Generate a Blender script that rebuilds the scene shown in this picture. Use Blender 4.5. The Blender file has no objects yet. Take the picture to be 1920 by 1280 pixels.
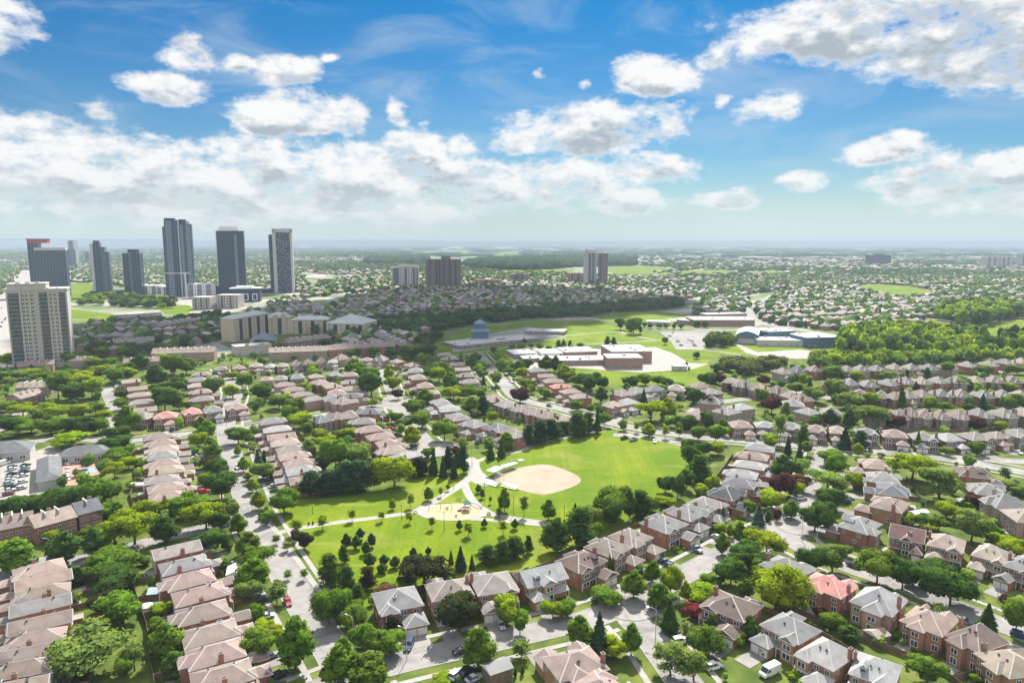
# Aerial view of a suburb with a park, towers and far plain. Everything is built here in code.
HAZE_COL, HAZE_D = (0.52, 0.63, 0.73), 1.05e-4
EXPOSURE = 1.10
SKY_DUST, SKY_OZONE = 0.6, 2.0
SKY_T0, SKY_T1 = (0.375, 0.56, 0.65), (0.034, 0.37, 0.635)
SKY_LOW = (0.355, 0.40, 0.405)
CLOUD_LIT, CLOUD_DARK = (0.455, 0.455, 0.455), (0.205, 0.24, 0.27)
# photo-traced cloud centres: x, y, half width, half height, strength
CLOUDS = [
 (1680, 35, 330, 85, 1.9), (1840, 70, 220, 95, 1.9), (1480, 45, 130, 60, 1.3),
 (0, 35, 70, 55, 1.9),
 (355, 105, 60, 28, 1.3), (315, 158, 85, 34, 1.5), (540, 125, 75, 45, 1.5), (450, 112, 45, 20, 1.0), (618, 102, 26, 12, 1.0),
 (545, 215, 125, 60, 2.0), (655, 212, 50, 48, 1.4), (745, 205, 25, 36, 1.0), (175, 200, 34, 18, 0.8),
 (60, 300, 190, 85, 1.7), (250, 320, 220, 85, 1.7), (450, 335, 230, 85, 1.8), (650, 330, 190, 75, 1.8), (770, 285, 90, 52, 1.8), (860, 275, 45, 32, 1.0),
 (880, 345, 220, 60, 1.6), (1050, 340, 160, 58, 1.5), (1110, 240, 190, 62, 1.8), (1225, 222, 90, 50, 1.5), (965, 265, 70, 28, 1.3),
 (1220, 133, 100, 48, 1.6), (1335, 110, 45, 24, 1.1), (1215, 318, 115, 42, 1.5), (1440, 203, 80, 30, 1.2), (1655, 285, 85, 34, 1.6),
 (1180, 380, 120, 30, 1.2), (1360, 373, 70, 27, 1.4), (1500, 340, 55, 20, 1.3), (1780, 340, 160, 44, 1.4), (1890, 320, 90, 52, 1.5), (1700, 352, 70, 28, 1.2), (1880, 385, 130, 30, 1.1),
 (1010, 135, 20, 14, 0.7), (1092, 152, 16, 11, 0.7), (1355, 180, 16, 16, 0.6), (300, 390, 320, 40, 1.1), (700, 395, 300, 35, 1.1),
]
# heavier grey undersides inside those clouds
CLOUD_BASES = [(1140,255,120,34,0.9),(1610,55,190,60,0.75),(1790,95,120,60,0.6),(510,325,95,26,0.9),(640,350,90,22,0.7),(850,342,120,30,0.8),(960,385,150,24,0.7),(1255,328,50,18,0.8),(1360,380,50,14,0.7),
 (1680,360,60,14,0.7),(1860,365,110,22,0.7),(540,248,60,22,0.5),(235,370,60,16,0.7),(1040,318,60,26,0.6),(90,330,90,20,0.35),(1240,155,40,14,0.3),(330,330,110,20,0.6),(170,350,80,16,0.5),(760,330,80,22,0.6),(420,375,120,16,0.5),(60,370,90,14,0.5)]
import bpy, math, random
import numpy as np
from mathutils import Vector, Matrix
random.seed(7)
rng = np.random.default_rng(11)
S = bpy.context.scene
COL = S.collection
R = math.radians
CAM_H = 105.0
FPX = 1300.0            # focal length in photo pixels (photo 1920 wide)
PITCH = math.atan((640 - 455) / FPX)
CP, SP = math.cos(PITCH), math.sin(PITCH)

def at(px, py, z=0.0):
    """Ground (or height z) point seen at photo pixel px, py."""
    a, b = (px - 960) / FPX, (640 - py) / FPX
    dz = -SP + b * CP
    t = (z - CAM_H) / dz
    return Vector((t * a, t * (CP + b * SP), z))

def dist(px, py):
    b = (640 - py) / FPX
    return -CAM_H / (-SP + b * CP)

def height_at(Y, py):
    b = (640 - py) / FPX
    return CAM_H + Y * (b * CP - SP) / (CP + b * SP)

def X_at(px, Y, z=0.0):
    depth = Y * CP - (z - CAM_H) * SP
    return (px - 960) / FPX * depth

# ---------------------------------------------------------------- tagging
USED = {}
def tag(o, label=None, cat=None, group=None, kind=None):
    if label:
        n = len(label.split())
        if label in USED:
            USED[label] += 1
            if not group: print('DUP LABEL', label)
        else:
            USED[label] = 1
        if n > 16 or n < 4: print('LABEL LEN', n, label)
        o['label'] = label
    if cat: o['category'] = cat
    if group: o['group'] = group
    if kind: o['kind'] = kind
    return o

def link(o, parent=None):
    COL.objects.link(o)
    if parent is not None: o.parent = parent
    return o

def empty(name, loc, rz=0.0, sc=1.0):
    o = bpy.data.objects.new(name, None)
    o.location = loc; o.rotation_euler = (0, 0, rz)
    o.scale = (sc, sc, sc) if not isinstance(sc, tuple) else sc
    return link(o)

def inst(name, mesh, parent=None, loc=(0, 0, 0), rz=0.0, sc=None, color=None):
    o = bpy.data.objects.new(name, mesh)
    o.location = loc
    if rz: o.rotation_euler = (0, 0, rz)
    if sc is not None: o.scale = sc
    if color is not None: o.color = (*color, 1.0) if len(color) == 3 else color
    return link(o, parent)

class MB:
    """Collects faces and builds one mesh."""
    def __init__(s): s.v = []; s.f = []; s.m = []
    def face(s, pts, m=0):
        i = len(s.v); s.v.extend([tuple(p) for p in pts]); s.f.append(tuple(range(i, i + len(pts)))); s.m.append(m)
    def box(s, x0, y0, z0, x1, y1, z1, m=0, top=True, bottom=True, mtop=None):
        i = len(s.v)
        s.v += [(x0,y0,z0),(x1,y0,z0),(x1,y1,z0),(x0,y1,z0),(x0,y0,z1),(x1,y0,z1),(x1,y1,z1),(x0,y1,z1)]
        fs = [(0,1,5,4),(1,2,6,5),(2,3,7,6),(3,0,4,7)]
        ms = [m] * 4
        if top: fs.append((4,5,6,7)); ms.append(m if mtop is None else mtop)
        if bottom: fs.append((3,2,1,0)); ms.append(m)
        s.f += [tuple(i + k for k in f) for f in fs]; s.m += ms
    def prism(s, pts, z0, z1, m=0, mtop=None, bottom=True):
        n = len(pts)
        area = sum(pts[i][0]*pts[(i+1)%n][1]-pts[(i+1)%n][0]*pts[i][1] for i in range(n))
        if area < 0: pts = pts[::-1]
        for i in range(n):
            a, b = pts[i], pts[(i+1) % n]
            s.face([(a[0],a[1],z0),(b[0],b[1],z0),(b[0],b[1],z1),(a[0],a[1],z1)], m)
        s.face([(p[0],p[1],z1) for p in pts], m if mtop is None else mtop)
        if bottom: s.face([(p[0],p[1],z0) for p in reversed(pts)], m)
    def tube(s, a, b, r0, r1=None, n=6, m=0):
        a, b = Vector(a), Vector(b); r1 = r0 if r1 is None else r1
        d = (b - a); 
        if d.length < 1e-6: return
        d.normalize()
        u = d.orthogonal().normalized(); w = d.cross(u)
        ra = [a + (u*math.cos(2*math.pi*k/n) + w*math.sin(2*math.pi*k/n))*r0 for k in range(n)]
        rb = [b + (u*math.cos(2*math.pi*k/n) + w*math.sin(2*math.pi*k/n))*r1 for k in range(n)]
        for k in range(n):
            s.face([ra[k], ra[(k+1)%n], rb[(k+1)%n], rb[k]], m)
        s.face(rb, m); s.face(ra[::-1], m)
    def hip(s, x0, y0, x1, y1, z, rise=None, pitch=0.5, m=0, mtrim=1, mridge=2, fascia=0.22, caps=True, axis=None, gable=(False, False), mg=None):
        """Hip roof over a rectangle; gable=(start,end) makes that ridge end a gable."""
        w, d = x1 - x0, y1 - y0
        along_x = (w >= d) if axis is None else axis == 'x'
        half = (d if along_x else w) / 2
        if rise is None: rise = half * pitch
        s.box(x0, y0, z - fascia, x1, y1, z, mtrim, top=False, bottom=True)
        L = w if along_x else d
        inset = min(half, L / 2)
        i0 = 0 if gable[0] else inset; i1 = 0 if gable[1] else inset
        cx, cy = (x0+x1)/2, (y0+y1)/2
        if along_x:
            A, B = (x0+i0, cy, z+rise), (x1-i1, cy, z+rise)
            c = [(x0,y0,z),(x1,y0,z),(x1,y1,z),(x0,y1,z)]
            s.face([c[0],c[1],B,A], m); s.face([c[2],c[3],A,B], m)
            s.face([c[3],c[0],A], (mg if gable[0] and mg is not None else m)); s.face([c[1],c[2],B], (mg if gable[1] and mg is not None else m))
            hips = [(c[0],A),(c[3],A),(c[1],B),(c[2],B)]
        else:
            A, B = (cx, y0+i0, z+rise), (cx, y1-i1, z+rise)
            c = [(x0,y0,z),(x1,y0,z),(x1,y1,z),(x0,y1,z)]
            s.face([c[1],c[2],B,A], m); s.face([c[3],c[0],A,B], m)
            s.face([c[0],c[1],A], (mg if gable[0] and mg is not None else m)); s.face([c[2],c[3],B], (mg if gable[1] and mg is not None else m))
            hips = [(c[0],A),(c[1],A),(c[2],B),(c[3],B)]
        if caps:
            for p, q in hips + [(A, B)]:
                s.cap(p, q, mridge)
        return rise
    def cap(s, p, q, m, w=0.16, h=0.05):
        p, q = Vector(p), Vector(q)
        d = q - p
        if d.length < 0.05: return
        side = d.cross(Vector((0,0,1)))
        if side.length < 1e-5: return
        side = side.normalized() * w
        up = Vector((0,0,h)); dn = Vector((0,0,-0.06))
        s.face([p - side + dn, p + up, q + up, q - side + dn], m)
        s.face([p + up, p + side + dn, q + side + dn, q + up], m)
    def mesh(s, name, mats, smooth=False):
        me = bpy.data.meshes.new(name)
        me.from_pydata(s.v, [], s.f)
        for mt in mats: me.materials.append(mt)
        if len(mats) > 1: me.polygons.foreach_set('material_index', s.m)
        if smooth: me.polygons.foreach_set('use_smooth', [True]*len(s.f))
        me.update()
        return me
    def build(s, name, mats, parent=None, loc=(0,0,0), rz=0.0, smooth=False, color=None):
        if not isinstance(mats, (list, tuple)): mats = [mats]
        return inst(name, s.mesh(name, mats, smooth), parent, loc, rz, None, color)

def np_mesh(name, V, F, mats, tint=None, midx=None, normals=None, smooth=False):
    """Mesh straight from numpy arrays; F is (n,3) or (n,4)."""
    me = bpy.data.meshes.new(name)
    nv, nf, k = len(V), len(F), F.shape[1]
    me.vertices.add(nv); me.vertices.foreach_set('co', np.ascontiguousarray(V, np.float32).ravel())
    me.loops.add(nf*k); me.loops.foreach_set('vertex_index', np.ascontiguousarray(F, np.int32).ravel())
    me.polygons.add(nf)
    me.polygons.foreach_set('loop_start', np.arange(0, nf*k, k, dtype=np.int32))
    for mt in mats: me.materials.append(mt)
    if midx is not None: me.polygons.foreach_set('material_index', np.ascontiguousarray(midx, np.int32))
    if smooth: me.polygons.foreach_set('use_smooth', np.ones(nf, bool))
    if tint is not None:
        ca = me.color_attributes.new('tint', 'FLOAT_COLOR', 'POINT')
        ca.data.foreach_set('color', np.ascontiguousarray(tint, np.float32).ravel())
    me.update(calc_edges=True)
    if normals is not None:
        me.polygons.foreach_set('use_smooth', np.ones(nf, bool))
        me.normals_split_custom_set_from_vertices([tuple(n) for n in normals])
    return me

# ---------------------------------------------------------------- materials
def nodes_of(m):
    m.use_nodes = True
    nt = m.node_tree
    return nt, nt.nodes, nt.links

def mat(name, col, rough=0.85, var=0.0, scale=1.0, col2=None, metal=0.0, spec=0.3, objcol=False, coord='Object', detail=4.0, bump=0.0, var2=None):
    """Principled with procedural noise variation. objcol multiplies the object colour in."""
    m = bpy.data.materials.new(name)
    nt, N, L = nodes_of(m)
    p = N['Principled BSDF']
    p.inputs['Roughness'].default_value = rough
    p.inputs['Metallic'].default_value = metal
    p.inputs['Specular IOR Level'].default_value = spec
    base = None
    if objcol:
        oi = N.new('ShaderNodeObjectInfo'); base = oi.outputs['Color']
    if var or col2 is not None:
        tc = N.new('ShaderNodeTexCoord')
        nz = N.new('ShaderNodeTexNoise'); nz.inputs['Scale'].default_value = scale; nz.inputs['Detail'].default_value = detail
        L.new(tc.outputs[coord], nz.inputs['Vector'])
        if col2 is not None:
            rp = N.new('ShaderNodeValToRGB')
            rp.color_ramp.elements[0].position = 0.35; rp.color_ramp.elements[1].position = 0.65
            rp.color_ramp.elements[0].color = (*col, 1); rp.color_ramp.elements[1].color = (*col2, 1)
            L.new(nz.outputs['Fac'], rp.inputs['Fac']); out = rp.outputs['Color']
        else:
            mr = N.new('ShaderNodeMapRange'); mr.inputs['From Min'].default_value = 0.3; mr.inputs['From Max'].default_value = 0.7
            mr.inputs['To Min'].default_value = 1 - var; mr.inputs['To Max'].default_value = 1 + var
            L.new(nz.outputs['Fac'], mr.inputs['Value'])
            mx = N.new('ShaderNodeMixRGB'); mx.blend_type = 'MULTIPLY'; mx.inputs['Fac'].default_value = 1
            if base is not None: L.new(base, mx.inputs['Color1'])
            else: mx.inputs['Color1'].default_value = (*col, 1)
            L.new(mr.outputs['Result'], mx.inputs['Color2']); out = mx.outputs['Color']
        if var2:
            nz2 = N.new('ShaderNodeTexNoise'); nz2.inputs['Scale'].default_value = var2[0]; nz2.inputs['Detail'].default_value = 3
            L.new(tc.outputs[coord], nz2.inputs['Vector'])
            mr2 = N.new('ShaderNodeMapRange'); mr2.inputs['From Min'].default_value = 0.3; mr2.inputs['From Max'].default_value = 0.7
            mr2.inputs['To Min'].default_value = 1 - var2[1]; mr2.inputs['To Max'].default_value = 1 + var2[1]
            L.new(nz2.outputs['Fac'], mr2.inputs['Value'])
            m2 = N.new('ShaderNodeMixRGB'); m2.blend_type = 'MULTIPLY'; m2.inputs['Fac'].default_value = 1
            L.new(out, m2.inputs['Color1']); L.new(mr2.outputs['Result'], m2.inputs['Color2']); out = m2.outputs['Color']
        L.new(out, p.inputs['Base Color'])
        if bump:
            bp = N.new('ShaderNodeBump'); bp.inputs['Strength'].default_value = bump; bp.inputs['Distance'].default_value = 0.1
            L.new(nz.outputs['Fac'], bp.inputs['Height']); L.new(bp.outputs['Normal'], p.inputs['Normal'])
    elif base is not None:
        L.new(base, p.inputs['Base Color'])
    else:
        p.inputs['Base Color'].default_value = (*col, 1)
    return m

def leaf_mat(name, use_tint=False, trans=0.45):
    m = bpy.data.materials.new(name)
    nt, N, L = nodes_of(m)
    N.remove(N['Principled BSDF'])
    out = N['Material Output']
    if use_tint:
        c = N.new('ShaderNodeAttribute'); c.attribute_name = 'tint'; base = c.outputs['Color']
    else:
        c = N.new('ShaderNodeObjectInfo'); base = c.outputs['Color']
    tc = N.new('ShaderNodeTexCoord')
    nz = N.new('ShaderNodeTexNoise'); nz.inputs['Scale'].default_value = 0.9 if not use_tint else 0.25; nz.inputs['Detail'].default_value = 3
    L.new(tc.outputs['Object'], nz.inputs['Vector'])
    rp = N.new('ShaderNodeValToRGB')
    rp.color_ramp.elements[0].position = 0.3; rp.color_ramp.elements[1].position = 0.7
    rp.color_ramp.elements[0].color = (0.62, 0.74, 0.70, 1); rp.color_ramp.elements[1].color = (1.45, 1.28, 1.0, 1)
    L.new(nz.outputs['Fac'], rp.inputs['Fac'])
    mx = N.new('ShaderNodeMixRGB'); mx.blend_type = 'MULTIPLY'; mx.inputs['Fac'].default_value = 1
    L.new(base, mx.inputs['Color1']); L.new(rp.outputs['Color'], mx.inputs['Color2'])
    d = N.new('ShaderNodeBsdfDiffuse'); L.new(mx.outputs['Color'], d.inputs['Color'])
    t = N.new('ShaderNodeBsdfTranslucent')
    tm = N.new('ShaderNodeMixRGB'); tm.blend_type = 'MULTIPLY'; tm.inputs['Fac'].default_value = 1
    tm.inputs['Color2'].default_value = (1.5, 1.35, 0.6, 1)
    L.new(mx.outputs['Color'], tm.inputs['Color1']); L.new(tm.outputs['Color'], t.inputs['Color'])
    ms = N.new('ShaderNodeMixShader'); ms.inputs['Fac'].default_value = trans
    L.new(d.outputs['BSDF'], ms.inputs[1]); L.new(t.outputs['BSDF'], ms.inputs[2])
    L.new(ms.outputs['Shader'], out.inputs['Surface'])
    return m

M = {}
M['leaf'] = leaf_mat('leaf')
M['leaf_tint'] = leaf_mat('leaf_tinted', True)
M['bark'] = mat('bark', (0.09, 0.065, 0.045), 0.9, 0.3, 3.0)
M['roof'] = mat('roof_shingle', (1, 1, 1), 0.9, 0.20, 5.0, objcol=True, detail=7, var2=(0.30, 0.20))
M['ridge'] = mat('roof_ridge', (0.42, 0.40, 0.38), 0.9, 0.1, 2.0)
M['trim'] = mat('white_trim', (0.72, 0.71, 0.68), 0.6, 0.06, 2.0)
M['brick'] = mat('brick', (1, 1, 1), 0.9, 0.14, 6.0, objcol=True, detail=6, var2=(0.4, 0.12))
M['glass'] = mat('window_glass', (0.04, 0.055, 0.07), 0.12, spec=0.6)
M['door'] = mat('garage_door_paint', (0.66, 0.64, 0.60), 0.6, 0.05, 1.5)
M['vent'] = mat('dark_vent', (0.06, 0.055, 0.05), 0.8)
M['metal'] = mat('grey_metal', (0.33, 0.34, 0.35), 0.5, 0.08, 2.0, metal=0.4)
M['dark_metal'] = mat('dark_metal', (0.05, 0.05, 0.055), 0.5)
M['wood'] = mat('fence_wood', (0.17, 0.12, 0.085), 0.9, 0.3, 1.3)
M['asphalt'] = mat('asphalt', (0.250, 0.238, 0.225), 0.95, 0.12, 0.35, coord='Object', detail=8, var2=(0.03, 0.10))
M['concrete'] = mat('concrete', (0.30, 0.285, 0.26), 0.9, 0.12, 0.5, detail=6)
M['drive'] = mat('driveway', (0.22, 0.21, 0.20), 0.95, 0.28, 0.09, detail=5)
M['lawn'] = mat('mown_grass', (0.088, 0.150, 0.003), 0.95, 0, 0.045, col2=(0.155, 0.202, 0.006), detail=7, var2=(0.7, 0.18), spec=0.1)
M['grass'] = mat('yard_grass', (0.075, 0.125, 0.018), 0.95, 0, 0.09, col2=(0.150, 0.195, 0.028), detail=8, var2=(0.6, 0.25), spec=0.1)
def dress(m, fn):
    nt = m.node_tree; N, L = nt.nodes, nt.links; p = N['Principled BSDF']; src = p.inputs['Base Color'].links[0].from_socket
    L.new(fn(N, L, src), p.inputs['Base Color'])
def blend(N, L, src, col, fac):
    x = N.new('ShaderNodeMixRGB'); x.inputs['Color2'].default_value = (*col, 1); L.new(src, x.inputs['Color1']); L.new(fac, x.inputs['Fac']); return x.outputs['Color']
def rng_(N, L, src, a, b, lo, hi):
    r = N.new('ShaderNodeMapRange'); r.interpolation_type = 'SMOOTHSTEP'
    for k, v in (('From Min', a), ('From Max', b), ('To Min', lo), ('To Max', hi)): r.inputs[k].default_value = v
    L.new(src, r.inputs['Value']); return r.outputs['Result']
def tex(N, L, sc, det=5, stretch=(1, 1, 1), rot=0.0, dist=0.0):
    tc = N.new('ShaderNodeTexCoord'); mp = N.new('ShaderNodeMapping'); mp.inputs['Scale'].default_value = stretch; mp.inputs['Rotation'].default_value = (0, 0, rot)
    n = N.new('ShaderNodeTexNoise'); n.inputs['Scale'].default_value = sc; n.inputs['Detail'].default_value = det; n.inputs['Distortion'].default_value = dist
    L.new(tc.outputs['Object'], mp.inputs['Vector']); L.new(mp.outputs['Vector'], n.inputs['Vector']); return n.outputs['Fac']
def lawn_dress(N, L, src):
    c = blend(N, L, src, (0.225, 0.225, 0.045), rng_(N, L, tex(N, L, 0.035, 8, dist=0.6), 0.52, 0.70, 0.0, 0.55))      # dry patches
    c = blend(N, L, c, (0.070, 0.135, 0.010), rng_(N, L, tex(N, L, 0.020, 6), 0.50, 0.68, 0.0, 0.55))                  # lusher patches
    c = blend(N, L, c, (0.075, 0.140, 0.008), rng_(N, L, tex(N, L, 0.30, 2, (1, 0.03, 1), 0.5), 0.46, 0.56, 0.0, 0.30))  # mowing lines
    c = blend(N, L, c, (0.25, 0.24, 0.06), rng_(N, L, tex(N, L, 0.16, 4, (0.10, 1, 1), 0.35, 1.2), 0.60, 0.70, 0.0, 0.40)) # wheel tracks, cut swathes
    return c
dress(M['lawn'], lawn_dress)
def road_dress(N, L, src):
    c = blend(N, L, src, (0.12, 0.118, 0.115), rng_(N, L, tex(N, L, 0.05, 5, dist=0.5), 0.55, 0.62, 0.0, 0.45))       # newer patches
    v = N.new('ShaderNodeTexVoronoi'); v.feature = 'DISTANCE_TO_EDGE'; v.inputs['Scale'].default_value = 0.11
    tc = N.new('ShaderNodeTexCoord'); nz = N.new('ShaderNodeTexNoise'); nz.inputs['Scale'].default_value = 0.25
    L.new(tc.outputs['Object'], nz.inputs['Vector']); ad = N.new('ShaderNodeVectorMath'); ad.operation = 'MULTIPLY_ADD'; ad.inputs[1].default_value = (5, 5, 0); L.new(nz.outputs['Color'], ad.inputs[0]); L.new(tc.outputs['Object'], ad.inputs[2]); L.new(ad.outputs['Vector'], v.inputs['Vector'])
    return blend(N, L, c, (0.085, 0.083, 0.08), rng_(N, L, v.outputs['Distance'], 0.004, 0.018, 0.28, 0.0))              # sealed cracks
dress(M['asphalt'], road_dress)
M['sand'] = mat('infield_clay', (0.33, 0.265, 0.20), 0.95, 0.07, 0.15, detail=6)
def clay_dress(N, L, src):
    c = blend(N, L, src, (0.30, 0.225, 0.16), rng_(N, L, tex(N, L, 0.09, 7, dist=0.8), 0.50, 0.66, 0.0, 0.7))
    return blend(N, L, c, (0.37, 0.30, 0.23), rng_(N, L, tex(N, L, 0.5, 3, (0.12, 1, 1), 0.9, 0.6), 0.52, 0.66, 0.0, 0.6))
dress(M['sand'], clay_dress)
M['playsand'] = mat('play_sand', (0.42, 0.32, 0.19), 0.95, 0.06, 0.4)
M['obj'] = mat('painted', (1, 1, 1), 0.6, 0.08, 0.5, objcol=True)
M['carpaint'] = mat('car_paint', (1, 1, 1), 0.25, objcol=True, spec=0.6)
M['rubber'] = mat('rubber', (0.02, 0.02, 0.02), 0.9)
M['flatroof'] = mat('flat_roof', (0.44, 0.42, 0.41), 0.9, 0.12, 0.12, detail=5)
M['white'] = mat('white_paint', (0.78, 0.78, 0.77), 0.6, 0.05, 0.6)
M['towerglass'] = mat('tower_glass', (0.022, 0.042, 0.075), 0.22, 0.35, 0.35, spec=0.5)
M['gravel'] = mat('pale_gravel', (0.30, 0.28, 0.255), 0.95, 0.15, 0.2, detail=6)

# distant ground: suburbs fade into a grey green mottle
def ground_mat():
    m = bpy.data.materials.new('ground')
    nt, N, L = nodes_of(m)
    p = N['Principled BSDF']; p.inputs['Roughness'].default_value = 0.95; p.inputs['Specular IOR Level'].default_value = 0.1
    geo = N.new('ShaderNodeNewGeometry')
    def noise(sc, det=6):
        n = N.new('ShaderNodeTexNoise'); n.inputs['Scale'].default_value = sc; n.inputs['Detail'].default_value = det
        L.new(geo.outputs['Position'], n.inputs['Vector']); return n.outputs['Fac']
    def ramp(f, stops):
        r = N.new('ShaderNodeValToRGB'); e = r.color_ramp.elements
        e[0].position, e[0].color = stops[0][0], (*stops[0][1], 1); e[1].position, e[1].color = stops[-1][0], (*stops[-1][1], 1)
        for q, c in stops[1:-1]:
            k = e.new(q); k.color = (*c, 1)
        L.new(f, r.inputs['Fac']); return r.outputs['Color']
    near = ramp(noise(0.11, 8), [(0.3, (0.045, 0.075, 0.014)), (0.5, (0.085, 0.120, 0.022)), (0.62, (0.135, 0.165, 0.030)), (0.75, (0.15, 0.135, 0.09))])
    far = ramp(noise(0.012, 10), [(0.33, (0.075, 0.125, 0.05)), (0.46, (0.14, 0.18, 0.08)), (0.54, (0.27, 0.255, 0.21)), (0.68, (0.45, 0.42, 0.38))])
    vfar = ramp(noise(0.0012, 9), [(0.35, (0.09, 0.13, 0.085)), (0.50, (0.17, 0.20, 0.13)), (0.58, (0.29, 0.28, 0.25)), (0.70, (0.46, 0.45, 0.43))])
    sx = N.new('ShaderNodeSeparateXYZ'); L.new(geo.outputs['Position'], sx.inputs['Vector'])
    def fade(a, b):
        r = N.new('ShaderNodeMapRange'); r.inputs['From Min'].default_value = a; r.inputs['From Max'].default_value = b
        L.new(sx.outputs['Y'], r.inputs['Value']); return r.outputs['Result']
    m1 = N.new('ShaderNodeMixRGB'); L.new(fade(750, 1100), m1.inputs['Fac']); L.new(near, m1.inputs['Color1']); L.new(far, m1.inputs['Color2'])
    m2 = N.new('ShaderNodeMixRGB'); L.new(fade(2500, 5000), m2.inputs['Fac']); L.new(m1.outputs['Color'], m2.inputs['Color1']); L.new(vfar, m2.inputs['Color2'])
    L.new(m2.outputs['Color'], p.inputs['Base Color'])
    return m
M['ground'] = ground_mat()

# ---------------------------------------------------------------- camera, light, sky
cam_d = bpy.data.cameras.new('camera'); cam = bpy.data.objects.new('camera', cam_d); link(cam)
cam_d.sensor_width = 36.0; cam_d.lens = 36.0 * FPX / 1920
cam.location = (0, 0, CAM_H); cam.rotation_euler = (math.pi/2 - PITCH, 0, 0)
cam_d.clip_start = 1.0; cam_d.clip_end = 120000.0
S.camera = cam

SUN_EL, SUN_AZ = R(46.0), R(11.0)       # azimuth measured from +Y towards +X
SUN_DIR = Vector((math.sin(SUN_AZ)*math.cos(SUN_EL), math.cos(SUN_AZ)*math.cos(SUN_EL), math.sin(SUN_EL)))
sd = bpy.data.lights.new('sun', 'SUN'); sd.energy = 5.0; sd.angle = R(0.53); sd.color = (1.0, 0.955, 0.88)
so = bpy.data.objects.new('sun', sd); link(so); so.location = (0, 0, 400)
so.rotation_euler = (-SUN_DIR).to_track_quat('-Z', 'Y').to_euler()

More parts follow.
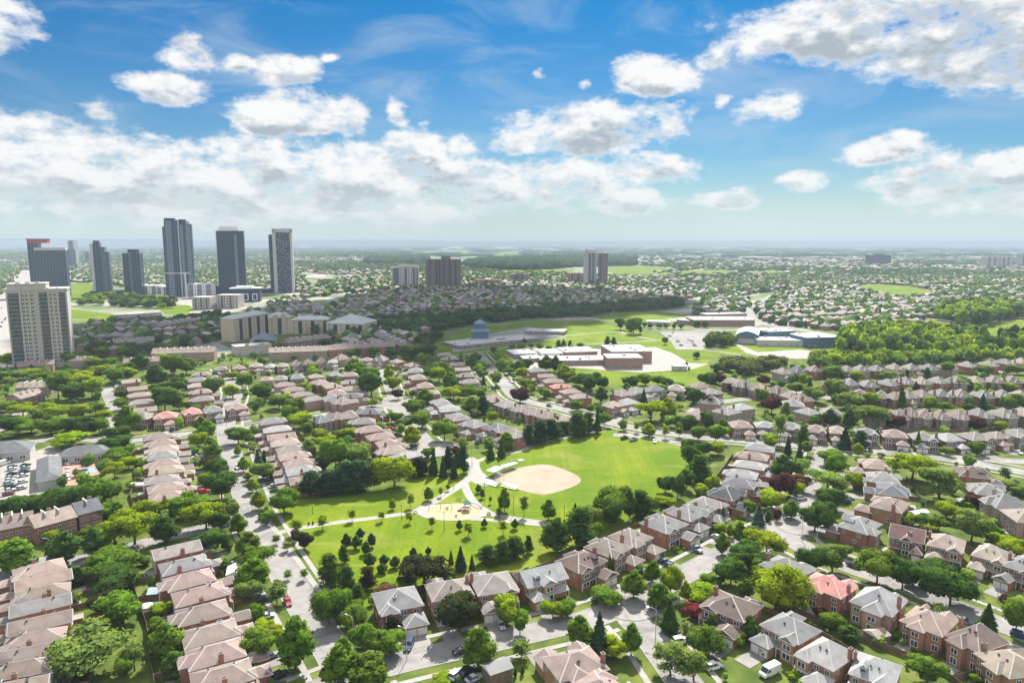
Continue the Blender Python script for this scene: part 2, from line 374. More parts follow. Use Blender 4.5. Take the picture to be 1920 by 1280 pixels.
def build_world():
    w = bpy.data.worlds.new('World'); S.world = w; w.use_nodes = True
    nt = w.node_tree; N, L = nt.nodes, nt.links
    N.clear()
    out = N.new('ShaderNodeOutputWorld'); bg = N.new('ShaderNodeBackground'); L.new(bg.outputs['Background'], out.inputs['Surface'])
    STR = 0.06
    bg.inputs['Strength'].default_value = STR
    sky = N.new('ShaderNodeTexSky'); sky.sky_type = 'NISHITA'; sky.sun_disc = False
    sky.sun_elevation = SUN_EL; sky.sun_rotation = SUN_AZ; sky.altitude = 100; sky.air_density = 1.0; sky.dust_density = SKY_DUST; sky.ozone_density = SKY_OZONE
    tc = N.new('ShaderNodeTexCoord'); D = tc.outputs['Generated']
    def math_(op, a, b=None, c=None, clamp=False):
        n = N.new('ShaderNodeMath'); n.operation = op; n.use_clamp = clamp
        for i, x in enumerate((a, b, c)):
            if x is None: continue
            if isinstance(x, (int, float)): n.inputs[i].default_value = x
            else: L.new(x, n.inputs[i])
        return n.outputs[0]
    def vmath(op, a, b=None):
        n = N.new('ShaderNodeVectorMath'); n.operation = op
        for i, x in enumerate((a, b)):
            if x is None: continue
            if isinstance(x, (tuple, list)): n.inputs[i].default_value = x
            else: L.new(x, n.inputs[i])
        return n.outputs['Value'] if op in ('LENGTH', 'DOT_PRODUCT') else n.outputs['Vector']
    sx = N.new('ShaderNodeSeparateXYZ'); L.new(D, sx.inputs['Vector'])
    # azimuth and elevation of the direction in radians
    az = math_('ARCTAN2', sx.outputs['X'], sx.outputs['Y'])
    el = math_('ARCSINE', sx.outputs['Z'])
    cb = N.new('ShaderNodeCombineXYZ'); L.new(az, cb.inputs['X']); L.new(el, cb.inputs['Y'])
    P = cb.outputs['Vector']
    # domain warp gives ragged edges
    def noise(vec, sc, det, rough=0.55, dist=0.0):
        n = N.new('ShaderNodeTexNoise'); n.inputs['Scale'].default_value = sc; n.inputs['Detail'].default_value = det; n.inputs['Roughness'].default_value = rough
        n.inputs['Distortion'].default_value = dist
        L.new(vec, n.inputs['Vector']); return n
    def sstep(x, a, b, lo=0.0, hi=1.0):
        r = N.new('ShaderNodeMapRange'); r.interpolation_type = 'SMOOTHSTEP'
        for nm, v in (('From Min', a), ('From Max', b), ('To Min', lo), ('To Max', hi)): r.inputs[nm].default_value = v
        L.new(x, r.inputs['Value']); return r.outputs['Result']
    def dir_px(px, py):
        a, b = (px - 960) / FPX, (640 - py) / FPX
        v = Vector((a, CP + b*SP, -SP + b*CP)).normalized()
        return math.atan2(v.x, v.y), math.asin(v.z)
    pst = vmath('MULTIPLY', P, (1.0, 1.7, 1.0))
    wn = noise(pst, 7.0, 3)
    wv = vmath('SUBTRACT', wn.outputs['Color'], (0.5, 0.5, 0.5))
    wsc = N.new('ShaderNodeVectorMath'); wsc.operation = 'SCALE'; L.new(wv, wsc.inputs[0]); wsc.inputs['Scale'].default_value = 0.05
    PW = vmath('ADD', P, wsc.outputs['Vector'])
    mask = None; dark = None; low = None
    for (px, py, rx, ry, amp) in CLOUDS:
        a0, e0 = dir_px(px, py)
        d = vmath('SUBTRACT', PW, (a0, e0, 0))
        d = vmath('MULTIPLY', d, (FPX*1.14 / rx, FPX*1.14 / ry, 0))
        ln = vmath('LENGTH', d)
        m = math_('MULTIPLY', math_('SUBTRACT', 1.0, ln), amp)
        sy_ = N.new('ShaderNodeSeparateXYZ'); L.new(d, sy_.inputs['Vector'])
        lo_ = math_('MULTIPLY', math_('MULTIPLY', math_('SUBTRACT', 0.12, sy_.outputs['Y'], clamp=True), math_('MINIMUM', m, 0.6, clamp=True)), 1.9)
        low = lo_ if low is None else math_('MAXIMUM', low, lo_)
        mask = m if mask is None else math_('SMOOTH_MAX', mask, m, 0.25)
    for (px, py, rx, ry, amp) in CLOUD_BASES:
        a0, e0 = dir_px(px, py)
        d = vmath('MULTIPLY', vmath('SUBTRACT', PW, (a0, e0, 0)), (FPX / rx, FPX / ry, 0))
        m = math_('MULTIPLY', math_('SUBTRACT', 1.0, vmath('LENGTH', d)), amp)
        dark = m if dark is None else math_('MAXIMUM', dark, m)
    dark = math_('MAXIMUM', dark, 0.0)
    mask = math_('MINIMUM', math_('MAXIMUM', mask, -1.6), 0.62)
    n1 = noise(pst, 13.0, 11, 0.64)
    n2 = noise(vmath('ADD', pst, (0.006, 0.030, 0)), 13.0, 4, 0.58)
    n1c = noise(pst, 13.0, 4, 0.58)
    # unseen broken cumulus added overhead and behind, as bright fill for the shaded sides
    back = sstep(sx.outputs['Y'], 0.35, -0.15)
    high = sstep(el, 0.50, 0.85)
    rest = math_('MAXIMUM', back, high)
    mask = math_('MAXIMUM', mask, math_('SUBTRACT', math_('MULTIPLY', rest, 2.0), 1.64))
    fb = math_('MULTIPLY', math_('SUBTRACT', n1.outputs['Fac'], 0.5), 2.6)
    dens = math_('ADD', mask, fb)
    wn2 = noise(pst, 46.0, 5, 0.62)
    dens = math_('ADD', dens, math_('MULTIPLY', math_('SUBTRACT', wn2.outputs['Fac'], 0.5), 0.9))
    alpha = sstep(dens, 0.0, 0.72)
    # thin high veil
    vn = noise(vmath('MULTIPLY', P, (1.6, 5.0, 1.0)), 3.0, 5, 0.6, 0.6)
    veil = math_('MULTIPLY', sstep(vn.outputs['Fac'], 0.43, 0.76), 0.38)
    # grey undersides where the mass above is thicker than here
    rel = math_('SUBTRACT', n2.outputs['Fac'], n1c.outputs['Fac'])
    st = noise(vmath('MULTIPLY', P, (9.0, 34.0, 1.0)), 1.0, 6, 0.6)
    shade = math_('ADD', math_('MULTIPLY', rel, 4.2), math_('MULTIPLY', sstep(dens, 0.30, 1.3), 0.42))
    shade = math_('ADD', shade, math_('MULTIPLY', math_('SUBTRACT', st.outputs['Fac'], 0.5), 1.7))
    shade = math_('ADD', math_('ADD', shade, dark), low)
    shade = math_('MULTIPLY', sstep(shade, 0.16, 1.12), sstep(dens, 0.15, 0.8))
    ccol = N.new('ShaderNodeMixRGB'); L.new(shade, ccol.inputs['Fac'])
    ccol.inputs['Color1'].default_value = (*[c / STR for c in CLOUD_LIT], 1)
    ccol.inputs['Color2'].default_value = (*[c / STR for c in CLOUD_DARK], 1)
    fl_ = N.new('ShaderNodeMixRGB'); fl_.blend_type = 'MULTIPLY'; fl_.inputs['Color2'].default_value = (2.0, 2.0, 2.0, 1)  # added unseen clouds brightened further to lift the shadows
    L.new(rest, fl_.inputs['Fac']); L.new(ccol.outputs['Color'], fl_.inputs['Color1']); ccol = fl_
    # clear air colour: more blue overhead than the physical sky alone, pale towards the horizon
    tint = N.new('ShaderNodeMixRGB'); tint.blend_type = 'MULTIPLY'; tint.inputs['Fac'].default_value = 1.0
    tr = N.new('ShaderNodeValToRGB'); e = tr.color_ramp.elements
    L.new(sstep(el, 0.0, 0.36), tr.inputs['Fac'])
    e[0].position = 0.0; e[0].color = (*SKY_T0, 1); e[1].position = 1.0; e[1].color = (*SKY_T1, 1)
    L.new(sky.outputs['Color'], tint.inputs['Color1']); L.new(tr.outputs['Color'], tint.inputs['Color2'])
    mv = N.new('ShaderNodeMixRGB'); L.new(veil, mv.inputs['Fac']); L.new(tint.outputs['Color'], mv.inputs['Color1'])
    mv.inputs['Color2'].default_value = (*[c / STR for c in (0.34, 0.37, 0.39)], 1)
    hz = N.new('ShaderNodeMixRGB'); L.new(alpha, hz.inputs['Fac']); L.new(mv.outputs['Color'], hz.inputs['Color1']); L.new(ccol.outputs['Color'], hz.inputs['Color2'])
    # distant air whitens everything just above the horizon
    lowf = sstep(el, -0.02, 0.115, 0.92, 0.0)
    lo = N.new('ShaderNodeMixRGB'); L.new(lowf, lo.inputs['Fac']); L.new(hz.outputs['Color'], lo.inputs['Color1'])
    lo.inputs['Color2'].default_value = (*[c / STR for c in SKY_LOW], 1)
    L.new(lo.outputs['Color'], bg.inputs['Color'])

S.view_settings.view_transform = 'Standard'; S.view_settings.look = 'None'; S.view_settings.gamma = 1.0
S.view_settings.exposure = EXPOSURE
S.render.engine = 'CYCLES'
cy = S.cycles
cy.max_bounces = 5; cy.diffuse_bounces = 3; cy.glossy_bounces = 2; cy.transmission_bounces = 2; cy.volume_bounces = 0; cy.transparent_max_bounces = 4
cy.use_denoising = True; cy.caustics_reflective = False; cy.caustics_refractive = False
cy.sample_clamp_indirect = 6.0
build_world()
# ---------------------------------------------------------------- ground, roads, lawns, water of the setting
def struct(o, kind='structure'):
    o['kind'] = kind; return o

def sheet(name, pts, z, m):
    mb = MB(); P = [Vector((p[0], p[1], 0)) for p in pts]
    n = len(P)
    area = sum(P[i].x*P[(i+1)%n].y-P[(i+1)%n].x*P[i].y for i in range(n))
    if area < 0: P = P[::-1]
    mb.face([(p.x, p.y, z) for p in P])
    return struct(mb.build(name, m))

def pxpoly(pts): return [at(x, y) for x, y in pts]

def smooth(P, k=6, closed=False):
    P = [Vector((p[0], p[1], 0)) for p in P]
    if len(P) < 3: return P
    out = []
    n = len(P)
    rngi = range(n if closed else n-1)
    for i in rngi:
        if closed: a, b, c, d = P[(i-1)%n], P[i], P[(i+1)%n], P[(i+2)%n]
        else: a, b, c, d = P[max(i-1,0)], P[i], P[i+1], P[min(i+2,n-1)]
        for j in range(k):
            t = j / k
            out.append(0.5*((2*b)+(c-a)*t+(2*a-5*b+4*c-d)*t*t+(3*b-a-3*c+d)*t*t*t))
    if not closed: out.append(P[-1])
    return out

def offset(P, d):
    out = []
    for i, p in enumerate(P):
        a, b = P[max(i-1,0)], P[min(i+1,len(P)-1)]
        t = (b - a).normalized(); out.append(p + Vector((-t.y, t.x, 0))*d)
    return out

ROADS = []      # (polyline, half width)
def seg_dist(p, a, b):
    ab = b - a; t = max(0, min(1, (p-a).dot(ab)/max(ab.dot(ab), 1e-9)))
    return (p - a - ab*t).length
def road_dist(x, y, skip=None):
    p = Vector((x, y, 0)); best = 1e9
    for k, (P, hw, bb) in enumerate(ROADS):
        if k == skip: continue
        if x < bb[0]-30 or x > bb[1]+30 or y < bb[2]-30 or y > bb[3]+30: continue
        for i in range(len(P)-1):
            d = seg_dist(p, P[i], P[i+1]) - hw
            if d < best: best = d
    return best

def strip(mb, P, w0, w1, z, m=0):
    A, B = offset(P, w0), offset(P, w1)
    for i in range(len(P)-1):
        mb.face([(A[i].x,A[i].y,z),(A[i+1].x,A[i+1].y,z),(B[i+1].x,B[i+1].y,z),(B[i].x,B[i].y,z)][::-1 if w1 > w0 else 1], m)

RZ = [0.05]
def add_road(px, width, k=6):
    P = smooth(pxpoly(px), k)
    bb = (min(p.x for p in P), max(p.x for p in P), min(p.y for p in P), max(p.y for p in P))
    ROADS.append((P, width/2, bb))
    return len(ROADS)-1

RD = [
 # residential streets: (photo polyline, width in metres, has sidewalks)
 ([(690,1330),(625,1220),(580,1150),(540,1085),(500,1015),(468,952),(450,900),(436,855),(424,810),(428,775),(440,740),(432,712),(415,690)], 9.5, 1),
 ([(560,1310),(640,1278),(723,1248),(880,1212),(1000,1185),(1110,1158),(1190,1125),(1290,1073),(1385,1022),(1470,982),(1500,945),(1522,900),(1540,868),(1552,838)], 9.0, 1),
 ([(1165,1140),(1215,1190),(1250,1235),(1290,1290)], 9.0, 1),
 ([(1470,985),(1500,1022),(1580,1058),(1690,1096),(1790,1136),(1990,1215)], 9.0, 1),
 ([(895,662),(920,690),(948,722),(975,748),(1060,768),(1165,797),(1280,816),(1400,826),(1552,840),(1700,851),(1800,864),(1960,893)], 10.0, 1),
 ([(1980,868),(1860,862),(1780,859)], 8.0, 0),
 ([(200,832),(250,826),(330,815),(424,806),(520,793),(620,775),(700,760),(742,765)], 8.5, 1),
 ([(722,700),(735,735),(748,768),(775,800),(800,828),(830,846)], 8.5, 1),
 ([(722,702),(700,690),(640,690),(560,700)], 7.5, 0),
 ([(195,725),(215,760),(212,800),(215,830)], 9.0, 0),
 ([(-20,850),(60,828),(150,822),(215,830)], 8.5, 0),
 ([(0,1075),(60,1055),(160,1048),(300,1010),(400,985),(462,960)], 8.0, 0),
 ([(1290,790),(1400,772),(1500,790),(1640,800)][:1]+[(1320,760),(1420,745),(1500,735),(1560,748)], 8.0, 0),
 ([(1560,748),(1700,757),(1920,757)], 8.0, 0),
 ([(1470,706),(1600,704),(1760,700),(1940,694)], 8.0, 0),
 ([(1165,797),(1150,770),(1200,745),(1300,735)], 8.0, 0),
 ([(-10,1290),(0,1180),(2,1120),(10,1075)], 8.0, 0),
]
for px, w, sw in RD: add_road(px, w)
KZ = 0.12
kmb = MB(); smb = MB()
for k, (P, hw, bb) in enumerate(ROADS):
    mb = MB(); strip(mb, P, -hw, hw, 0.030 + 0.004*k)
    struct(mb.build('road', M['asphalt']))
    for s in (-1, 1):
        for lo, hi, tgt, zz, need in ((hw, hw+0.22, kmb, KZ, 1), (hw+3.2, hw+4.8, smb, 0.10 + 0.002*(k % 9), RD[k][2])):
            if not need: continue
            A, B = offset(P, s*lo), offset(P, s*hi)
            for i in range(len(P)-1):
                c = (A[i]+A[i+1]+B[i]+B[i+1])/4
                if road_dist(c.x, c.y, k) < 0.6: continue
                q = [A[i], A[i+1], B[i+1], B[i]]
                if s > 0: q = q[::-1]
                tgt.prism([(p.x, p.y) for p in q], 0.0, zz, bottom=False)
struct(kmb.build('kerb', M['concrete'])); struct(smb.build('sidewalk', M['concrete']))
# cul-de-sac bulbs
def disc(name, c, r, z, m, n=40, sy=1.0):
    return sheet(name, [(c.x + r*math.cos(2*math.pi*i/n), c.y + r*sy*math.sin(2*math.pi*i/n)) for i in range(n)], z, m)
disc('road', at(818,842), 12.5, 0.14, M['asphalt'])
disc('road', at(738,752), 13, 0.145, M['asphalt'])
disc('road', at(1500,985), 9.5, 0.15, M['asphalt'])
disc('road', at(1180,1133), 9.0, 0.155, M['asphalt'])
disc('road', at(432,805), 9.0, 0.16, M['asphalt'])

# the ground itself reaches past the horizon
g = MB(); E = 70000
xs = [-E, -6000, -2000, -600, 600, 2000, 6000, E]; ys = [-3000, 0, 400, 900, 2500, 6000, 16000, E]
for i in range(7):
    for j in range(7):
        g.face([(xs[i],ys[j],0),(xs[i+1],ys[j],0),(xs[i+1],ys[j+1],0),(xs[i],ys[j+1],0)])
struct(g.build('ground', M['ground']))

NOBUILD = []
def lawn(pts, z, m='lawn', name='lawn', keep=True, sm=3):
    P = smooth(pxpoly(pts), sm, True) if sm else pxpoly(pts)
    if keep: NOBUILD.append([(p.x, p.y) for p in P])
    return sheet(name, P, z, M[m])
# the park
lawn([(652,1150),(610,1085),(560,1015),(520,962),(560,940),(640,930),(720,915),(800,892),(872,866),(885,858),(878,845),(905,852),(960,838),(1010,822),(1080,812),(1150,806),(1215,818),(1285,838),(1296,870),(1272,905),(1235,945),(1170,985),(1060,1040),(1010,1062),(900,1082),(800,1100),(720,1120)], 0.012, sm=3)
# school fields and other bright greens
lawn([(1074,692),(1120,690),(1150,697),(1215,696),(1275,697),(1300,688),(1290,668),(1310,655),(1330,690),(1328,716),(1290,732),(1220,730),(1160,722),(1085,724)], 0.012)
lawn([(1150,645),(1210,640),(1262,640),(1268,655),(1245,668),(1215,657),(1160,652)], 0.016)
lawn([(880,622),(960,606),(1060,602),(1120,600),(1150,612),(1235,628),(1240,640),(1140,645),(1000,655),(900,668),(840,672),(800,650)], 0.012)
lawn([(1115,592),(1200,584),(1275,588),(1290,600),(1240,606),(1170,608)], 0.014)
lawn([(1262,660),(1300,652),(1352,664),(1330,676),(1318,700),(1300,690)], 0.016)
lawn([(1352,652),(1400,648),(1470,648),(1510,650),(1500,658),(1420,662),(1360,664)], 0.016)
lawn([(130,580),(190,586),(250,592),(330,592),(352,588),(345,600),(260,604),(130,603)], 0.012)
lawn([(300,575),(350,572),(360,580),(345,590),(310,588)], 0.014)
lawn([(132,532),(178,532),(180,556),(135,562)], 0.012)
lawn([(1618,533),(1700,536),(1745,545),(1740,556),(1680,560),(1640,552),(1610,545)], 0.012)
lawn([(1850,610),(1920,598),(1960,610),(1960,640),(1900,640),(1860,628)], 0.012)
for pts in ([(735,470),(860,468),(1000,472),(1000,480),(860,481),(740,478)], [(935,505),(1000,502),(1070,505),(1060,511),(950,513)],
            [(1135,502),(1190,498),(1260,503),(1255,510),(1150,512)], [(1280,508),(1340,506),(1390,510),(1340,516),(1285,515)], [(1385,512),(1440,508),(1480,510),(1450,517)],
            [(1100,513),(1230,512),(1300,515),(1230,519),(1110,519)], [(790,588),(860,582),(880,590),(820,600)]):
    lawn(pts, 0.012)
# paths in the park (photo outlines)
def pathway(px, w, z, m='concrete', k=6):
    mb = MB(); strip(mb, smooth(pxpoly(px), k), -w/2, w/2, z); return struct(mb.build('path', M[m]))
pathway([(505,1002),(560,990),(640,978),(720,968),(790,958)], 3.2, 0.020)
pathway([(775,962),(830,930),(875,900),(892,875)], 4.2, 0.024)
pathway([(870,905),(878,925),(893,945),(920,962),(965,972),(1035,982)], 3.6, 0.028)
pathway([(880,972),(930,975),(1000,982),(1030,984)], 2.6, 0.032)
pathway([(885,880),(888,866),(878,858)], 5.5, 0.036)
pathway([(886,868),(920,856),(970,846),(1020,828),(1100,812),(1145,800)], 3.2, 0.040)
pathway([(492,962),(510,985),(545,1030),(580,1082),(600,1108)], 1.8, 0.044)
lawnc = smooth(pxpoly([(884,862),(878,895),(905,910),(930,905),(905,885),(897,868)]), 4, True)
sheet('path', lawnc, 0.048, M['concrete'])
pathway([(876,690),(930,684),(1010,672),(1100,662),(1150,660),(1200,670),(1260,677)][:0] or [(835,668),(930,655),(1040,632),(1150,622),(1175,626),(1230,638)], 3.0, 0.02)
pathway([(1100,645),(1180,641),(1250,637)], 3.0, 0.024)
pathway([(1243,657),(1262,680),(1280,690)], 3.5, 0.03)
pathway([(1270,652),(1340,658),(1400,668)], 3.0, 0.03)
pl = at(851, 959)
disc('path', pl, 14.3, 0.052, M['concrete'], sy=0.62)
disc('playground_sand', pl, 10.6, 0.056, M['playsand'], sy=0.72)
# infield
sheet('infield_clay', smooth(pxpoly([(1007,871),(1033,872),(1063,882),(1083,892),(1089,901),(1077,911),(1045,922),(1017,927),(985,921),(955,911),(925,898),(940,886),(972,877)]), 4, True), 0.060, M['sand'])
sheet('pad', pxpoly([(968,861),(978,859),(985,862),(975,865)]), 0.064, M['concrete'])
# school yards, parking lots and plazas
for pts, z, m in (([(945,668),(965,655),(1000,652),(1180,655),(1228,650),(1262,662),(1292,680),(1330,682),(1296,692),(1205,698),(1140,694),(1060,688),(1000,694),(955,690)], 0.02, 'gravel'),
                  ([(1236,622),(1300,620),(1360,622),(1350,632),(1330,640),(1318,655),(1268,655),(1258,640)], 0.024, 'asphalt'),
                  ([(1250,598),(1330,590),(1420,595),(1425,606),(1380,612),(1280,608)], 0.028, 'gravel'),
                  ([(1372,640),(1400,662),(1440,672),(1520,672),(1540,660),(1500,655),(1420,660)], 0.02, 'gravel'),
                  ([(840,640),(990,612),(1040,622),(1062,632),(1000,640),(850,660)], 0.02, 'asphalt'),
                  ([(0,862),(60,850),(100,848),(95,905),(88,922),(40,935),(0,945)], 0.020, 'gravel'),
                  ([(56,850),(112,828),(160,835),(120,865),(96,880)], 0.026, 'gravel'),
                  ([(0,770),(40,755),(55,770),(30,800),(0,810)], 0.02, 'gravel'),
                  ([(330,655),(400,640),(440,655),(420,668),(345,672)], 0.02, 'asphalt'),
                  ([(1150,812),(1210,812),(1282,830),(1285,838),(1215,822),(1150,818)], 0.028, 'asphalt'),
                  ([(150,560),(330,552),(420,560),(400,574),(330,570),(200,574)], 0.02, 'gravel'),
                  ([(395,556),(400,575),(360,590),(340,598),(355,600),(392,590),(415,572),(425,560)], 0.026, 'asphalt'),
                  ):
    P = pxpoly(pts); NOBUILD.append([(p.x, p.y) for p in P]); sheet('pavement', P, z, M[m])
# wider far roads
for px, w in (([(-60,700),(-12,640),(12,585),(46,525),(62,495),(70,480)], 62), ([(1475,542),(1445,556),(1412,574),(1404,590),(1425,604),(1500,618),(1600,634)], 16), ([(1425,604),(1390,618),(1300,618)], 10),
              ([(565,560),(590,570),(600,585)], 16), ([(420,660),(480,640),(560,650)][:0] or [(360,660),(440,630),(500,600),(490,580),(478,566)], 9), ([(395,556),(450,545),(600,552),(700,560)], 14), ([(130,600),(250,600),(340,598)], 8)):
    i = add_road(px, w); mb = MB(); strip(mb, ROADS[i][0], -w/2, w/2, 0.03 + 0.003*i); struct(mb.build('road', M['asphalt'] if w < 40 else M['gravel']))

def in_poly(x, y, P):
    c = False; n = len(P); j = n-1
    for i in range(n):
        xi, yi = P[i]; xj, yj = P[j]
        if (yi > y) != (yj > y) and x < (xj-xi)*(y-yi)/(yj-yi)+xi: c = not c
        j = i
    return c
def blocked(x, y): return any(in_poly(x, y, P) for P in NOBUILD)

# low ridge on the horizon
def ridge(name, pts, Y, m):
    mb = MB(); W = [(X_at(px, Y), max(2, height_at(Y, py))) for px, py in pts]
    n = len(W)
    for i in range(n-1):
        (xa, ha), (xb, hb) = W[i], W[i+1]
        mb.face([(xa,Y,0),(xb,Y,0),(xb,Y+700,hb),(xa,Y+700,ha)]); mb.face([(xa,Y+700,ha),(xb,Y+700,hb),(xb,Y+4200,hb),(xa,Y+4200,ha)])
        mb.face([(xa,Y+4200,ha),(xb,Y+4200,hb),(xb,Y+5000,0),(xa,Y+5000,0)])
    return struct(mb.build(name, m, smooth=True))
M['hill'] = mat('hill_forest', (0.02, 0.03, 0.025), 0.95, 0.3, 0.004)
ridge('hills', [(-200,447),(40,448),(200,448.5),(250,449),(420,451.5),(560,450.0),(660,449.5),(790,450.0),(815,452.5),(1000,453),(1200,451.8),(1420,451.4),(1600,451.8),(1800,450.8),(2100,450)], 19000, M['hill'])

# air: one closed box of thin haze round the whole place
hb = MB(); hb.box(-32000, -800, -1.0, 32000, 31000, 166.0)
hz = hb.build('haze', bpy.data.materials.new('haze')); hz['kind'] = 'stuff'
hm = hz.data.materials[0]; nt, N, L = nodes_of(hm)
N.remove(N['Principled BSDF'])
pv = N.new('ShaderNodeVolumePrincipled'); pv.inputs['Color'].default_value = (*HAZE_COL, 1); pv.inputs['Density'].default_value = HAZE_D
pv.inputs['Anisotropy'].default_value = 0.0
L.new(pv.outputs['Volume'], N['Material Output'].inputs['Volume'])

# one big cumulus high above and ahead of the frame: it throws the shade over the middle distance
def cloud_mass():
    poly = pxpoly([(120,664),(130,606),(200,606),(330,602),(420,590),(560,572),(720,548),(900,537),(1120,548),(1270,562),(1285,588),(1190,584),(1110,590),(1105,602),(1050,612),(985,640),(900,672),(862,692),(835,665),(760,655),(640,652),(420,648),(300,672),(210,676)])
    P = [(p.x, p.y) for p in poly]; A = 1500.0
    sx, sy = SUN_DIR.x/SUN_DIR.z*A, SUN_DIR.y/SUN_DIR.z*A
    base = bpy.data.meshes.new('ico'); import bmesh
    bm = bmesh.new(); bmesh.ops.create_icosphere(bm, subdivisions=2, radius=1.0); V0 = np.array([v.co[:] for v in bm.verts]); F0 = np.array([[v.index for v in f.verts] for f in bm.faces]); bm.free(); bpy.data.meshes.remove(base)
    xs = [p[0] for p in P]; ys = [p[1] for p in P]
    Vs, Fs, n = [], [], 0; r_ = np.random.default_rng(5)
    y = min(ys)
    while y < max(ys):
        x = min(xs)
        while x < max(xs):
            if in_poly(x, y, P):
                r = r_.uniform(34, 50)
                V = V0 * (1 + 0.25*r_.standard_normal((len(V0), 1))*0.5) * np.array([r, r, r*0.6]) + np.array([x+sx+r_.uniform(-8,8), y+sy+r_.uniform(-8,8), A + r_.uniform(0, 40)])
                Vs.append(V); Fs.append(F0 + n); n += len(V0)
            x += 42
        y += 42
    me = np_mesh('cloud', np.concatenate(Vs), np.concatenate(Fs), [M['cloud']], smooth=True)
    o = inst('cloud', me); o['kind'] = 'stuff'; o['label'] = 'white cumulus cloud high above the middle of the view'
m = bpy.data.materials.new('cloud'); nt, N, L = nodes_of(m); N.remove(N['Principled BSDF'])
d = N.new('ShaderNodeBsdfDiffuse'); d.inputs['Color'].default_value = (0.9, 0.9, 0.9, 1); t = N.new('ShaderNodeBsdfTranslucent'); t.inputs['Color'].default_value = (0.9, 0.9, 0.9, 1)
ms = N.new('ShaderNodeMixShader'); ms.inputs['Fac'].default_value = 0.5; L.new(d.outputs[0], ms.inputs[1]); L.new(t.outputs[0], ms.inputs[2]); L.new(ms.outputs[0], N['Material Output'].inputs['Surface'])
M['cloud'] = m
cloud_mass()
# ---------------------------------------------------------------- houses
def window_mesh():
    mb = MB(); w = 0.075
    # unit window 1 x 1 in x, z; origin bottom centre, wall plane y = 0, facing -y
    for (x0, z0, x1, z1) in ((-0.5, 0, 0.5, w), (-0.5, 1-w, 0.5, 1), (-0.5, w, -0.5+w, 1-w), (0.5-w, w, 0.5, 1-w), (-w/2, w, w/2, 1-w)):
        mb.box(x0, -0.10, z0, x1, 0.02, z1, 0)
    mb.face([(-0.5+w, -0.045, w), (0.5-w, -0.045, w), (0.5-w, -0.045, 1-w), (-0.5+w, -0.045, 1-w)], 1)
    return mb.mesh('window', [M['trim'], M['glass']])
WIN = window_mesh()
def gdoor_mesh():
    mb = MB(); mb.box(-1.25, -0.03, 0, 1.25, 0.05, 2.15, 0)
    for k in range(4): mb.box(-1.2, -0.06, 0.06+k*0.53, 1.2, -0.02, 0.50+k*0.53, 0)
    return mb.mesh('garage_door', [M['door']])
GDOOR = gdoor_mesh()
def fdoor_mesh():
    mb = MB(); mb.box(-0.85, -0.06, 0, 0.85, 0.02, 2.3, 1); mb.box(-0.48, -0.10, 0.02, 0.48, -0.05, 2.15, 0)
    return mb.mesh('front_door', [mat('door_paint', (0.10, 0.06, 0.045), 0.5), M['trim']])
FDOOR = fdoor_mesh()
def vent_mesh():
    mb = MB(); mb.box(-0.17, -0.17, -0.2, 0.17, 0.17, 0.26); mb.box(-0.24, -0.24, 0.26, 0.24, 0.24, 0.34); return mb.mesh('roof_vent', [M['vent']])
VENT = vent_mesh()
def skylight_mesh():
    mb = MB(); mb.box(-0.4, -0.6, -0.2, 0.4, 0.6, 0.12, 0); mb.box(-0.33, -0.53, 0.12, 0.33, 0.53, 0.15, 1); return mb.mesh('skylight', [M['trim'], M['glass']])
SKYL = skylight_mesh()
def chimney_mesh(h, m_):
    mb = MB(); mb.box(-0.55, -0.4, -h, 0.55, 0.4, 0, 0); mb.box(-0.65, -0.5, 0, 0.65, 0.5, 0.16, 1); mb.tube((-0.2,0,0.16),(-0.2,0,0.55),0.15,m=1); mb.tube((0.25,0,0.16),(0.25,0,0.5),0.15,m=1)
    return mb.mesh('chimney', [M['brick'], m_])
CHIM = chimney_mesh(7.6, mat('chimney_cap', (0.20, 0.17, 0.15), 0.9))

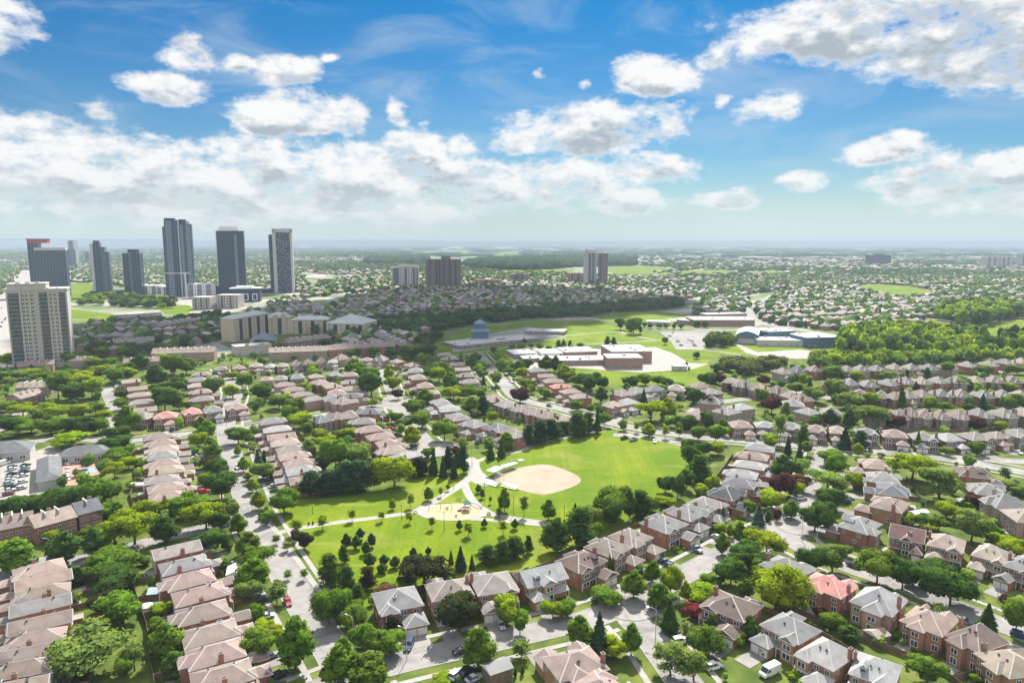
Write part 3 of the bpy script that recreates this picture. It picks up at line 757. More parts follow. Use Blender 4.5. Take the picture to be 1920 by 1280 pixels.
HT = {}
def house_type(key, w, d, hw=5.5, pitch=0.52, bay=None, gar=None, axis=None, gable_main=False, low=None, rear=None):
    """All shapes of one house kind in local coordinates, front at -y, origin at the ground centre.
       bay=(x0,x1,proj,kind)  gar=(x0,x1,proj,depth,kind)  low=(x0,x1,y0,y1)  rear=(x0,x1,proj)"""
    O = 0.45
    wl = MB(); rf = MB()
    x0, x1, y0, y1 = -w/2, w/2, -d/2, d/2
    wl.box(x0, y0, 0, x1, y1, hw, bottom=False)
    g = (gable_main, gable_main)
    rise = rf.hip(x0-O, y0-O, x1+O, y1+O, hw+0.22, pitch=pitch, axis=axis, gable=g, mg=3)
    if bay:
        bx0, bx1, pj, kind = bay
        wl.box(bx0, y0-pj, 0, bx1, y0+0.02, hw-0.004, bottom=False)
        bw = (bx1-bx0)/2 + O
        rf.hip(bx0-O, y0-pj-O, bx1+O, y0+bw+0.6, hw+0.216, rise=bw*pitch*1.1, axis='y', gable=(kind == 'gable', True), mg=3)
    if rear:
        bx0, bx1, pj = rear
        if pj < 1.9:   # canted bay at the back
            cpts = [(bx0, y1-0.02), (bx0, y1+pj*0.5), (bx0+0.9, y1+pj), (bx1-0.9, y1+pj), (bx1, y1+pj*0.5), (bx1, y1-0.02)]
            wl.prism(cpts, 0, hw-0.006, bottom=False)
        else:
            wl.box(bx0, y1-0.02, 0, bx1, y1+pj, hw-0.006, bottom=False)
        bw = (bx1-bx0)/2 + O
        rf.hip(bx0-O, y1-bw-0.6, bx1+O, y1+pj+O, hw+0.212, rise=bw*pitch*1.05, axis='y', gable=(True, False), mg=3)
    gw = gr = None
    T = {'w': w, 'd': d, 'hw': hw, 'rise': rise, 'bay': bay, 'gar': gar, 'pitch': pitch, 'rear': rear}
    if gar:
        gx0, gx1, pj, dep, kind = gar
        gw = MB(); gr = MB(); gh = 2.9
        gw.box(gx0, y0-pj, 0, gx1, y0-pj+dep, gh, bottom=False)
        gr.hip(gx0-O, y0-pj-O, gx1+O, y0-pj+dep+O*0.2, gh+0.2, pitch=pitch, gable=((kind == 'gable'), False), mg=3, axis='y' if kind == 'gable' else None)
        if low is None and gx0 > x0+1: low = (x0, gx0-O-0.02, y0-1.7, y0)
        elif low is None and gx1 < x1-1: low = (gx1+O+0.02, x1, y0-1.7, y0)
        if low:
            lx0, lx1, ly0, ly1 = low
            i = 2.75
            gr.face([(lx0,ly0,i),(lx1,ly0,i),(lx1,ly1-0.01,i+1.0),(lx0,ly1-0.01,i+1.0)], 0)
            gr.box(lx0, ly0, i-0.18, lx1, ly0+0.12, i-0.004, 1)
            for px_ in (lx0+0.15, lx1-0.15): gr.box(px_-0.09, ly0+0.1, 0, px_+0.09, ly0+0.28, i-0.18, 1)
        T['gwall'] = gw.mesh('garage_wall', [M['brick']]); T['groof'] = gr.mesh('garage_roof', [M['roof'], M['trim'], M['ridge'], M['brick']])
    T['wall'] = wl.mesh('wall', [M['brick']]); T['roof'] = rf.mesh('roof', [M['roof'], M['trim'], M['ridge'], M['brick']])
    HT[key] = T
house_type('detached_a', 11.2, 10.2, bay=(-5.2, -0.8, 1.3, 'hip'), gar=(0.2, 5.6, 5.2, 6.0, 'hip'))
house_type('detached_b', 11.0, 10.6, bay=(0.9, 5.1, 1.2, 'gable'), gar=(-5.5, -0.1, 5.0, 5.8, 'hip'), rear=(-3.0, 1.2, 1.6))
house_type('detached_c', 12.0, 9.6, bay=(-5.6, -1.6, 1.0, 'gable'), gar=(0.6, 6.0, 4.6, 5.6, 'gable'), rear=(-1.0, 3.6, 1.5))
house_type('detached_d', 10.4, 11.0, pitch=0.58, bay=(1.0, 4.9, 1.6, 'hip'), gar=(-5.2, 0.0, 5.6, 6.2, 'hip'))
house_type('narrow_a', 7.6, 12.6, pitch=0.50, gar=(-0.2, 3.6, 4.6, 5.4, 'hip'), bay=(-3.5, -0.6, 0.7, 'hip'))
house_type('narrow_b', 7.8, 12.0, pitch=0.55, gar=(-3.7, 0.1, 5.0, 5.8, 'gable'), rear=(-2.0, 2.0, 2.0))
house_type('narrow_c', 7.4, 13.2, pitch=0.46, axis='y', gar=(-0.2, 3.5, 4.2, 5.0, 'hip'), gable_main=True)
house_type('steep_a', 8.6, 10.6, hw=5.8, pitch=0.85, bay=(-4.0, -0.6, 1.0, 'gable'), gar=(0.1, 4.2, 3.2, 5.6, 'gable'), rear=(-2.6, 1.0, 1.3))
house_type('steep_b', 9.2, 10.8, hw=5.8, pitch=0.80, bay=(0.7, 4.2, 1.2, 'hip'), gar=(-4.5, -0.1, 3.4, 5.4, 'hip'), rear=(-1.2, 2.8, 2.0))
house_type('semi_a', 8.8, 9.0, hw=5.4, pitch=0.5, axis='x', gar=(-4.2, 0.6, 4.2, 5.2, 'hip'), bay=(1.1, 4.1, 0.8, 'gable'))
house_type('link_a', 7.2, 11.0, hw=5.4, pitch=0.42, axis='y', gable_main=True, gar=(-0.4, 3.4, 4.0, 5.0, 'gable'))

house_type('detached_e', 11.4, 9.8, pitch=0.56, bay=(-5.3, -1.5, 1.5, 'gable'), gar=(0.3, 5.7, 4.2, 5.2, 'hip'), rear=(0.6, 4.8, 2.4))
house_type('detached_f', 10.8, 11.2, pitch=0.5, axis='y', bay=(1.2, 5.0, 0.9, 'gable'), gar=(-5.4, -0.2, 5.4, 6.2, 'gable'), rear=(-4.8, -0.8, 1.7))
house_type('detached_g', 12.4, 9.2, pitch=0.60, bay=(-1.9, 1.9, 1.1, 'gable'), gar=(2.0, 6.2, 3.6, 5.0, 'hip'), gable_main=True)
house_type('steep_c', 8.8, 11.0, hw=5.8, pitch=0.75, axis='y', bay=(-4.1, -0.9, 1.3, 'hip'), gar=(0.0, 4.3, 3.6, 5.6, 'gable'), rear=(0.4, 3.6, 1.6))
def dormer_mesh():
    mb = MB(); mb.box(-0.8, 0, -0.6, 0.8, 2.6, 1.15, 2); mb.hip(-1.0, -0.2, 1.0, 3.2, 1.15, rise=0.7, axis='y', gable=(True, True), m=0, mtrim=1, mg=2, fascia=0.12, caps=False)
    mb.box(-0.55, -0.06, 0.15, 0.55, 0.02, 1.0, 3); return mb.mesh('dormer', [M['roof'], M['trim'], M['brick'], M['glass']])
DORM = dormer_mesh()
PATIO, DRIVE_SPOTS = MB(), []

ROOFC = {'grey': (0.195, 0.192, 0.190), 'pale grey': (0.275, 0.275, 0.275), 'slate grey': (0.125, 0.132, 0.142), 'brown': (0.205, 0.166, 0.144), 'dark brown': (0.125, 0.095, 0.082),
         'tan': (0.285, 0.238, 0.195), 'pinkish brown': (0.250, 0.188, 0.163), 'red': (0.40, 0.19, 0.175), 'grey brown': (0.215, 0.19, 0.172), 'charcoal': (0.06, 0.063, 0.07), 'maroon': (0.155, 0.09, 0.08)}
WALLC = {'red': (0.29, 0.140, 0.100), 'orange': (0.345, 0.190, 0.122), 'brown': (0.20, 0.14, 0.11), 'grey': (0.26, 0.225, 0.20), 'pink': (0.33, 0.215, 0.17), 'buff': (0.36, 0.29, 0.225)}
ORD = ['first','second','third','fourth','fifth','sixth','seventh','eighth','ninth','tenth','eleventh','twelfth','thirteenth','fourteenth','fifteenth','sixteenth','seventeenth','eighteenth','nineteenth','twentieth',
       'twenty-first','twenty-second','twenty-third','twenty-fourth','twenty-fifth','twenty-sixth','twenty-seventh','twenty-eighth','twenty-ninth','thirtieth']
ROWINFO = {}
HOUSES = []     # (x, y, radius)
DRIVES = MB()
def jit(c, s=0.07, r=random):
    k = 1 + r.uniform(-s, s)
    return tuple(max(0.005, x*k*(1 + r.uniform(-s, s)*0.4)) for x in c)

def in_view_wall(pos, nrm):
    to = Vector((0, 0, CAM_H)) - pos; to.z = 0
    return nrm.dot(to.normalized()) > 0.08

def build_house(pos, rz, key, roof, wall, label, group, lod, sc=(1, 1, 1), flip=False, drive=7.0, dz=0.0, skylight=False, name='brick_house', noch=False):
    T = HT[key]
    rr = random.Random(int(pos.x*13.7 + pos.y*7.1))
    root = empty(name, (pos.x, pos.y, dz), rz, (sc[0]*(-1 if flip else 1), sc[1], sc[2]))
    tag(root, label, 'house', group)
    rc, wc = jit(ROOFC[roof], 0.08, rr), jit(WALLC[wall], 0.10, rr)
    inst('wall', T['wall'], root, color=wc)
    ro = inst('roof', T['roof'], root, color=rc)
    w, d, hw = T['w'], T['d'], T['hw']
    gr = None
    if 'gwall' in T:
        inst('garage_wall', T['gwall'], root, color=wc); gr = inst('garage_roof', T['groof'], root, color=rc)
        gx0, gx1, pj, dep, kd = T['gar']
        n = 2 if gx1-gx0 > 4.9 else 1
        for k in range(n):
            cx = gx0 + (gx1-gx0)*(k+0.5)/n
            if lod < 3: inst('garage_door', GDOOR, root, (cx, -d/2-pj-0.03, 0.02), sc=(0.95 if n == 2 else 1.2, 1, 1))
        if drive > 0:
            ca, sa = math.cos(rz), math.sin(rz); fx = -1 if flip else 1
            L = [(gx0+0.2, -d/2-pj), (gx1-0.2, -d/2-pj), (gx1-0.2, -d/2-pj-drive), (gx0+0.2, -d/2-pj-drive)]
            P = [(pos.x + (x*fx*sc[0])*ca - y*sc[1]*sa, pos.y + (x*fx*sc[0])*sa + y*sc[1]*ca) for x, y in L]
            zz = 0.06 + 0.0013*(len(HOUSES) % 40)
            a = sum(P[i][0]*P[(i+1)%4][1]-P[(i+1)%4][0]*P[i][1] for i in range(4))
            if a < 0: P = P[::-1]
            DRIVES.face([(p[0], p[1], zz) for p in P])
    # chimney on the side wall
    if lod < 3 and not noch and rr.random() < (0.75 if lod == 0 else 0.5):
        sx = rr.choice((-1, 1)); yy = rr.uniform(-0.1, 0.3)*d
        inst('chimney', CHIM, ro, (sx*(w/2+0.1), yy, hw+T['rise']*0.75+0.5), rz=math.pi/2, color=jit(WALLC['red' if wall in ('red','orange','pink') else wall], 0.1, rr))
    if lod == 0:
        ra = T['pitch']
        for k in range(rr.randint(2, 3)):
            vx = rr.uniform(-0.16, 0.16)*w; vy = d/2*0.45*(1 if rr.random() < 0.55 else -1)
            zz = hw+0.22 + ra*min(d/2+0.45-abs(vy), w/2+0.45-abs(vx))
            inst('roof_vent', VENT, ro, (vx, vy, zz))
        if rr.random() < 0.22:
            vx = (-0.22 if T['bay'] and T['bay'][0] > 0 else 0.22)*w; inst('dormer', DORM, ro, (vx, -d/2+1.0, hw+0.22+ra*1.2), color=rc)
        if skylight: inst('skylight', SKYL, ro, (w*0.1, -d*0.2, hw+0.3+ra*(d*0.3+0.45)))
    # windows on the walls one can see
    ca, sa = math.cos(rz), math.sin(rz); fx = -1 if flip else 1
    def wn(lx, ly): return Vector((lx*fx*ca - ly*sa, lx*fx*sa + ly*ca, 0))
    def win(x, y, z, ww, hh, r): inst('window', WIN, root, (x, y, z), rz=r, sc=(ww, 1, hh))
    if lod >= 3: return root
    front, back, left, right = (in_view_wall(pos, wn(*v)) for v in ((0,-1),(0,1),(-1,0),(1,0)))
    y0, y1 = -d/2, d/2
    if front:
        if T['bay']:
            bx0, bx1, pj, kd = T['bay']; bw = bx1-bx0
            win((bx0+bx1)/2, y0-pj, 3.3, min(2.4, bw*0.62), 1.5, 0)
            if lod < 2: win((bx0+bx1)/2, y0-pj, 0.7, min(2.6, bw*0.66), 1.7, 0)
        spans = [(-w/2, w/2)]
        if T['bay']: spans = [s for s in ((-w/2, T['bay'][0]), (T['bay'][1], w/2)) if s[1]-s[0] > 1.4]
        for a, b in spans:
            n = 2 if b-a > 4.2 else 1
            for k in range(n): win(a+(b-a)*(k+0.5)/n, y0, 3.75, min(1.5, (b-a)/n*0.6), 1.2, 0)
        if lod < 2 and T['gar']:
            gx0, gx1 = T['gar'][:2]
            fxp = gx0-1.2 if gx0 > -w/2+1.5 else gx1+1.2
            if not T['bay'] or not (T['bay'][0]-0.9 < fxp < T['bay'][1]+0.9): inst('front_door', FDOOR, root, (fxp, y0, 0.15))
    if back:
        yb = y1
        cols = [(-w*0.30, 1.7), (w*0.30, 1.7)] if w < 9 else [(-w*0.36, 1.5), (w*0.36, 1.6)]
        if T['rear']:
            bx0, bx1, pj = T['rear']
            win((bx0+bx1)/2, y1+pj, 3.4, min(2.2, (bx1-bx0)*0.5), 1.4, math.pi); 
            if lod < 2: win((bx0+bx1)/2, y1+pj, 0.6, min(2.4, (bx1-bx0)*0.5), 1.9, math.pi)
            cols = [c for c in cols if c[0]+c[1]/2 < bx0-0.1 or c[0]-c[1]/2 > bx1+0.1]
        else: cols.append((0, 1.6))
        for cx, cw in cols:
            win(cx, y1, 3.6, cw, 1.25, math.pi)
            if lod < 2: win(cx, y1, 0.7, cw*1.1, 1.8, math.pi)
    if lod < 2:
        for ok, sx in ((left, -1), (right, 1)):
            if not ok: continue
            for yy, z, ww, hh in ((-d*0.28, 3.7, 0.9, 1.1), (d*0.24, 3.6, 1.3, 1.2), (d*0.10, 1.0, 1.2, 1.3)):
                win(sx*w/2, yy, z, ww, hh, -math.pi/2*(-sx) if sx == 1 else -math.pi/2)
    return root

def row(name, pts, toward, keys, roofs, walls, lab, group, lod=1, wmax=13.0, drive=7.0, labs=None, sx=None, name_='brick_house', fl=None, straight=False):
    """A row of houses whose roof centres are the photo pixels PTS; they face the pixel TOWARD.
       LAB is the label tail; each house gets colour + ordinal + LAB."""
    W = [at(x, y, 6.3) for x, y in pts]
    for w_ in W: w_.z = 0
    tw = at(*toward); tw.z = 0
    rr = random.Random(name)
    n = len(W); ROWINFO[name] = []
    for i, p in enumerate(W):
        if n > 1:
            a, b = (W[0], W[-1]) if straight else (W[max(i-1, 0)], W[min(i+1, n-1)])
            t = (b - a).normalized()
            nb = min([(W[j]-p).length for j in (i-1, i+1) if 0 <= j < n])
        else:
            t = Vector((1, 0, 0)); nb = 14
            q = (tw - p).normalized(); t = Vector((-q.y, q.x, 0))
        nv = Vector((-t.y, t.x, 0))
        if nv.dot(tw - p) < 0: nv = -nv
        rz = math.atan2(nv.y, nv.x) + math.pi/2
        key = keys[i] if isinstance(keys, list) and len(keys) == n else rr.choice(keys)
        T = HT[key]
        s = max(0.80, min(1.12, (nb - 1.7) / T['w'])) if sx is None else sx
        roof = roofs[i] if len(roofs) == n else rr.choice(roofs)
        wall = walls[i] if len(walls) == n else rr.choice(walls)
        flip = fl if fl is not None else rr.random() < 0.5
        ord_ = ORD[i]
        label = labs[i] if labs else f"{roof}-roofed {wall} brick house, {ord_} {lab}"
        sy = 0.98 + 0.05*rr.random()
        build_house(p, rz, key, roof, wall, label, group, lod, (s, sy, 0.97 + 0.06*rr.random()), flip, drive, skylight=rr.random() < 0.3)
        if T['gar'] and lod < 2:
            gx0, gx1, pj = T['gar'][:3]; fx = -1 if flip else 1; ca, sa = math.cos(rz), math.sin(rz)
            lx, ly = ((gx0 + gx1)/2 + rr.choice((-1.1, 1.1) if gx1-gx0 > 4.9 else (0,)))*fx*s, -T['d']/2 - pj - 3.4
            DRIVE_SPOTS.append((name, i, p.x + lx*ca - ly*sa, p.y + lx*sa + ly*ca, rz - math.pi/2, rr.random()))
            px0, py0, pw, pd = rr.uniform(-3, 0), T['d']/2 + (T['rear'][2] if T['rear'] else 0), rr.uniform(3, 5), rr.uniform(2.5, 4)
            q = [(px0, py0), (px0+pw, py0), (px0+pw, py0+pd), (px0, py0+pd)]
            PATIO.face([(p.x + x*ca - y*sa, p.y + x*sa + y*ca, 0.045) for x, y in q])
        ROWINFO[name].append((p, nv, T['d'], T['w']*s, 7.5 if lod == 0 else 6.0))
        HOUSES.append((p.x, p.y, max(T['w']*s, T['d'])*0.62, rz, T['w']*s, T['d']))
# ---------------------------------------------------------------- trees
import bmesh
def ico(sub):
    bm = bmesh.new(); bmesh.ops.create_icosphere(bm, subdivisions=sub, radius=1.0)
    V = np.array([v.co[:] for v in bm.verts]); F = np.array([[v.index for v in f.verts] for f in bm.faces]); bm.free()
    return V, F
ICO1, ICO2 = ico(1), ico(2)
def unit(v): return v / np.maximum(np.linalg.norm(v, axis=-1, keepdims=True), 1e-9)

def leaf_cloud(lobes, n, size, r_, up=0.25, shell=(0.72, 1.08), flat=0.0):
    """Leaf-clump quads over a set of lobes [(centre, radii)]; returns V, F, normals."""
    C = np.array([l[0] for l in lobes], float); Rr = np.array([l[1] for l in lobes], float)
    wgt = (Rr[:, 0]*Rr[:, 2]); wgt /= wgt.sum()
    k = r_.choice(len(lobes), n, p=wgt)
    d = unit(r_.standard_normal((n, 3)) + np.array([0, 0, up]))
    rad = r_.uniform(shell[0], shell[1], (n, 1))
    rad = np.where(r_.random((n, 1)) < 0.10, rad*r_.uniform(1.08, 1.32, (n, 1)), rad)
    P = C[k] + d * Rr[k] * rad
    nn = unit(d*0.7 + r_.standard_normal((n, 3))*0.55 + np.array([0, 0, flat]))
    t = unit(np.cross(nn, r_.standard_normal((n, 3)))); b = np.cross(nn, t)
    s = size * r_.uniform(0.55, 1.35, (n, 1))
    e = r_.uniform(0.55, 1.0, (n, 1))
    Q = np.stack([P - t*s - b*s*e*0.3, P + b*s*e*-1.0 + t*s*0.2, P + t*s + b*s*e*0.25, P + b*s*e - t*s*0.15], 1)
    NN = unit(d*0.9 + nn*0.35 + np.array([0, 0, 0.15]))
    NN = np.repeat(NN[:, None], 4, 1)
    F = np.arange(n*4).reshape(n, 4)
    return Q.reshape(-1, 3), F, NN.reshape(-1, 3)

def blob_core(lobes, r_, k=0.80, base=ICO2):
    Vs, Fs, Ns, n = [], [], [], 0
    V0, F0 = base
    for c, rr in lobes:
        nz = 1 + 0.16*r_.standard_normal((len(V0), 1))
        Vs.append(V0*nz*np.array(rr)*k + np.array(c)); Ns.append(unit(V0 + 0.25*r_.standard_normal(V0.shape)))
        Fs.append(np.column_stack([F0, F0[:, 2]]) + n); n += len(V0)
    return np.concatenate(Vs), np.concatenate(Fs), np.concatenate(Ns)

def tri_quads(F):   # icosphere triangles kept as triangles inside a mixed mesh
    return F

def crown_mesh(name, lobes, n, size, r_, up=0.25, k=0.80, shell=(0.72, 1.08), flat=0.0, extra=None):
    Vc, Fc, Nc = blob_core(lobes, r_, k)
    Vl, Fl, Nl = leaf_cloud(lobes, n, size, r_, up, shell, flat)
    V = [Vc, Vl]; Nn = [Nc, Nl]
    tris = Fc[:, :3]; quads = Fl + len(Vc); tot = len(Vc) + len(Vl)
    if extra is not None:
        Ve, Fe, Ne = extra; V.append(Ve); Nn.append(Ne); quads = np.concatenate([quads, Fe + tot])
    V = np.concatenate(V); Nn = np.concatenate(Nn)
    me = bpy.data.meshes.new(name)
    nt_, nq = len(tris), len(quads)
    me.vertices.add(len(V)); me.vertices.foreach_set('co', V.astype(np.float32).ravel())
    me.loops.add(nt_*3 + nq*4); me.loops.foreach_set('vertex_index', np.concatenate([tris.ravel(), quads.ravel()]).astype(np.int32))
    me.polygons.add(nt_ + nq)
    me.polygons.foreach_set('loop_start', np.concatenate([np.arange(nt_)*3, nt_*3 + np.arange(nq)*4]).astype(np.int32))
    me.materials.append(M['leaf']); me.update(calc_edges=True)
    me.polygons.foreach_set('use_smooth', np.ones(nt_+nq, bool))
    me.normals_split_custom_set_from_vertices([tuple(x) for x in Nn])
    return me

def trunk_mesh(name, h, r, limbs, r_):
    mb = MB()
    z = 0; p = Vector((0, 0, 0)); 
    for k in range(3):
        q = Vector((r_.uniform(-0.12, 0.12), r_.uniform(-0.12, 0.12), h*(k+1)/3)); mb.tube(p, q, r*(1-0.22*k), r*(1-0.22*(k+1)), 7); p = q
    for k in range(limbs):
        a = 2*math.pi*k/max(limbs, 1) + r_.uniform(-0.4, 0.4); s = Vector((0, 0, h*r_.uniform(0.55, 0.95)))
        l = h*r_.uniform(0.45, 0.8); e = s + Vector((math.cos(a)*l*0.6, math.sin(a)*l*0.6, l*0.75)); mb.tube(s, e, r*0.42, r*0.12, 5)
    return mb.mesh(name, [M['bark']])

# reference trees: 10 m high, crown about 8 m across; instances are scaled
TREES = {}
def lobes_round(r_, n=11, rx=3.3, zc=5.4, rz=3.8, lr=1.8):
    L = [((0, 0, zc), (rx*0.72, rx*0.72, rz*0.75))]
    for i in range(n):
        d = unit(r_.standard_normal(3)); d[2] = d[2]*0.9 + 0.12
        q = r_.uniform(0.55, 0.95); s = lr*r_.uniform(0.55, 1.3)
        L.append((tuple(np.array([0, 0, zc]) + d*np.array([rx, rx, rz])*q), (s, s*r_.uniform(0.85, 1.15), s*r_.uniform(0.7, 0.95))))
    return L
def make_trees():
    def add(kind, var, crown, trunk): TREES.setdefault(kind, []).append((crown, trunk))
    for v in range(5):
        r_ = np.random.default_rng(100+v)
        add('round', v, crown_mesh('crown', lobes_round(r_, 15), 4400, 0.25, r_), trunk_mesh('trunk', 4.2, 0.24, 5, r_))
        # wide spreading crowns (locust, willow): flat tiers with gaps
        L = [((0, 0, 6.0), (2.0, 2.0, 1.3))]
        for i in range(13):
            a = r_.uniform(0, 6.28); q = r_.uniform(0.8, 3.3); s = r_.uniform(1.1, 1.9)
            L.append(((math.cos(a)*q, math.sin(a)*q, r_.uniform(5.2, 8.6) - q*0.45), (s, s*r_.uniform(0.8, 1.2), s*0.55)))
        add('wide', v, crown_mesh('crown', L, 4200, 0.24, r_, up=0.4, k=0.62, shell=(0.55, 1.22)), trunk_mesh('trunk', 4.4, 0.25, 6, r_))
        # upright ovate street trees
        L = []
        for i in range(16):
            z = 2.2 + 7.0*(i+0.5)/16; t = (z-1.6)/8.2
            R0 = 2.35*math.sin(math.pi*min(1, t*0.92+0.12))**0.8 * (1.12 - 0.42*t)
            a = i*2.4 + r_.uniform(-0.5, 0.5); q = R0*r_.uniform(0.35, 0.7); s = max(0.65, R0*r_.uniform(0.5, 0.72))
            L.append(((math.cos(a)*q, math.sin(a)*q, z), (s, s, s*1.15)))
        L.append(((0, 0, 5.2), (1.5, 1.5, 3.0)))
        add('oval', v, crown_mesh('crown', L, 3600, 0.23, r_), trunk_mesh('trunk', 3.2, 0.17, 4, r_))
        # spruce: drooping branch tiers round a cone
        Q, NN = [], []
        for i in range(560):
            t = r_.random()**0.8; z = 0.7 + 9.0*(1-t)*1.0; z = 0.6 + 9.2*t
            R0 = 2.15*(1 - t)**0.88 + 0.10; tier = 0.82 + 0.18*math.sin(z*5.2); ln = R0*tier*r_.uniform(0.75, 1.12)
            a = r_.uniform(0, 6.283); ca, sa = math.cos(a), math.sin(a); w = 0.22 + 0.34*(1-t); 
            d = np.array([ca, sa, 0.0]); sd = np.array([-sa, ca, 0.0]); c0 = np.array([0, 0, z])
            i0, i1 = 0.30*ln, ln; dr = -0.30*ln*r_.uniform(0.5, 1.2)
            up_ = np.array([0, 0, 0.10])
            p0 = c0 + d*i0; p1 = c0 + d*(i0+i1)/2 + np.array([0, 0, dr*0.35]); p2 = c0 + d*i1 + np.array([0, 0, dr])
            Q += [p0, p1 - sd*w, p2, p1 + sd*w]
            nv = unit(d*0.75 + np.array([0, 0, 0.55]) + 0.25*r_.standard_normal(3)); NN += [nv]*4
            b = r_.uniform(0.35, 0.6); q1 = p1 + np.array([0, 0, -0.32]); Q += [p1 + sd*w*0.7, q1, p2 + np.array([0, 0, -0.15]), p1 - sd*w*0.4]; NN += [nv]*4
        Q = np.array(Q); NN = np.array(NN); F = np.arange(len(Q)).reshape(-1, 4)
        core = [((0, 0, 0.6 + 9.0*t), (1.55*(1-t)+0.1, 1.55*(1-t)+0.1, 1.0)) for t in (0.08, 0.22, 0.36, 0.5, 0.64, 0.78, 0.9)]
        add('spruce', v, crown_mesh('crown', core, 200, 0.2, r_, k=0.85, extra=(Q, F, NN)), trunk_mesh('trunk', 2.0, 0.16, 0, r_))
        # pines: rough dark stacked clumps, open at the edge
        L = []
        for i in range(14):
            z = 2.0 + 7.2*i/13; t = (z-2)/8; R0 = 2.6*(1-t)**0.55*(0.75+0.4*r_.random()); a = r_.uniform(0, 6.28); q = R0*r_.uniform(0.25, 0.75); s = 0.9 + 0.9*(1-t)
            L.append(((math.cos(a)*q, math.sin(a)*q, z), (s*1.1, s*1.1, s*0.65)))
        add('pine', v, crown_mesh('crown', L, 3400, 0.22, r_, up=0.15, shell=(0.6, 1.25), k=0.72), trunk_mesh('trunk', 5.0, 0.2, 4, r_))
        L = [((r_.uniform(-.15,.15), r_.uniform(-.15,.15), 0.9+8.3*i/9), (1.05*(1-abs(i/9-0.35)*0.95), 1.05*(1-abs(i/9-0.35)*0.95), 1.0)) for i in range(10)]
        add('column', v, crown_mesh('crown', L, 900, 0.26, r_, k=0.85), trunk_mesh('trunk', 1.2, 0.12, 0, r_))
        # young park trees with thin open crowns
        L = [((math.cos(i*2.3)*0.9*r_.uniform(.4, 1), math.sin(i*2.3)*0.9*r_.uniform(.4, 1), 4.0+4.8*i/7), (r_.uniform(0.8, 1.3), r_.uniform(0.8, 1.3), r_.uniform(0.7, 1.1))) for i in range(8)]
        add('young', v, crown_mesh('crown', L, 900, 0.26, r_, k=0.45, shell=(0.35, 1.25)), trunk_mesh('trunk', 5.0, 0.11, 4, r_))
make_trees()
REFW = {'round': 8.6, 'wide': 9.0, 'oval': 5.0, 'spruce': 4.4, 'pine': 6.0, 'column': 2.2, 'young': 4.0}
LEAFC = {'b': (0.225, 0.320, 0.022), 'g': (0.125, 0.220, 0.032), 'd': (0.072, 0.142, 0.034), 't': (0.052, 0.110, 0.066), 's': (0.160, 0.245, 0.072), 'p': (0.085, 0.040, 0.044),
         'c': (0.055, 0.052, 0.030), 'r': (0.20, 0.045, 0.06), 'u': (0.12, 0.18, 0.175), 'n': (0.15, 0.10, 0.05), 'k': (0.045, 0.062, 0.030)}
CNAME = {'b': 'yellow-green', 'g': 'mid green', 'd': 'dark green', 't': 'teal', 's': 'silvery green', 'p': 'dark purple', 'c': 'coppery brown', 'r': 'red leaved', 'u': 'blue grey', 'n': 'reddish brown', 'k': 'near black'}
KNAME = {'round': ('round_tree', 'round', 'tree'), 'wide': ('spreading_tree', 'spreading', 'tree'), 'oval': ('street_tree', 'upright', 'tree'), 'spruce': ('spruce_tree', 'conical spruce', 'conifer'),
         'pine': ('pine_tree', 'rough pine', 'conifer'), 'column': ('cedar_tree', 'columnar cedar', 'conifer'), 'young': ('young_tree', 'young', 'tree')}
TREEPOS = []
TCOUNT = {}
def plant(x, y, h, w, kind, col, label, group, tint=None):
    nm, _, cat = KNAME[kind]
    if kind == 'round' and col in 'dtk': nm = 'shade_tree'
    i = TCOUNT.get(kind, 0); TCOUNT[kind] = i + 1
    rr = random.Random(i*7 + len(kind))
    crown, trunk = TREES[kind][rr.randrange(len(TREES[kind]))]
    sz = h/10.0; sx = w/REFW[kind]
    root = empty(nm, (x, y, 0), rr.uniform(0, 6.28), (sx, sx, sz))
    tag(root, label, cat, group)
    c = jit(LEAFC[col], 0.13, rr)
    inst('trunk', trunk, root); inst('crown', crown, root, color=c)
    TREEPOS.append((x, y, w/2))
def grove(desc, group, ox, oy, sc, items):
    """Trees traced on an enlarged part of the photo: items are (X, Ybase, H, W, kind, colour)."""
    n = {}
    items = sorted(items, key=lambda t: t[0])
    cnt = {}
    for it in items: cnt[(it[4], it[5])] = cnt.get((it[4], it[5]), 0) + 1
    for X, Y, Hh, Ww, kind, col in items:
        px, py = ox + X/sc, oy + Y/sc
        d = dist(px, py); p = at(px, py)
        h = Hh/sc*d/FPX; w = Ww/sc*d/FPX
        tilt = (CAM_H)/math.hypot(p.y, CAM_H)      # looking down shows the crown's depth in its height
        h = max(h - 0.22*w*tilt, h*0.75)*1.05; w *= 1.16
        # the traced base is the near edge of the crown: the trunk stands behind it
        if kind in ('round', 'wide', 'pine'):
            f = Vector((p.x, p.y, 0)).normalized(); p = p + f*w*0.22
        k = (kind, col); n[k] = n.get(k, 0) + 1
        nm = f"{CNAME[col]} {KNAME[kind][1]} {'tree' if KNAME[kind][2] == 'tree' else ''}".replace('  ', ' ').strip()
        if cnt[k] == 1: lab = f"the one {nm} {desc}"
        else: lab = f"{ORD[n[k]-1]} {nm} from the left {desc}"
        plant(p.x, p.y, h, w, kind, col, lab, group)
DET = ['detached_a', 'detached_b', 'detached_c', 'detached_d']; NAR = ['narrow_a', 'narrow_b', 'narrow_a', 'narrow_c']; STE = ['steep_a', 'steep_b', 'steep_c']
BR = ['brown', 'pinkish brown', 'grey brown', 'tan', 'brown']; MX = ['brown', 'grey', 'pinkish brown', 'grey brown', 'pale grey']; GR = ['grey', 'grey brown', 'brown', 'grey']
RD_ = ['red', 'red', 'orange', 'brown', 'pink']
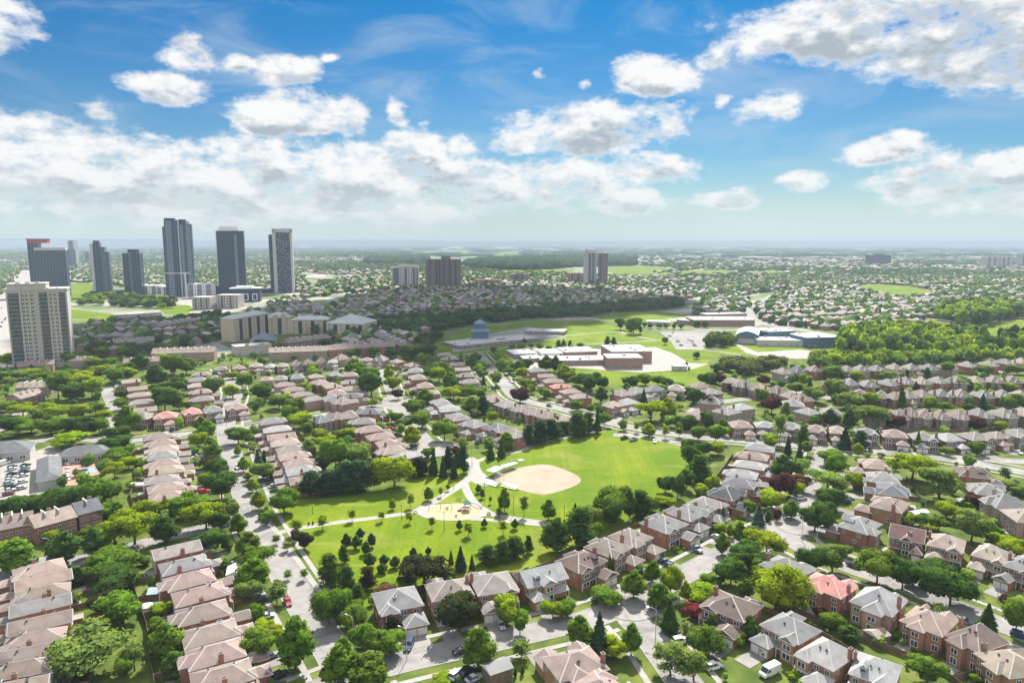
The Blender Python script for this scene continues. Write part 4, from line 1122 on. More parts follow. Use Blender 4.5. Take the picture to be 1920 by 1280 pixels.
# foreground: the row that backs onto the park
row('park_south', [(745,1118),(842,1100),(925,1088),(1013,1075),(1090,1048),(1140,1022),(1182,1002),(1245,978),(1292,958)], (900,1240),
    ['detached_d','detached_e','detached_f','detached_g','detached_c','detached_b','detached_a','detached_f','detached_e'],
    ['grey','grey brown','grey brown','pale grey','dark brown','brown','brown','grey','grey'], ['red','pink','orange','orange','orange','orange','orange','orange','red'],
    '', 'houses backing onto the south side of the park', 0, drive=8.0, labs=[
    'grey-roofed brick house nearest the park road, at the corner by the street lamp',
    'grey brown roofed pink brick house half hidden behind a round dark tree',
    'grey brown roofed orange brick house between the dark tree and the pale grey roof',
    'pale grey roofed orange brick house with twin gables beside the conifer street corner',
    'dark brown roofed orange brick house with a double gable, backing onto the park',
    'brown-roofed brick house beside the dark brown double gabled one, backing onto the park',
    'brown-roofed orange brick house with wide low garage, left of two grey roofs',
    'grey-roofed orange brick house with arched side window below the park conifers',
    'grey-roofed red brick house above the arched window house, backing onto the park'])
row('park_east', [(1322,942),(1364,922),(1387,903),(1392,886),(1406,869),(1414,853),(1424,838)], (1510,905), ['detached_a','detached_c','narrow_a','narrow_b','narrow_a','narrow_b','narrow_a'],
    ['grey','charcoal','slate grey','pale grey','pale grey','pinkish brown','grey'], ['red','red','red','orange','red','pink','red'],
    'up the row east of the ball field', 'houses along the east edge of the ball field', 1)
row('corner_east', [(1642,868),(1655,894),(1672,916),(1668,943),(1612,980)], (1500,930), ['detached_a','detached_f','detached_c','detached_a','detached_e'],
    ['pinkish brown','grey','slate grey','brown','grey'], ['red','orange','orange','orange','red'], 'down the row facing the upper crescent street', 'houses on the right side of the crescent street', 0)
row('north_crescent', [(1702,1000),(1775,1015),(1862,1035),(1925,1056)], (1700,1110), ['detached_g','detached_b','detached_e','detached_f'], ['maroon','tan','tan','grey'], ['brown','orange','pink','red'],
    'from the left across the lower right street', 'houses on the far side of the lower right street', 0)
row('right_back', [(1822,884),(1850,916),(1885,942),(1920,966)], (1960,930), ['detached_d','detached_b','steep_b','detached_a'], ['dark brown','grey','grey','tan'], ['red','maroon' if False else 'red','buff','pink'],
    'in the right edge cluster beneath the broad street', 'houses in the right edge cluster', 0)
row('south_crescent', [(1475,1060),(1553,1092),(1647,1126),(1742,1158),(1832,1195),(1895,1238)], (1650,1075), ['detached_a','detached_c','steep_b','detached_b','steep_b','detached_c'],
    ['grey','red','pale grey','pinkish brown','pinkish brown','tan'], ['red','red','pink','orange','orange','orange'], '', 'houses on the near side of the lower right street', 0, labs=[
    'grey-roofed brick house tucked behind the big bright green tree', 'red-roofed brick house with white trimmed windows, the reddest roof nearby',
    'pale grey roofed brick house with canted bay between red roof and pinkish roof', 'pinkish brown roofed orange brick house right of the pale grey canted bay house',
    'pinkish brown roofed orange brick house with large canted rear bay near the bottom right', 'tan-roofed brick house cut by the bottom right corner'])
row('fourth_street', [(1372,1130),(1482,1172),(1552,1220),(1642,1250)], (1300,1230), ['detached_f','detached_e','detached_d','detached_a'], ['dark brown','grey','pale grey','pale grey'], ['red','orange','orange','orange'],
    '', 'houses facing the short bottom street', 0, labs=['dark brown roofed red brick house beside the small red leaved tree', 'grey-roofed orange brick house with wide garage above the white van',
    'pale grey roofed orange brick house right beside the white van', 'pale grey roofed orange brick house at the bottom edge, right of the white van'])
row('bottom_middle', [(1078,1238)], (980,1160), ['detached_c'], ['pinkish brown'], ['orange'], '', 'houses at the bottom edge', 0, labs=['wide pinkish brown roofed orange brick house at the bottom middle, by the conifer'])
row('bottom_middle_b', [(1128,1292)], (1230,1260), ['detached_a'], ['pinkish brown'], ['red'], '', 'houses at the bottom edge', 0, labs=['pinkish roofed house cut by the bottom edge right of the wide orange brick one'], drive=5)
# left foreground
row('west_road', [(330,1027),(345,1054),(355,1082),(374,1110),(380,1143),(394,1181),(404,1219),(416,1262),(424,1310)], (600,1160), ['narrow_c','narrow_a','narrow_b','narrow_a','narrow_b','narrow_a','narrow_b','narrow_a','narrow_b'],
    ['grey brown','grey','pinkish brown','pinkish brown','brown','brown','pinkish brown','brown','brown'], ['red','red','red','red','red','orange','red','red','red'],
    'down the lower row facing the park road', 'houses of the lower row facing the park road', 0, drive=5.0, fl=False)
row('far_west', [(74,1062),(82,1085),(80,1107),(77,1130),(77,1163),(66,1192),(62,1218),(42,1248),(24,1285)], (-60,1180), ['narrow_a','narrow_c','narrow_a','narrow_c','narrow_c','narrow_a','narrow_c','narrow_a','narrow_c'],
    ['pinkish brown','pinkish brown','brown','grey','brown','pinkish brown','brown','brown','pinkish brown'], ['red','red','orange','orange','orange','red','red','red','orange'],
    'down the row at the lower left edge', 'houses of the row at the lower left edge', 0, drive=5.0, fl=True)
row('upper_west', [(295,816),(303,829),(307,841),(304,853),(308,867),(311,879),(303,896),(311,911),(314,928)], (440,870), NAR, ['brown','pinkish brown','tan','grey','pinkish brown','tan','grey brown','pinkish brown','pinkish brown'], ['red','red','pink','pink','red','orange','red','red','red'],
    'down the upper row left of the park road', 'houses of the upper row left of the park road', 1, drive=5.0, fl=False)
row('upper_east', [(508,789),(520,803),(527,816),(535,828),(545,841),(549,853),(560,866),(565,880),(574,896)], (440,850), NAR, ['grey','pale grey','pinkish brown','tan','grey brown','tan','pinkish brown','pale grey','pinkish brown'], ['red','red','red','pink','red','red','red','red','red'],
    'down the row right of the upper park road', 'houses of the row right of the upper park road', 1, drive=5.0, fl=True)
row('pink_roofs', [(268,778),(311,778),(360,771),(399,767),(443,762)], (330,830), ['detached_a','detached_a','detached_b','detached_a','detached_b'], ['grey brown','red','red','grey','pinkish brown'], ['brown','red','red','brown','red'],
    'from the left where two red roofs stand together', 'houses by the upper cross street', 1)
row('west_column', [(245,714),(257,727),(262,739),(266,752),(272,766)], (215,750), ['link_a','narrow_a'], ['tan','pinkish brown','tan','grey brown','pinkish brown'], ['buff','pink'],
    'down the column beside the big dark round tree', 'houses in the column beside the dark round tree', 2, drive=4)
row('west_column_b', [(378,700),(371,711),(371,722),(378,733),(381,747)], (435,725), ['narrow_a','narrow_b'], ['grey brown','grey','tan','pinkish brown','grey brown'], ['brown','pink','red'], 'down the column left of the upper side street', 'houses in the column left of the upper side street', 2, drive=4)
row('upper_left_a', [(415,690),(448,688),(480,684),(506,685),(530,684),(556,682),(579,680),(603,678),(624,677)], (520,702), ['semi_a','steep_a'], ['tan','pinkish brown','pale grey','brown'], ['grey','red','buff'],
    'from the left in the row beneath the brown terraces', 'houses in the row beneath the brown terraces', 2, drive=4)
row('upper_left_b', [(500,709),(527,708),(557,706),(592,704),(628,700)], (540,692), ['semi_a','detached_a'], ['grey','tan','pinkish brown','grey brown'], ['red','brown','pink'], 'from the left, second row beneath the brown terraces', 'houses in the second row beneath the terraces', 2, drive=4)
row('upper_left_c', [(532,720),(548,729),(564,738),(586,747)], (500,750), ['narrow_a','narrow_b'], ['pinkish brown','pinkish brown','brown','grey'], ['red','pink'], 'down the short diagonal row by the teal trees', 'houses of the short diagonal row', 2, drive=4)
row('upper_left_d', [(600,716),(622,722),(630,735),(622,746),(645,752)], (690,735), ['detached_a','detached_b'], ['pinkish brown','tan','pinkish brown','grey','brown'], ['red','pink'], 'in the loose cluster above the solar roof', 'houses in the cluster above the solar roof', 2, drive=4)
row('solar', [(602,785),(633,779),(655,777)], (620,740), ['detached_d','detached_b','detached_b'], ['slate grey','brown','brown'], ['brown','red','red'], 'from the left beside the upper cross street bend', 'houses by the bend of the upper cross street', 1)
row('mid_west_a', [(655,702),(657,715),(658,728),(660,740)], (718,722), ['narrow_a','narrow_b'], ['pinkish brown','grey','tan','slate grey'], ['red','pink'], 'down the left side of the little close', 'houses on the left side of the little close', 2, drive=4)
row('mid_west_b', [(694,770),(682,789),(694,803),(713,817),(728,830),(736,843),(760,852)], (790,805), ['narrow_a','narrow_b','detached_a'], ['slate grey','grey brown','pinkish brown','pinkish brown','pinkish brown','tan','pale grey'], ['red','brown','red','red','pink','red','red'],
    'down the left side of the cul-de-sac street', 'houses on the left side of the cul-de-sac street', 1, drive=4)
row('mid_north', [(640,672),(662,676),(688,673),(714,674),(744,676),(772,683)], (700,690), ['steep_a','semi_a'], ['tan','grey brown','brown','pinkish brown'], ['buff','red','pink'], 'from the left in the short upper middle row', 'houses in the short upper middle row', 2, drive=4)
row('mid_north_b', [(780,694),(784,707),(798,722),(806,735)], (742,725), ['narrow_a','detached_a'], ['grey','grey brown','pinkish brown','tan'], ['red','pink'], 'down the right side of the little close', 'houses on the right side of the little close', 2, drive=4)
row('mid_chain', [(832,663),(845,671),(857,681),(867,691),(874,703),(882,714)], (935,690), ['narrow_a','narrow_b','link_a'], ['grey brown','tan','brown','pinkish brown'], ['red','pink','brown'], 'down the chain left of the wide pale street', 'houses of the chain left of the wide pale street', 2, drive=4)
row('mid_chain_b', [(1006,693),(1022,703),(1036,713),(1050,723),(1070,733),(1088,742)], (960,735), ['narrow_a','narrow_b','link_a'], ['grey','brown','pinkish brown','red','pinkish brown','grey brown'], ['red','pink','red'], 'down the chain between the school and the pale street', 'houses of the chain below the school', 2, drive=4)
row('cul_de_sac', [(828,753),(842,764),(858,780),(888,793),(932,800),(966,811)], (815,842), ['detached_a','detached_b','detached_c','detached_a','detached_b','detached_a'], ['grey','pale grey','grey','grey','slate grey','grey brown'], ['red','red','red','pink','red','red'],
    'around the right side of the cul-de-sac', 'houses around the cul-de-sac', 1, drive=4)
row('pale_street', [(924,747),(948,757),(978,765),(1004,772),(1028,778),(1054,784)], (1010,745), ['detached_b','detached_c','detached_a'], ['pinkish brown','grey','brown','grey brown','brown','tan'], ['red','pink','brown'], 'from the left backing the pines north of the park', 'houses backing the pines north of the park', 1, drive=4)
row('school_south', [(1148,757),(1176,752)], (1160,775), ['detached_c','detached_a'], ['tan','pale grey'], ['pink','buff'], 'from the left at the ball field car park corner', 'houses at the corner facing the car park', 1, drive=4)
row('field_row', [(1166,736),(1194,731),(1228,728),(1268,727),(1332,733),(1312,722)], (1220,752), ['detached_a','detached_d','detached_c'], ['grey brown','grey','slate grey','tan','grey','brown'], ['brown','pink','grey'], 'from the left along the foot of the school field', 'houses along the foot of the school field', 2, drive=4)
# right hand side: rows of steep roofed houses behind one another
row('front_right', [(1389,794),(1434,795),(1482,798),(1530,803),(1570,805),(1624,808),(1676,812),(1730,817),(1778,818),(1828,817),(1868,814),(1910,812)], (1650,860), ['semi_a','detached_a','detached_b','detached_e','detached_g'],
    ['pinkish brown','pale grey','grey','brown','tan','grey','pinkish brown','grey','pale grey','grey brown','brown','grey'], ['red','brown','brown','red','red','brown','red','brown','brown','brown','red','grey'],
    'from the left along the broad right hand street', 'houses along the broad right hand street', 1, fl=False)
row('right_b', [(1308,780),(1364,770),(1390,762),(1487,756),(1514,770),(1558,773)], (1440,742), ['steep_b','detached_a','steep_a'], ['tan','grey','pale grey','grey','grey','grey brown'], ['pink','red','grey'], 'from the left behind the broad right hand street', 'houses behind the broad right hand street', 1, drive=4)
row('right_b2', [(1640,778),(1680,780),(1706,775),(1733,778),(1762,780),(1795,780),(1834,777),(1880,777),(1915,774)], (1780,750), STE, ['brown','grey brown','brown','pinkish brown','brown','pinkish brown','grey','grey brown','tan'], ['brown','grey'],
    'from the left in the back-to-back right hand row', 'houses of the back to back right hand row', 1, drive=4)
row('right_c', [(1612,738),(1652,741),(1677,744),(1699,741),(1728,739),(1764,739),(1801,740),(1843,741),(1878,741),(1912,741)], (1780,756), STE, ['pinkish brown','brown','pinkish brown','grey brown','brown','grey','grey brown','grey','grey brown','tan'], ['brown','red','grey','pink'],
    'from the left in the third right hand row up', 'houses of the third right hand row', 2, drive=4)
row('right_d', [(1563,721),(1593,718),(1628,721),(1664,719),(1697,716),(1728,716),(1758,714),(1792,714),(1828,713),(1862,713),(1897,714)], (1730,702), STE, ['grey','brown','grey brown','brown','grey','tan','brown','pinkish brown'], ['red','brown','grey'],
    'from the left in the fourth right hand row up', 'houses of the fourth right hand row', 2, drive=4)
row('right_e', [(1467,697),(1494,695),(1527,693),(1557,695),(1587,693),(1614,692),(1643,692),(1677,690),(1708,690),(1741,690),(1776,688),(1813,685),(1853,683),(1883,679),(1914,678)], (1690,705), STE, ['grey brown','grey','slate grey','tan','grey','brown','pinkish brown','grey brown','grey'], ['brown','red','buff'],
    'from the left in the row below the woodland', 'houses of the row below the woodland', 2, drive=4)
row('right_cluster', [(1335,752),(1372,714),(1394,722),(1424,728),(1455,733),(1482,741),(1502,748)], (1440,742), ['steep_b','detached_a'], ['grey','grey brown','grey','tan','brown','brown','grey brown'], ['red','brown','pink'], 'in the cluster by the pale silvery trees', 'houses in the cluster by the silvery trees', 2, drive=4)
struct(DRIVES.build('driveway', M['drive'])); struct(PATIO.build('patio', M['concrete']))

# terraces: one long building each
def terrace(pa, pb, depth, h, roof, wall, label, n=8, name='terraced_house', away=True):
    a, b = at(*pa), at(*pb); L = (b-a).length; t = (b-a).normalized(); rz = math.atan2(t.y, t.x)
    root = empty(name, (a.x, a.y, 0), rz); tag(root, label, 'terrace')
    mb = MB(); mb.box(0, 0, 0, L, depth, h, bottom=False); mb.build('wall', M['brick'], root, color=jit(WALLC[wall]))
    rf = MB(); rf.hip(-0.4, -0.5, L+0.4, depth+0.5, h+0.2, pitch=0.5, axis='x', gable=(True, True), mg=3, caps=False)
    for k in range(1, n):
        x = L*k/n; rf.box(x-0.15, depth/2-2.6, h+0.2+1.2, x+0.15, depth/2+2.6, h+0.2+0.5*(depth/2+0.5)+0.25, 1)
    ro = rf.build('roof', [M['roof'], M['trim'], M['ridge'], M['brick']], root, color=jit(ROOFC[roof]))
    for k in range(n):
        for z in ((0.8, 3.5) if h < 7 else (0.8, 3.5, 6.2)):
            for o in (0.3, 0.7):
                inst('window', WIN, root, (L*(k+o)/n, 0, z), sc=(min(1.5, L/n*0.3), 1, 1.3))
        if k % 3 == 1: inst('chimney', CHIM, ro, (L*(k+0.5)/n, depth*0.6, h+2.9+0.05*depth), color=WALLC['red'])
    for k in range(8): HOUSES.append((a.x+t.x*L*(k+.5)/8-t.y*depth/2, a.y+t.y*L*(k+.5)/8+t.x*depth/2, 8, rz, 8, 8))
    return root
terrace((505,678),(614,674), 13, 8.2, 'tan', 'pink', 'long tan-roofed terrace at the foot of the shaded quarter', 9)
terrace((616,673),(742,664), 13, 8.2, 'pinkish brown', 'red', 'long pinkish terrace joined to the right of the tan-roofed one', 9)
terrace((285,680),(402,676), 14, 8.0, 'pinkish brown', 'pink', 'long pinkish terrace with ribbed roof below the beige tower', 9)
terrace((232,694),(300,690), 11, 6, 'pinkish brown', 'brown', 'lower pinkish terrace half behind trees left of the ribbed one', 5)
terrace((33,700),(100,696), 11, 6, 'pinkish brown', 'pink', 'small pinkish terrace at the foot of the beige tower', 5)
terrace((130,690),(172,688), 10, 6, 'pinkish brown', 'pink', 'short pinkish terrace just right of the beige tower foot', 3)
terrace((30,742),(96,740), 11, 5.6, 'tan', 'pink', 'tan terrace among the trees at the left edge', 5)
terrace((40,764),(85,752), 11, 5.6, 'pinkish brown', 'red', 'pinkish terrace angled below the tan one at the left edge', 4)
terrace((-10,1028),(66,1012), 11, 6.2, 'brown', 'red', 'brown-roofed town house block at the left edge with white garage doors', 4)
terrace((70,1020),(146,998), 11, 6.0, 'tan', 'red', 'tan-roofed town house block between brown and grey roofed ones', 3)
terrace((150,996),(194,984), 11, 6.4, 'slate grey', 'red', 'grey-roofed town house ending the left edge block', 2)
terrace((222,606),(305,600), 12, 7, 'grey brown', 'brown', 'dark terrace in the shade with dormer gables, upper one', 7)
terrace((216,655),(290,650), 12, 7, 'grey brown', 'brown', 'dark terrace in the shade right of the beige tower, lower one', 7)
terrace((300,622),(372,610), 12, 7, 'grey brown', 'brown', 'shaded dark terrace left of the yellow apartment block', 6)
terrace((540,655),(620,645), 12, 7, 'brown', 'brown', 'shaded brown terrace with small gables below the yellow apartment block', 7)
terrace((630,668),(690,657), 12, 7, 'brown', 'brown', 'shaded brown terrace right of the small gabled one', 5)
terrace((700,640),(755,665), 12, 8, 'grey brown', 'brown', 'shaded terrace running diagonally beside the dark street trees', 6)
KL = {'r': 'round', 'w': 'wide', 'o': 'oval', 's': 'spruce', 'p': 'pine', 'k': 'column', 'y': 'young'}
GROVES = [
("around the schools and their fields","trees around the schools",900,560,4.364,'1150,255,105,85,r,g 1220,265,90,70,r,g 1255,292,150,115,r,g 1235,290,80,70,r,s 1310,287,65,45,r,g 1345,237,48,42,r,d 1392,247,52,46,r,d 1465,247,50,50,r,g 1525,247,50,45,r,g 1585,250,48,42,r,g 1645,252,52,46,r,g 1510,377,68,52,r,g 1045,392,85,52,p,d 1092,392,78,52,p,d 640,405,68,46,p,d 685,405,68,42,p,d 735,402,62,42,p,d 820,402,42,75,r,d 490,430,70,62,r,g 420,412,52,58,r,s 340,412,52,82,r,s 265,420,50,60,r,s 565,422,42,52,r,g 165,542,95,100,r,b 110,450,60,60,r,s 1770,492,62,62,r,d 1770,232,58,58,r,d 1840,237,58,58,r,d 205,362,36,14,o,d 305,352,30,12,o,d 360,367,52,20,o,d 315,364,30,12,o,d 375,368,40,14,o,d 1690,550,40,20,o,g 1710,590,40,16,o,g 1600,225,40,30,r,g 745,640,80,60,r,b 690,640,110,90,r,g'),
('around the left edge terraces', 'trees around the left edge terraces', 0, 640, 3, '330,330,170,130,r,g 450,320,170,150,w,b 520,325,130,120,r,b 400,350,120,120,r,d 60,230,70,110,r,g 150,215,60,120,r,b 250,230,60,120,r,g 340,232,60,100,r,b 560,212,80,120,r,b 650,240,90,120,r,g 720,222,80,110,r,b 470,240,80,110,w,b 390,215,60,90,r,g 600,150,60,90,r,g 520,150,60,90,r,b'),
('below the beige tower', 'trees below the beige tower', 0, 640, 3, '790,155,90,80,o,d 720,195,80,90,r,d 880,255,130,100,o,d 980,195,130,110,r,g 1050,190,100,90,r,g 910,130,60,80,r,b 840,60,60,80,r,g 960,60,60,70,o,b 250,110,80,120,r,t 330,120,80,110,r,d 420,140,90,120,r,g 190,130,70,90,r,t 40,150,90,90,r,b 690,90,60,90,r,b 570,90,60,80,r,b'),
('in the wood left of the upper column', 'trees of the left edge wood', 0, 640, 3, '40,400,70,110,r,g 130,425,80,130,r,b 230,435,90,140,r,b 330,440,95,150,w,b 430,445,95,140,r,b 540,425,90,130,w,g 590,455,80,100,w,b 70,525,100,130,r,d 180,525,90,130,r,g 290,525,95,130,r,g 410,535,115,130,r,d 500,525,115,120,o,d 560,525,100,100,r,g 50,560,55,110,r,s 395,600,95,210,w,b 350,610,60,90,r,b 20,480,70,90,r,d 120,490,70,100,r,g 320,490,70,110,r,g 460,490,70,100,r,g'),
('beside the upper column of houses', 'trees beside the upper column', 0, 640, 3, '690,390,80,80,r,g 715,520,170,120,o,g 930,400,155,155,r,d 1000,300,100,120,r,d 1010,390,60,80,r,b 1200,312,115,105,r,s 1310,322,85,80,r,b 1310,216,50,70,r,b 1385,272,105,95,r,g 1475,345,115,140,r,d 1570,382,90,105,r,g 1665,400,85,95,r,g 1630,452,95,95,r,g 1700,492,90,130,r,b 1775,230,80,80,r,g 1730,290,60,90,r,b 1760,180,60,70,r,g 900,310,80,90,r,d 680,330,60,70,r,d'),
('along the line behind the upper row', 'trees behind the upper row', 0, 640, 3, '650,560,90,125,r,d 640,632,105,145,r,d 685,685,95,160,r,g 650,780,120,130,w,b 725,722,80,95,r,b 820,732,85,85,r,b 740,840,50,70,r,g'),
('along the upper park road', 'trees along the upper park road', 0, 640, 3, '1135,510,95,70,o,g 1170,545,110,90,o,g 1112,592,85,85,r,b 1185,620,90,70,o,g 1205,655,90,75,o,g 1190,720,80,110,r,c 1235,790,130,140,r,d 1250,905,170,170,r,d 1180,820,90,100,r,g 1340,585,100,125,r,g 1370,735,95,60,o,b 1340,640,60,40,o,b 1420,850,85,60,o,b 1455,945,115,75,o,b 1395,780,50,45,o,b 1480,795,120,115,r,s 1600,985,160,155,r,g 1452,705,105,60,s,u 1490,690,80,30,k,d 1530,780,60,50,r,g'),
('behind the row right of upper park road', 'trees behind the row right of upper park road', 0, 640, 3, '1740,665,125,85,o,s 1800,560,70,90,r,b 1830,625,110,130,w,b 1890,745,210,140,r,g 1830,735,110,110,r,d 1745,880,150,160,p,t 1855,870,150,160,p,t 1790,840,100,100,p,d 1700,450,60,90,r,b 1760,500,60,80,r,g'),
('in the dark belt below the shop courtyard', 'trees in the belt below the shop courtyard', 0, 640, 3, '130,1000,140,165,r,d 255,990,140,130,r,d 335,1005,200,190,r,d 450,985,190,170,r,d 560,985,230,190,r,g 610,1015,120,150,r,g 25,990,110,90,r,d 620,900,100,90,r,g'),
('in the green belt above the lower row', 'trees in the green belt above the lower row', 0, 640, 3, '690,1060,110,140,w,b 760,1165,240,240,w,b 850,1000,110,150,r,b 930,1135,175,130,o,d 1060,1000,150,190,r,g 1160,1075,165,200,r,b 960,980,100,120,r,b 1240,1065,120,120,r,d 1340,1085,130,85,o,g 1290,960,90,70,r,s 1400,1205,155,135,o,g 1190,1200,150,180,r,d 1440,1300,150,170,r,g 650,1150,150,180,w,b 1320,1010,110,70,r,s 1280,1170,70,60,o,d'),
('in front of the left edge town houses', 'trees in front of the left edge town houses', 0, 640, 3, '370,1245,200,155,o,d 100,1290,205,185,o,g 540,1205,175,115,o,d 620,1330,130,200,r,g 30,1210,90,90,r,b 290,1140,80,90,r,b 500,1120,80,90,r,g'),
('on the lawn by the park road path', 'young trees on the lawn by the park road path', 0, 640, 3, '1670,1085,95,75,y,b 1660,1130,70,60,r,c 1715,1175,105,100,r,c 1815,1055,85,65,y,b 1500,1040,90,90,r,g 1490,1000,70,60,r,g 1555,1140,60,50,y,g 1615,1180,60,55,y,s'),
('around the little close', 'trees around the little close', 640, 640, 3, '75,95,60,80,r,g 180,92,60,70,r,g 280,102,75,80,r,d 75,175,85,110,o,g 170,312,150,130,r,d 160,220,80,100,r,g 265,225,95,50,o,b 290,285,90,90,r,b 400,105,95,140,r,d 465,128,65,65,r,b 550,232,95,95,r,b 610,275,110,85,o,g 560,190,80,80,r,g 500,222,80,75,r,d 630,335,85,110,r,b 720,335,90,125,r,g 730,412,110,85,o,g 800,272,85,50,s,d 800,412,105,80,p,t 785,330,60,50,r,g 470,352,95,85,o,g 400,425,95,115,r,g 455,495,105,120,r,g 320,330,60,60,r,p 110,200,60,60,r,g 170,370,50,60,r,b'),
('by the cul-de-sac head', 'trees by the cul-de-sac head', 640, 640, 3, '580,565,130,125,r,g 395,585,120,100,o,b 300,465,70,85,r,g 350,495,65,80,r,g 850,462,75,55,r,b 840,662,95,62,s,d 900,652,95,60,s,d 930,612,110,80,o,g 690,600,40,40,r,g 690,495,40,50,r,g'),
('on the pale street', 'trees on the pale street', 640, 640, 3, '870,255,85,75,r,s 1005,352,100,110,r,p 1040,275,65,100,r,g 1140,325,65,75,r,g 985,182,75,85,r,d 1020,212,65,65,r,b 1040,165,70,75,r,d 1150,172,95,85,o,d 1205,172,95,65,o,d 1260,215,85,95,o,b 1240,180,60,60,r,g 745,140,70,50,o,g 900,135,60,60,r,b 805,170,50,60,r,g 945,190,50,70,r,g 795,215,60,60,r,s 1330,395,65,75,r,g 1325,250,60,60,r,g'),
('at the foot of the school field', 'trees at the foot of the school field', 640, 640, 3, '1370,265,95,100,r,d 1400,292,95,85,r,d 1475,275,85,80,r,d 1460,345,95,65,o,d 1430,230,60,60,r,d 1640,272,75,80,r,d 1600,250,50,60,r,g 1710,252,70,90,r,g 1780,250,60,80,r,g 1825,262,55,70,r,d 1700,345,85,45,s,d 1830,320,60,60,s,d 1900,290,60,60,r,d'),
('at the car park corner', 'trees at the car park corner', 640, 640, 3, '1740,462,145,180,w,b 1835,432,125,95,o,b 1882,492,75,90,r,d 1730,535,80,75,o,b 1660,512,65,35,y,b 1822,545,75,45,y,b 1900,540,60,50,y,g 1400,405,50,50,r,g'),
('in the line north of the ball field', 'trees north of the ball field', 640, 640, 3, '1330,540,140,130,p,d 1390,520,120,90,p,d 1440,515,155,55,s,d 1482,482,85,65,r,g 1245,525,75,85,p,t 1180,555,120,115,p,t 1120,575,130,110,p,t 1050,592,125,80,p,t 1215,500,80,60,p,d 1275,520,70,60,p,d'),
('in the dark stand west of the playground', 'conifers west of the playground', 640, 640, 3, '520,752,165,65,s,d 572,765,130,60,s,t 632,772,120,55,s,t 685,742,160,65,p,t 605,740,150,60,p,k 655,700,110,60,s,t 440,762,110,120,p,k 300,845,205,205,r,b 105,705,140,180,r,s 105,855,185,190,p,t 20,862,190,130,p,t 50,565,85,125,r,b 60,690,110,110,r,g 180,780,120,110,p,t 640,650,60,60,r,p 490,660,70,60,r,g'),
('on the lawn north of the playground path', 'small trees north of the playground path', 640, 640, 3, '490,895,85,55,o,g 287,945,65,38,o,b 390,935,85,45,y,b 560,872,55,30,y,g 600,840,40,30,y,g 62,1012,75,52,y,b 228,1012,65,42,y,b 383,1022,70,45,y,b'),
('on the lawn south of the playground', 'small trees south of the playground', 640, 640, 3, '510,1055,75,45,y,s 665,1062,65,32,o,g 715,1095,85,55,y,b 805,1045,55,34,o,g 910,1085,85,50,y,b 977,1055,65,38,o,g 885,985,50,42,y,g'),
('between the playground and the infield', 'trees between the playground and the infield', 640, 640, 3, '770,852,55,30,o,d 793,882,60,26,o,d 838,912,45,22,y,g 917,958,145,70,o,g 1027,985,125,55,y,s 1166,1005,130,80,o,g'),
('on the lower park lawn', 'young evergreens on the lower park lawn', 640, 640, 3, '28,1165,95,51,o,d 85,1165,85,57,o,d 105,1112,70,43,o,t 170,1155,85,46,o,t 140,1195,80,46,o,d 158,1268,90,63,o,d 240,1255,65,48,o,t 228,1300,60,57,o,d 303,1272,75,55,o,d 405,1215,65,39,o,t 445,1230,45,27,o,t 490,1200,50,32,o,t'),
('along the south-east edge of the ball field', 'trees along the south-east edge of the ball field', 640, 640, 3, '1540,1015,210,200,r,g 1618,1005,190,57,o,d 1685,995,160,140,p,d 1512,1065,165,110,r,d 1335,1175,250,190,p,d 1210,1185,215,149,o,d 1400,1065,150,130,r,s 1315,1010,110,60,s,k 1450,980,120,80,r,g 1820,855,105,95,r,d 1890,885,150,90,r,d 1822,935,55,110,r,b 1750,960,80,70,r,g 1600,920,90,70,r,s 1425,1130,110,80,r,g'),
("by the silvery trees at the field's end", "trees at the field's right end", 1280, 640, 3, '185,195,75,45,s,d 270,142,55,55,k,d 170,235,60,50,k,d 130,255,85,95,r,d 210,245,65,55,r,p 275,290,55,55,r,p 160,390,95,100,r,p 80,355,95,90,r,d 640,305,75,85,r,g 690,255,75,65,r,b 715,265,65,42,s,d 450,250,60,70,r,p 500,415,105,110,r,p 440,355,95,85,r,g 575,435,95,60,p,s 380,290,50,60,r,b 545,140,60,70,r,d 40,320,70,70,r,d'),
('among the steep right hand roofs', 'trees among the steep right hand roofs', 1280, 640, 3, '850,225,95,95,r,s 970,225,65,85,r,b 860,335,125,125,r,s 740,345,95,115,r,s 940,385,105,125,r,s 1065,375,90,90,r,b 990,360,70,60,s,d 1225,402,145,40,k,d 1465,402,65,100,r,s 1385,392,85,85,r,b 1370,245,95,42,k,d 1550,275,85,115,r,s 1685,385,95,62,s,d 1850,405,115,125,r,g 1840,285,55,75,r,b 1310,285,65,42,s,d 1620,165,65,42,s,d 1490,195,85,85,r,g 1150,225,65,80,r,s 1080,300,60,60,r,g 1690,195,60,80,r,g 1880,190,60,80,r,s 1260,200,50,60,r,d 1020,280,55,60,r,g 1600,400,55,60,r,d 1310,200,50,60,r,d 1160,280,50,50,r,b'),
('along the broad right hand street', 'trees along the broad right hand street', 1280, 640, 3, '825,475,100,85,o,d 935,505,135,65,o,d 1060,495,145,190,w,s 1200,495,95,125,r,p 1640,505,85,130,r,p 1790,505,60,70,r,b 590,645,125,55,s,t 655,675,115,55,s,t 700,645,85,65,r,s 675,585,115,75,p,d 910,605,135,95,s,t 1000,615,115,95,p,t 545,575,175,80,y,s 495,605,85,110,r,b 1320,615,120,58,s,s 985,655,90,55,r,b 1480,645,55,65,r,b 1655,645,85,85,r,g 1810,795,95,65,y,s 1780,560,60,60,r,d'),
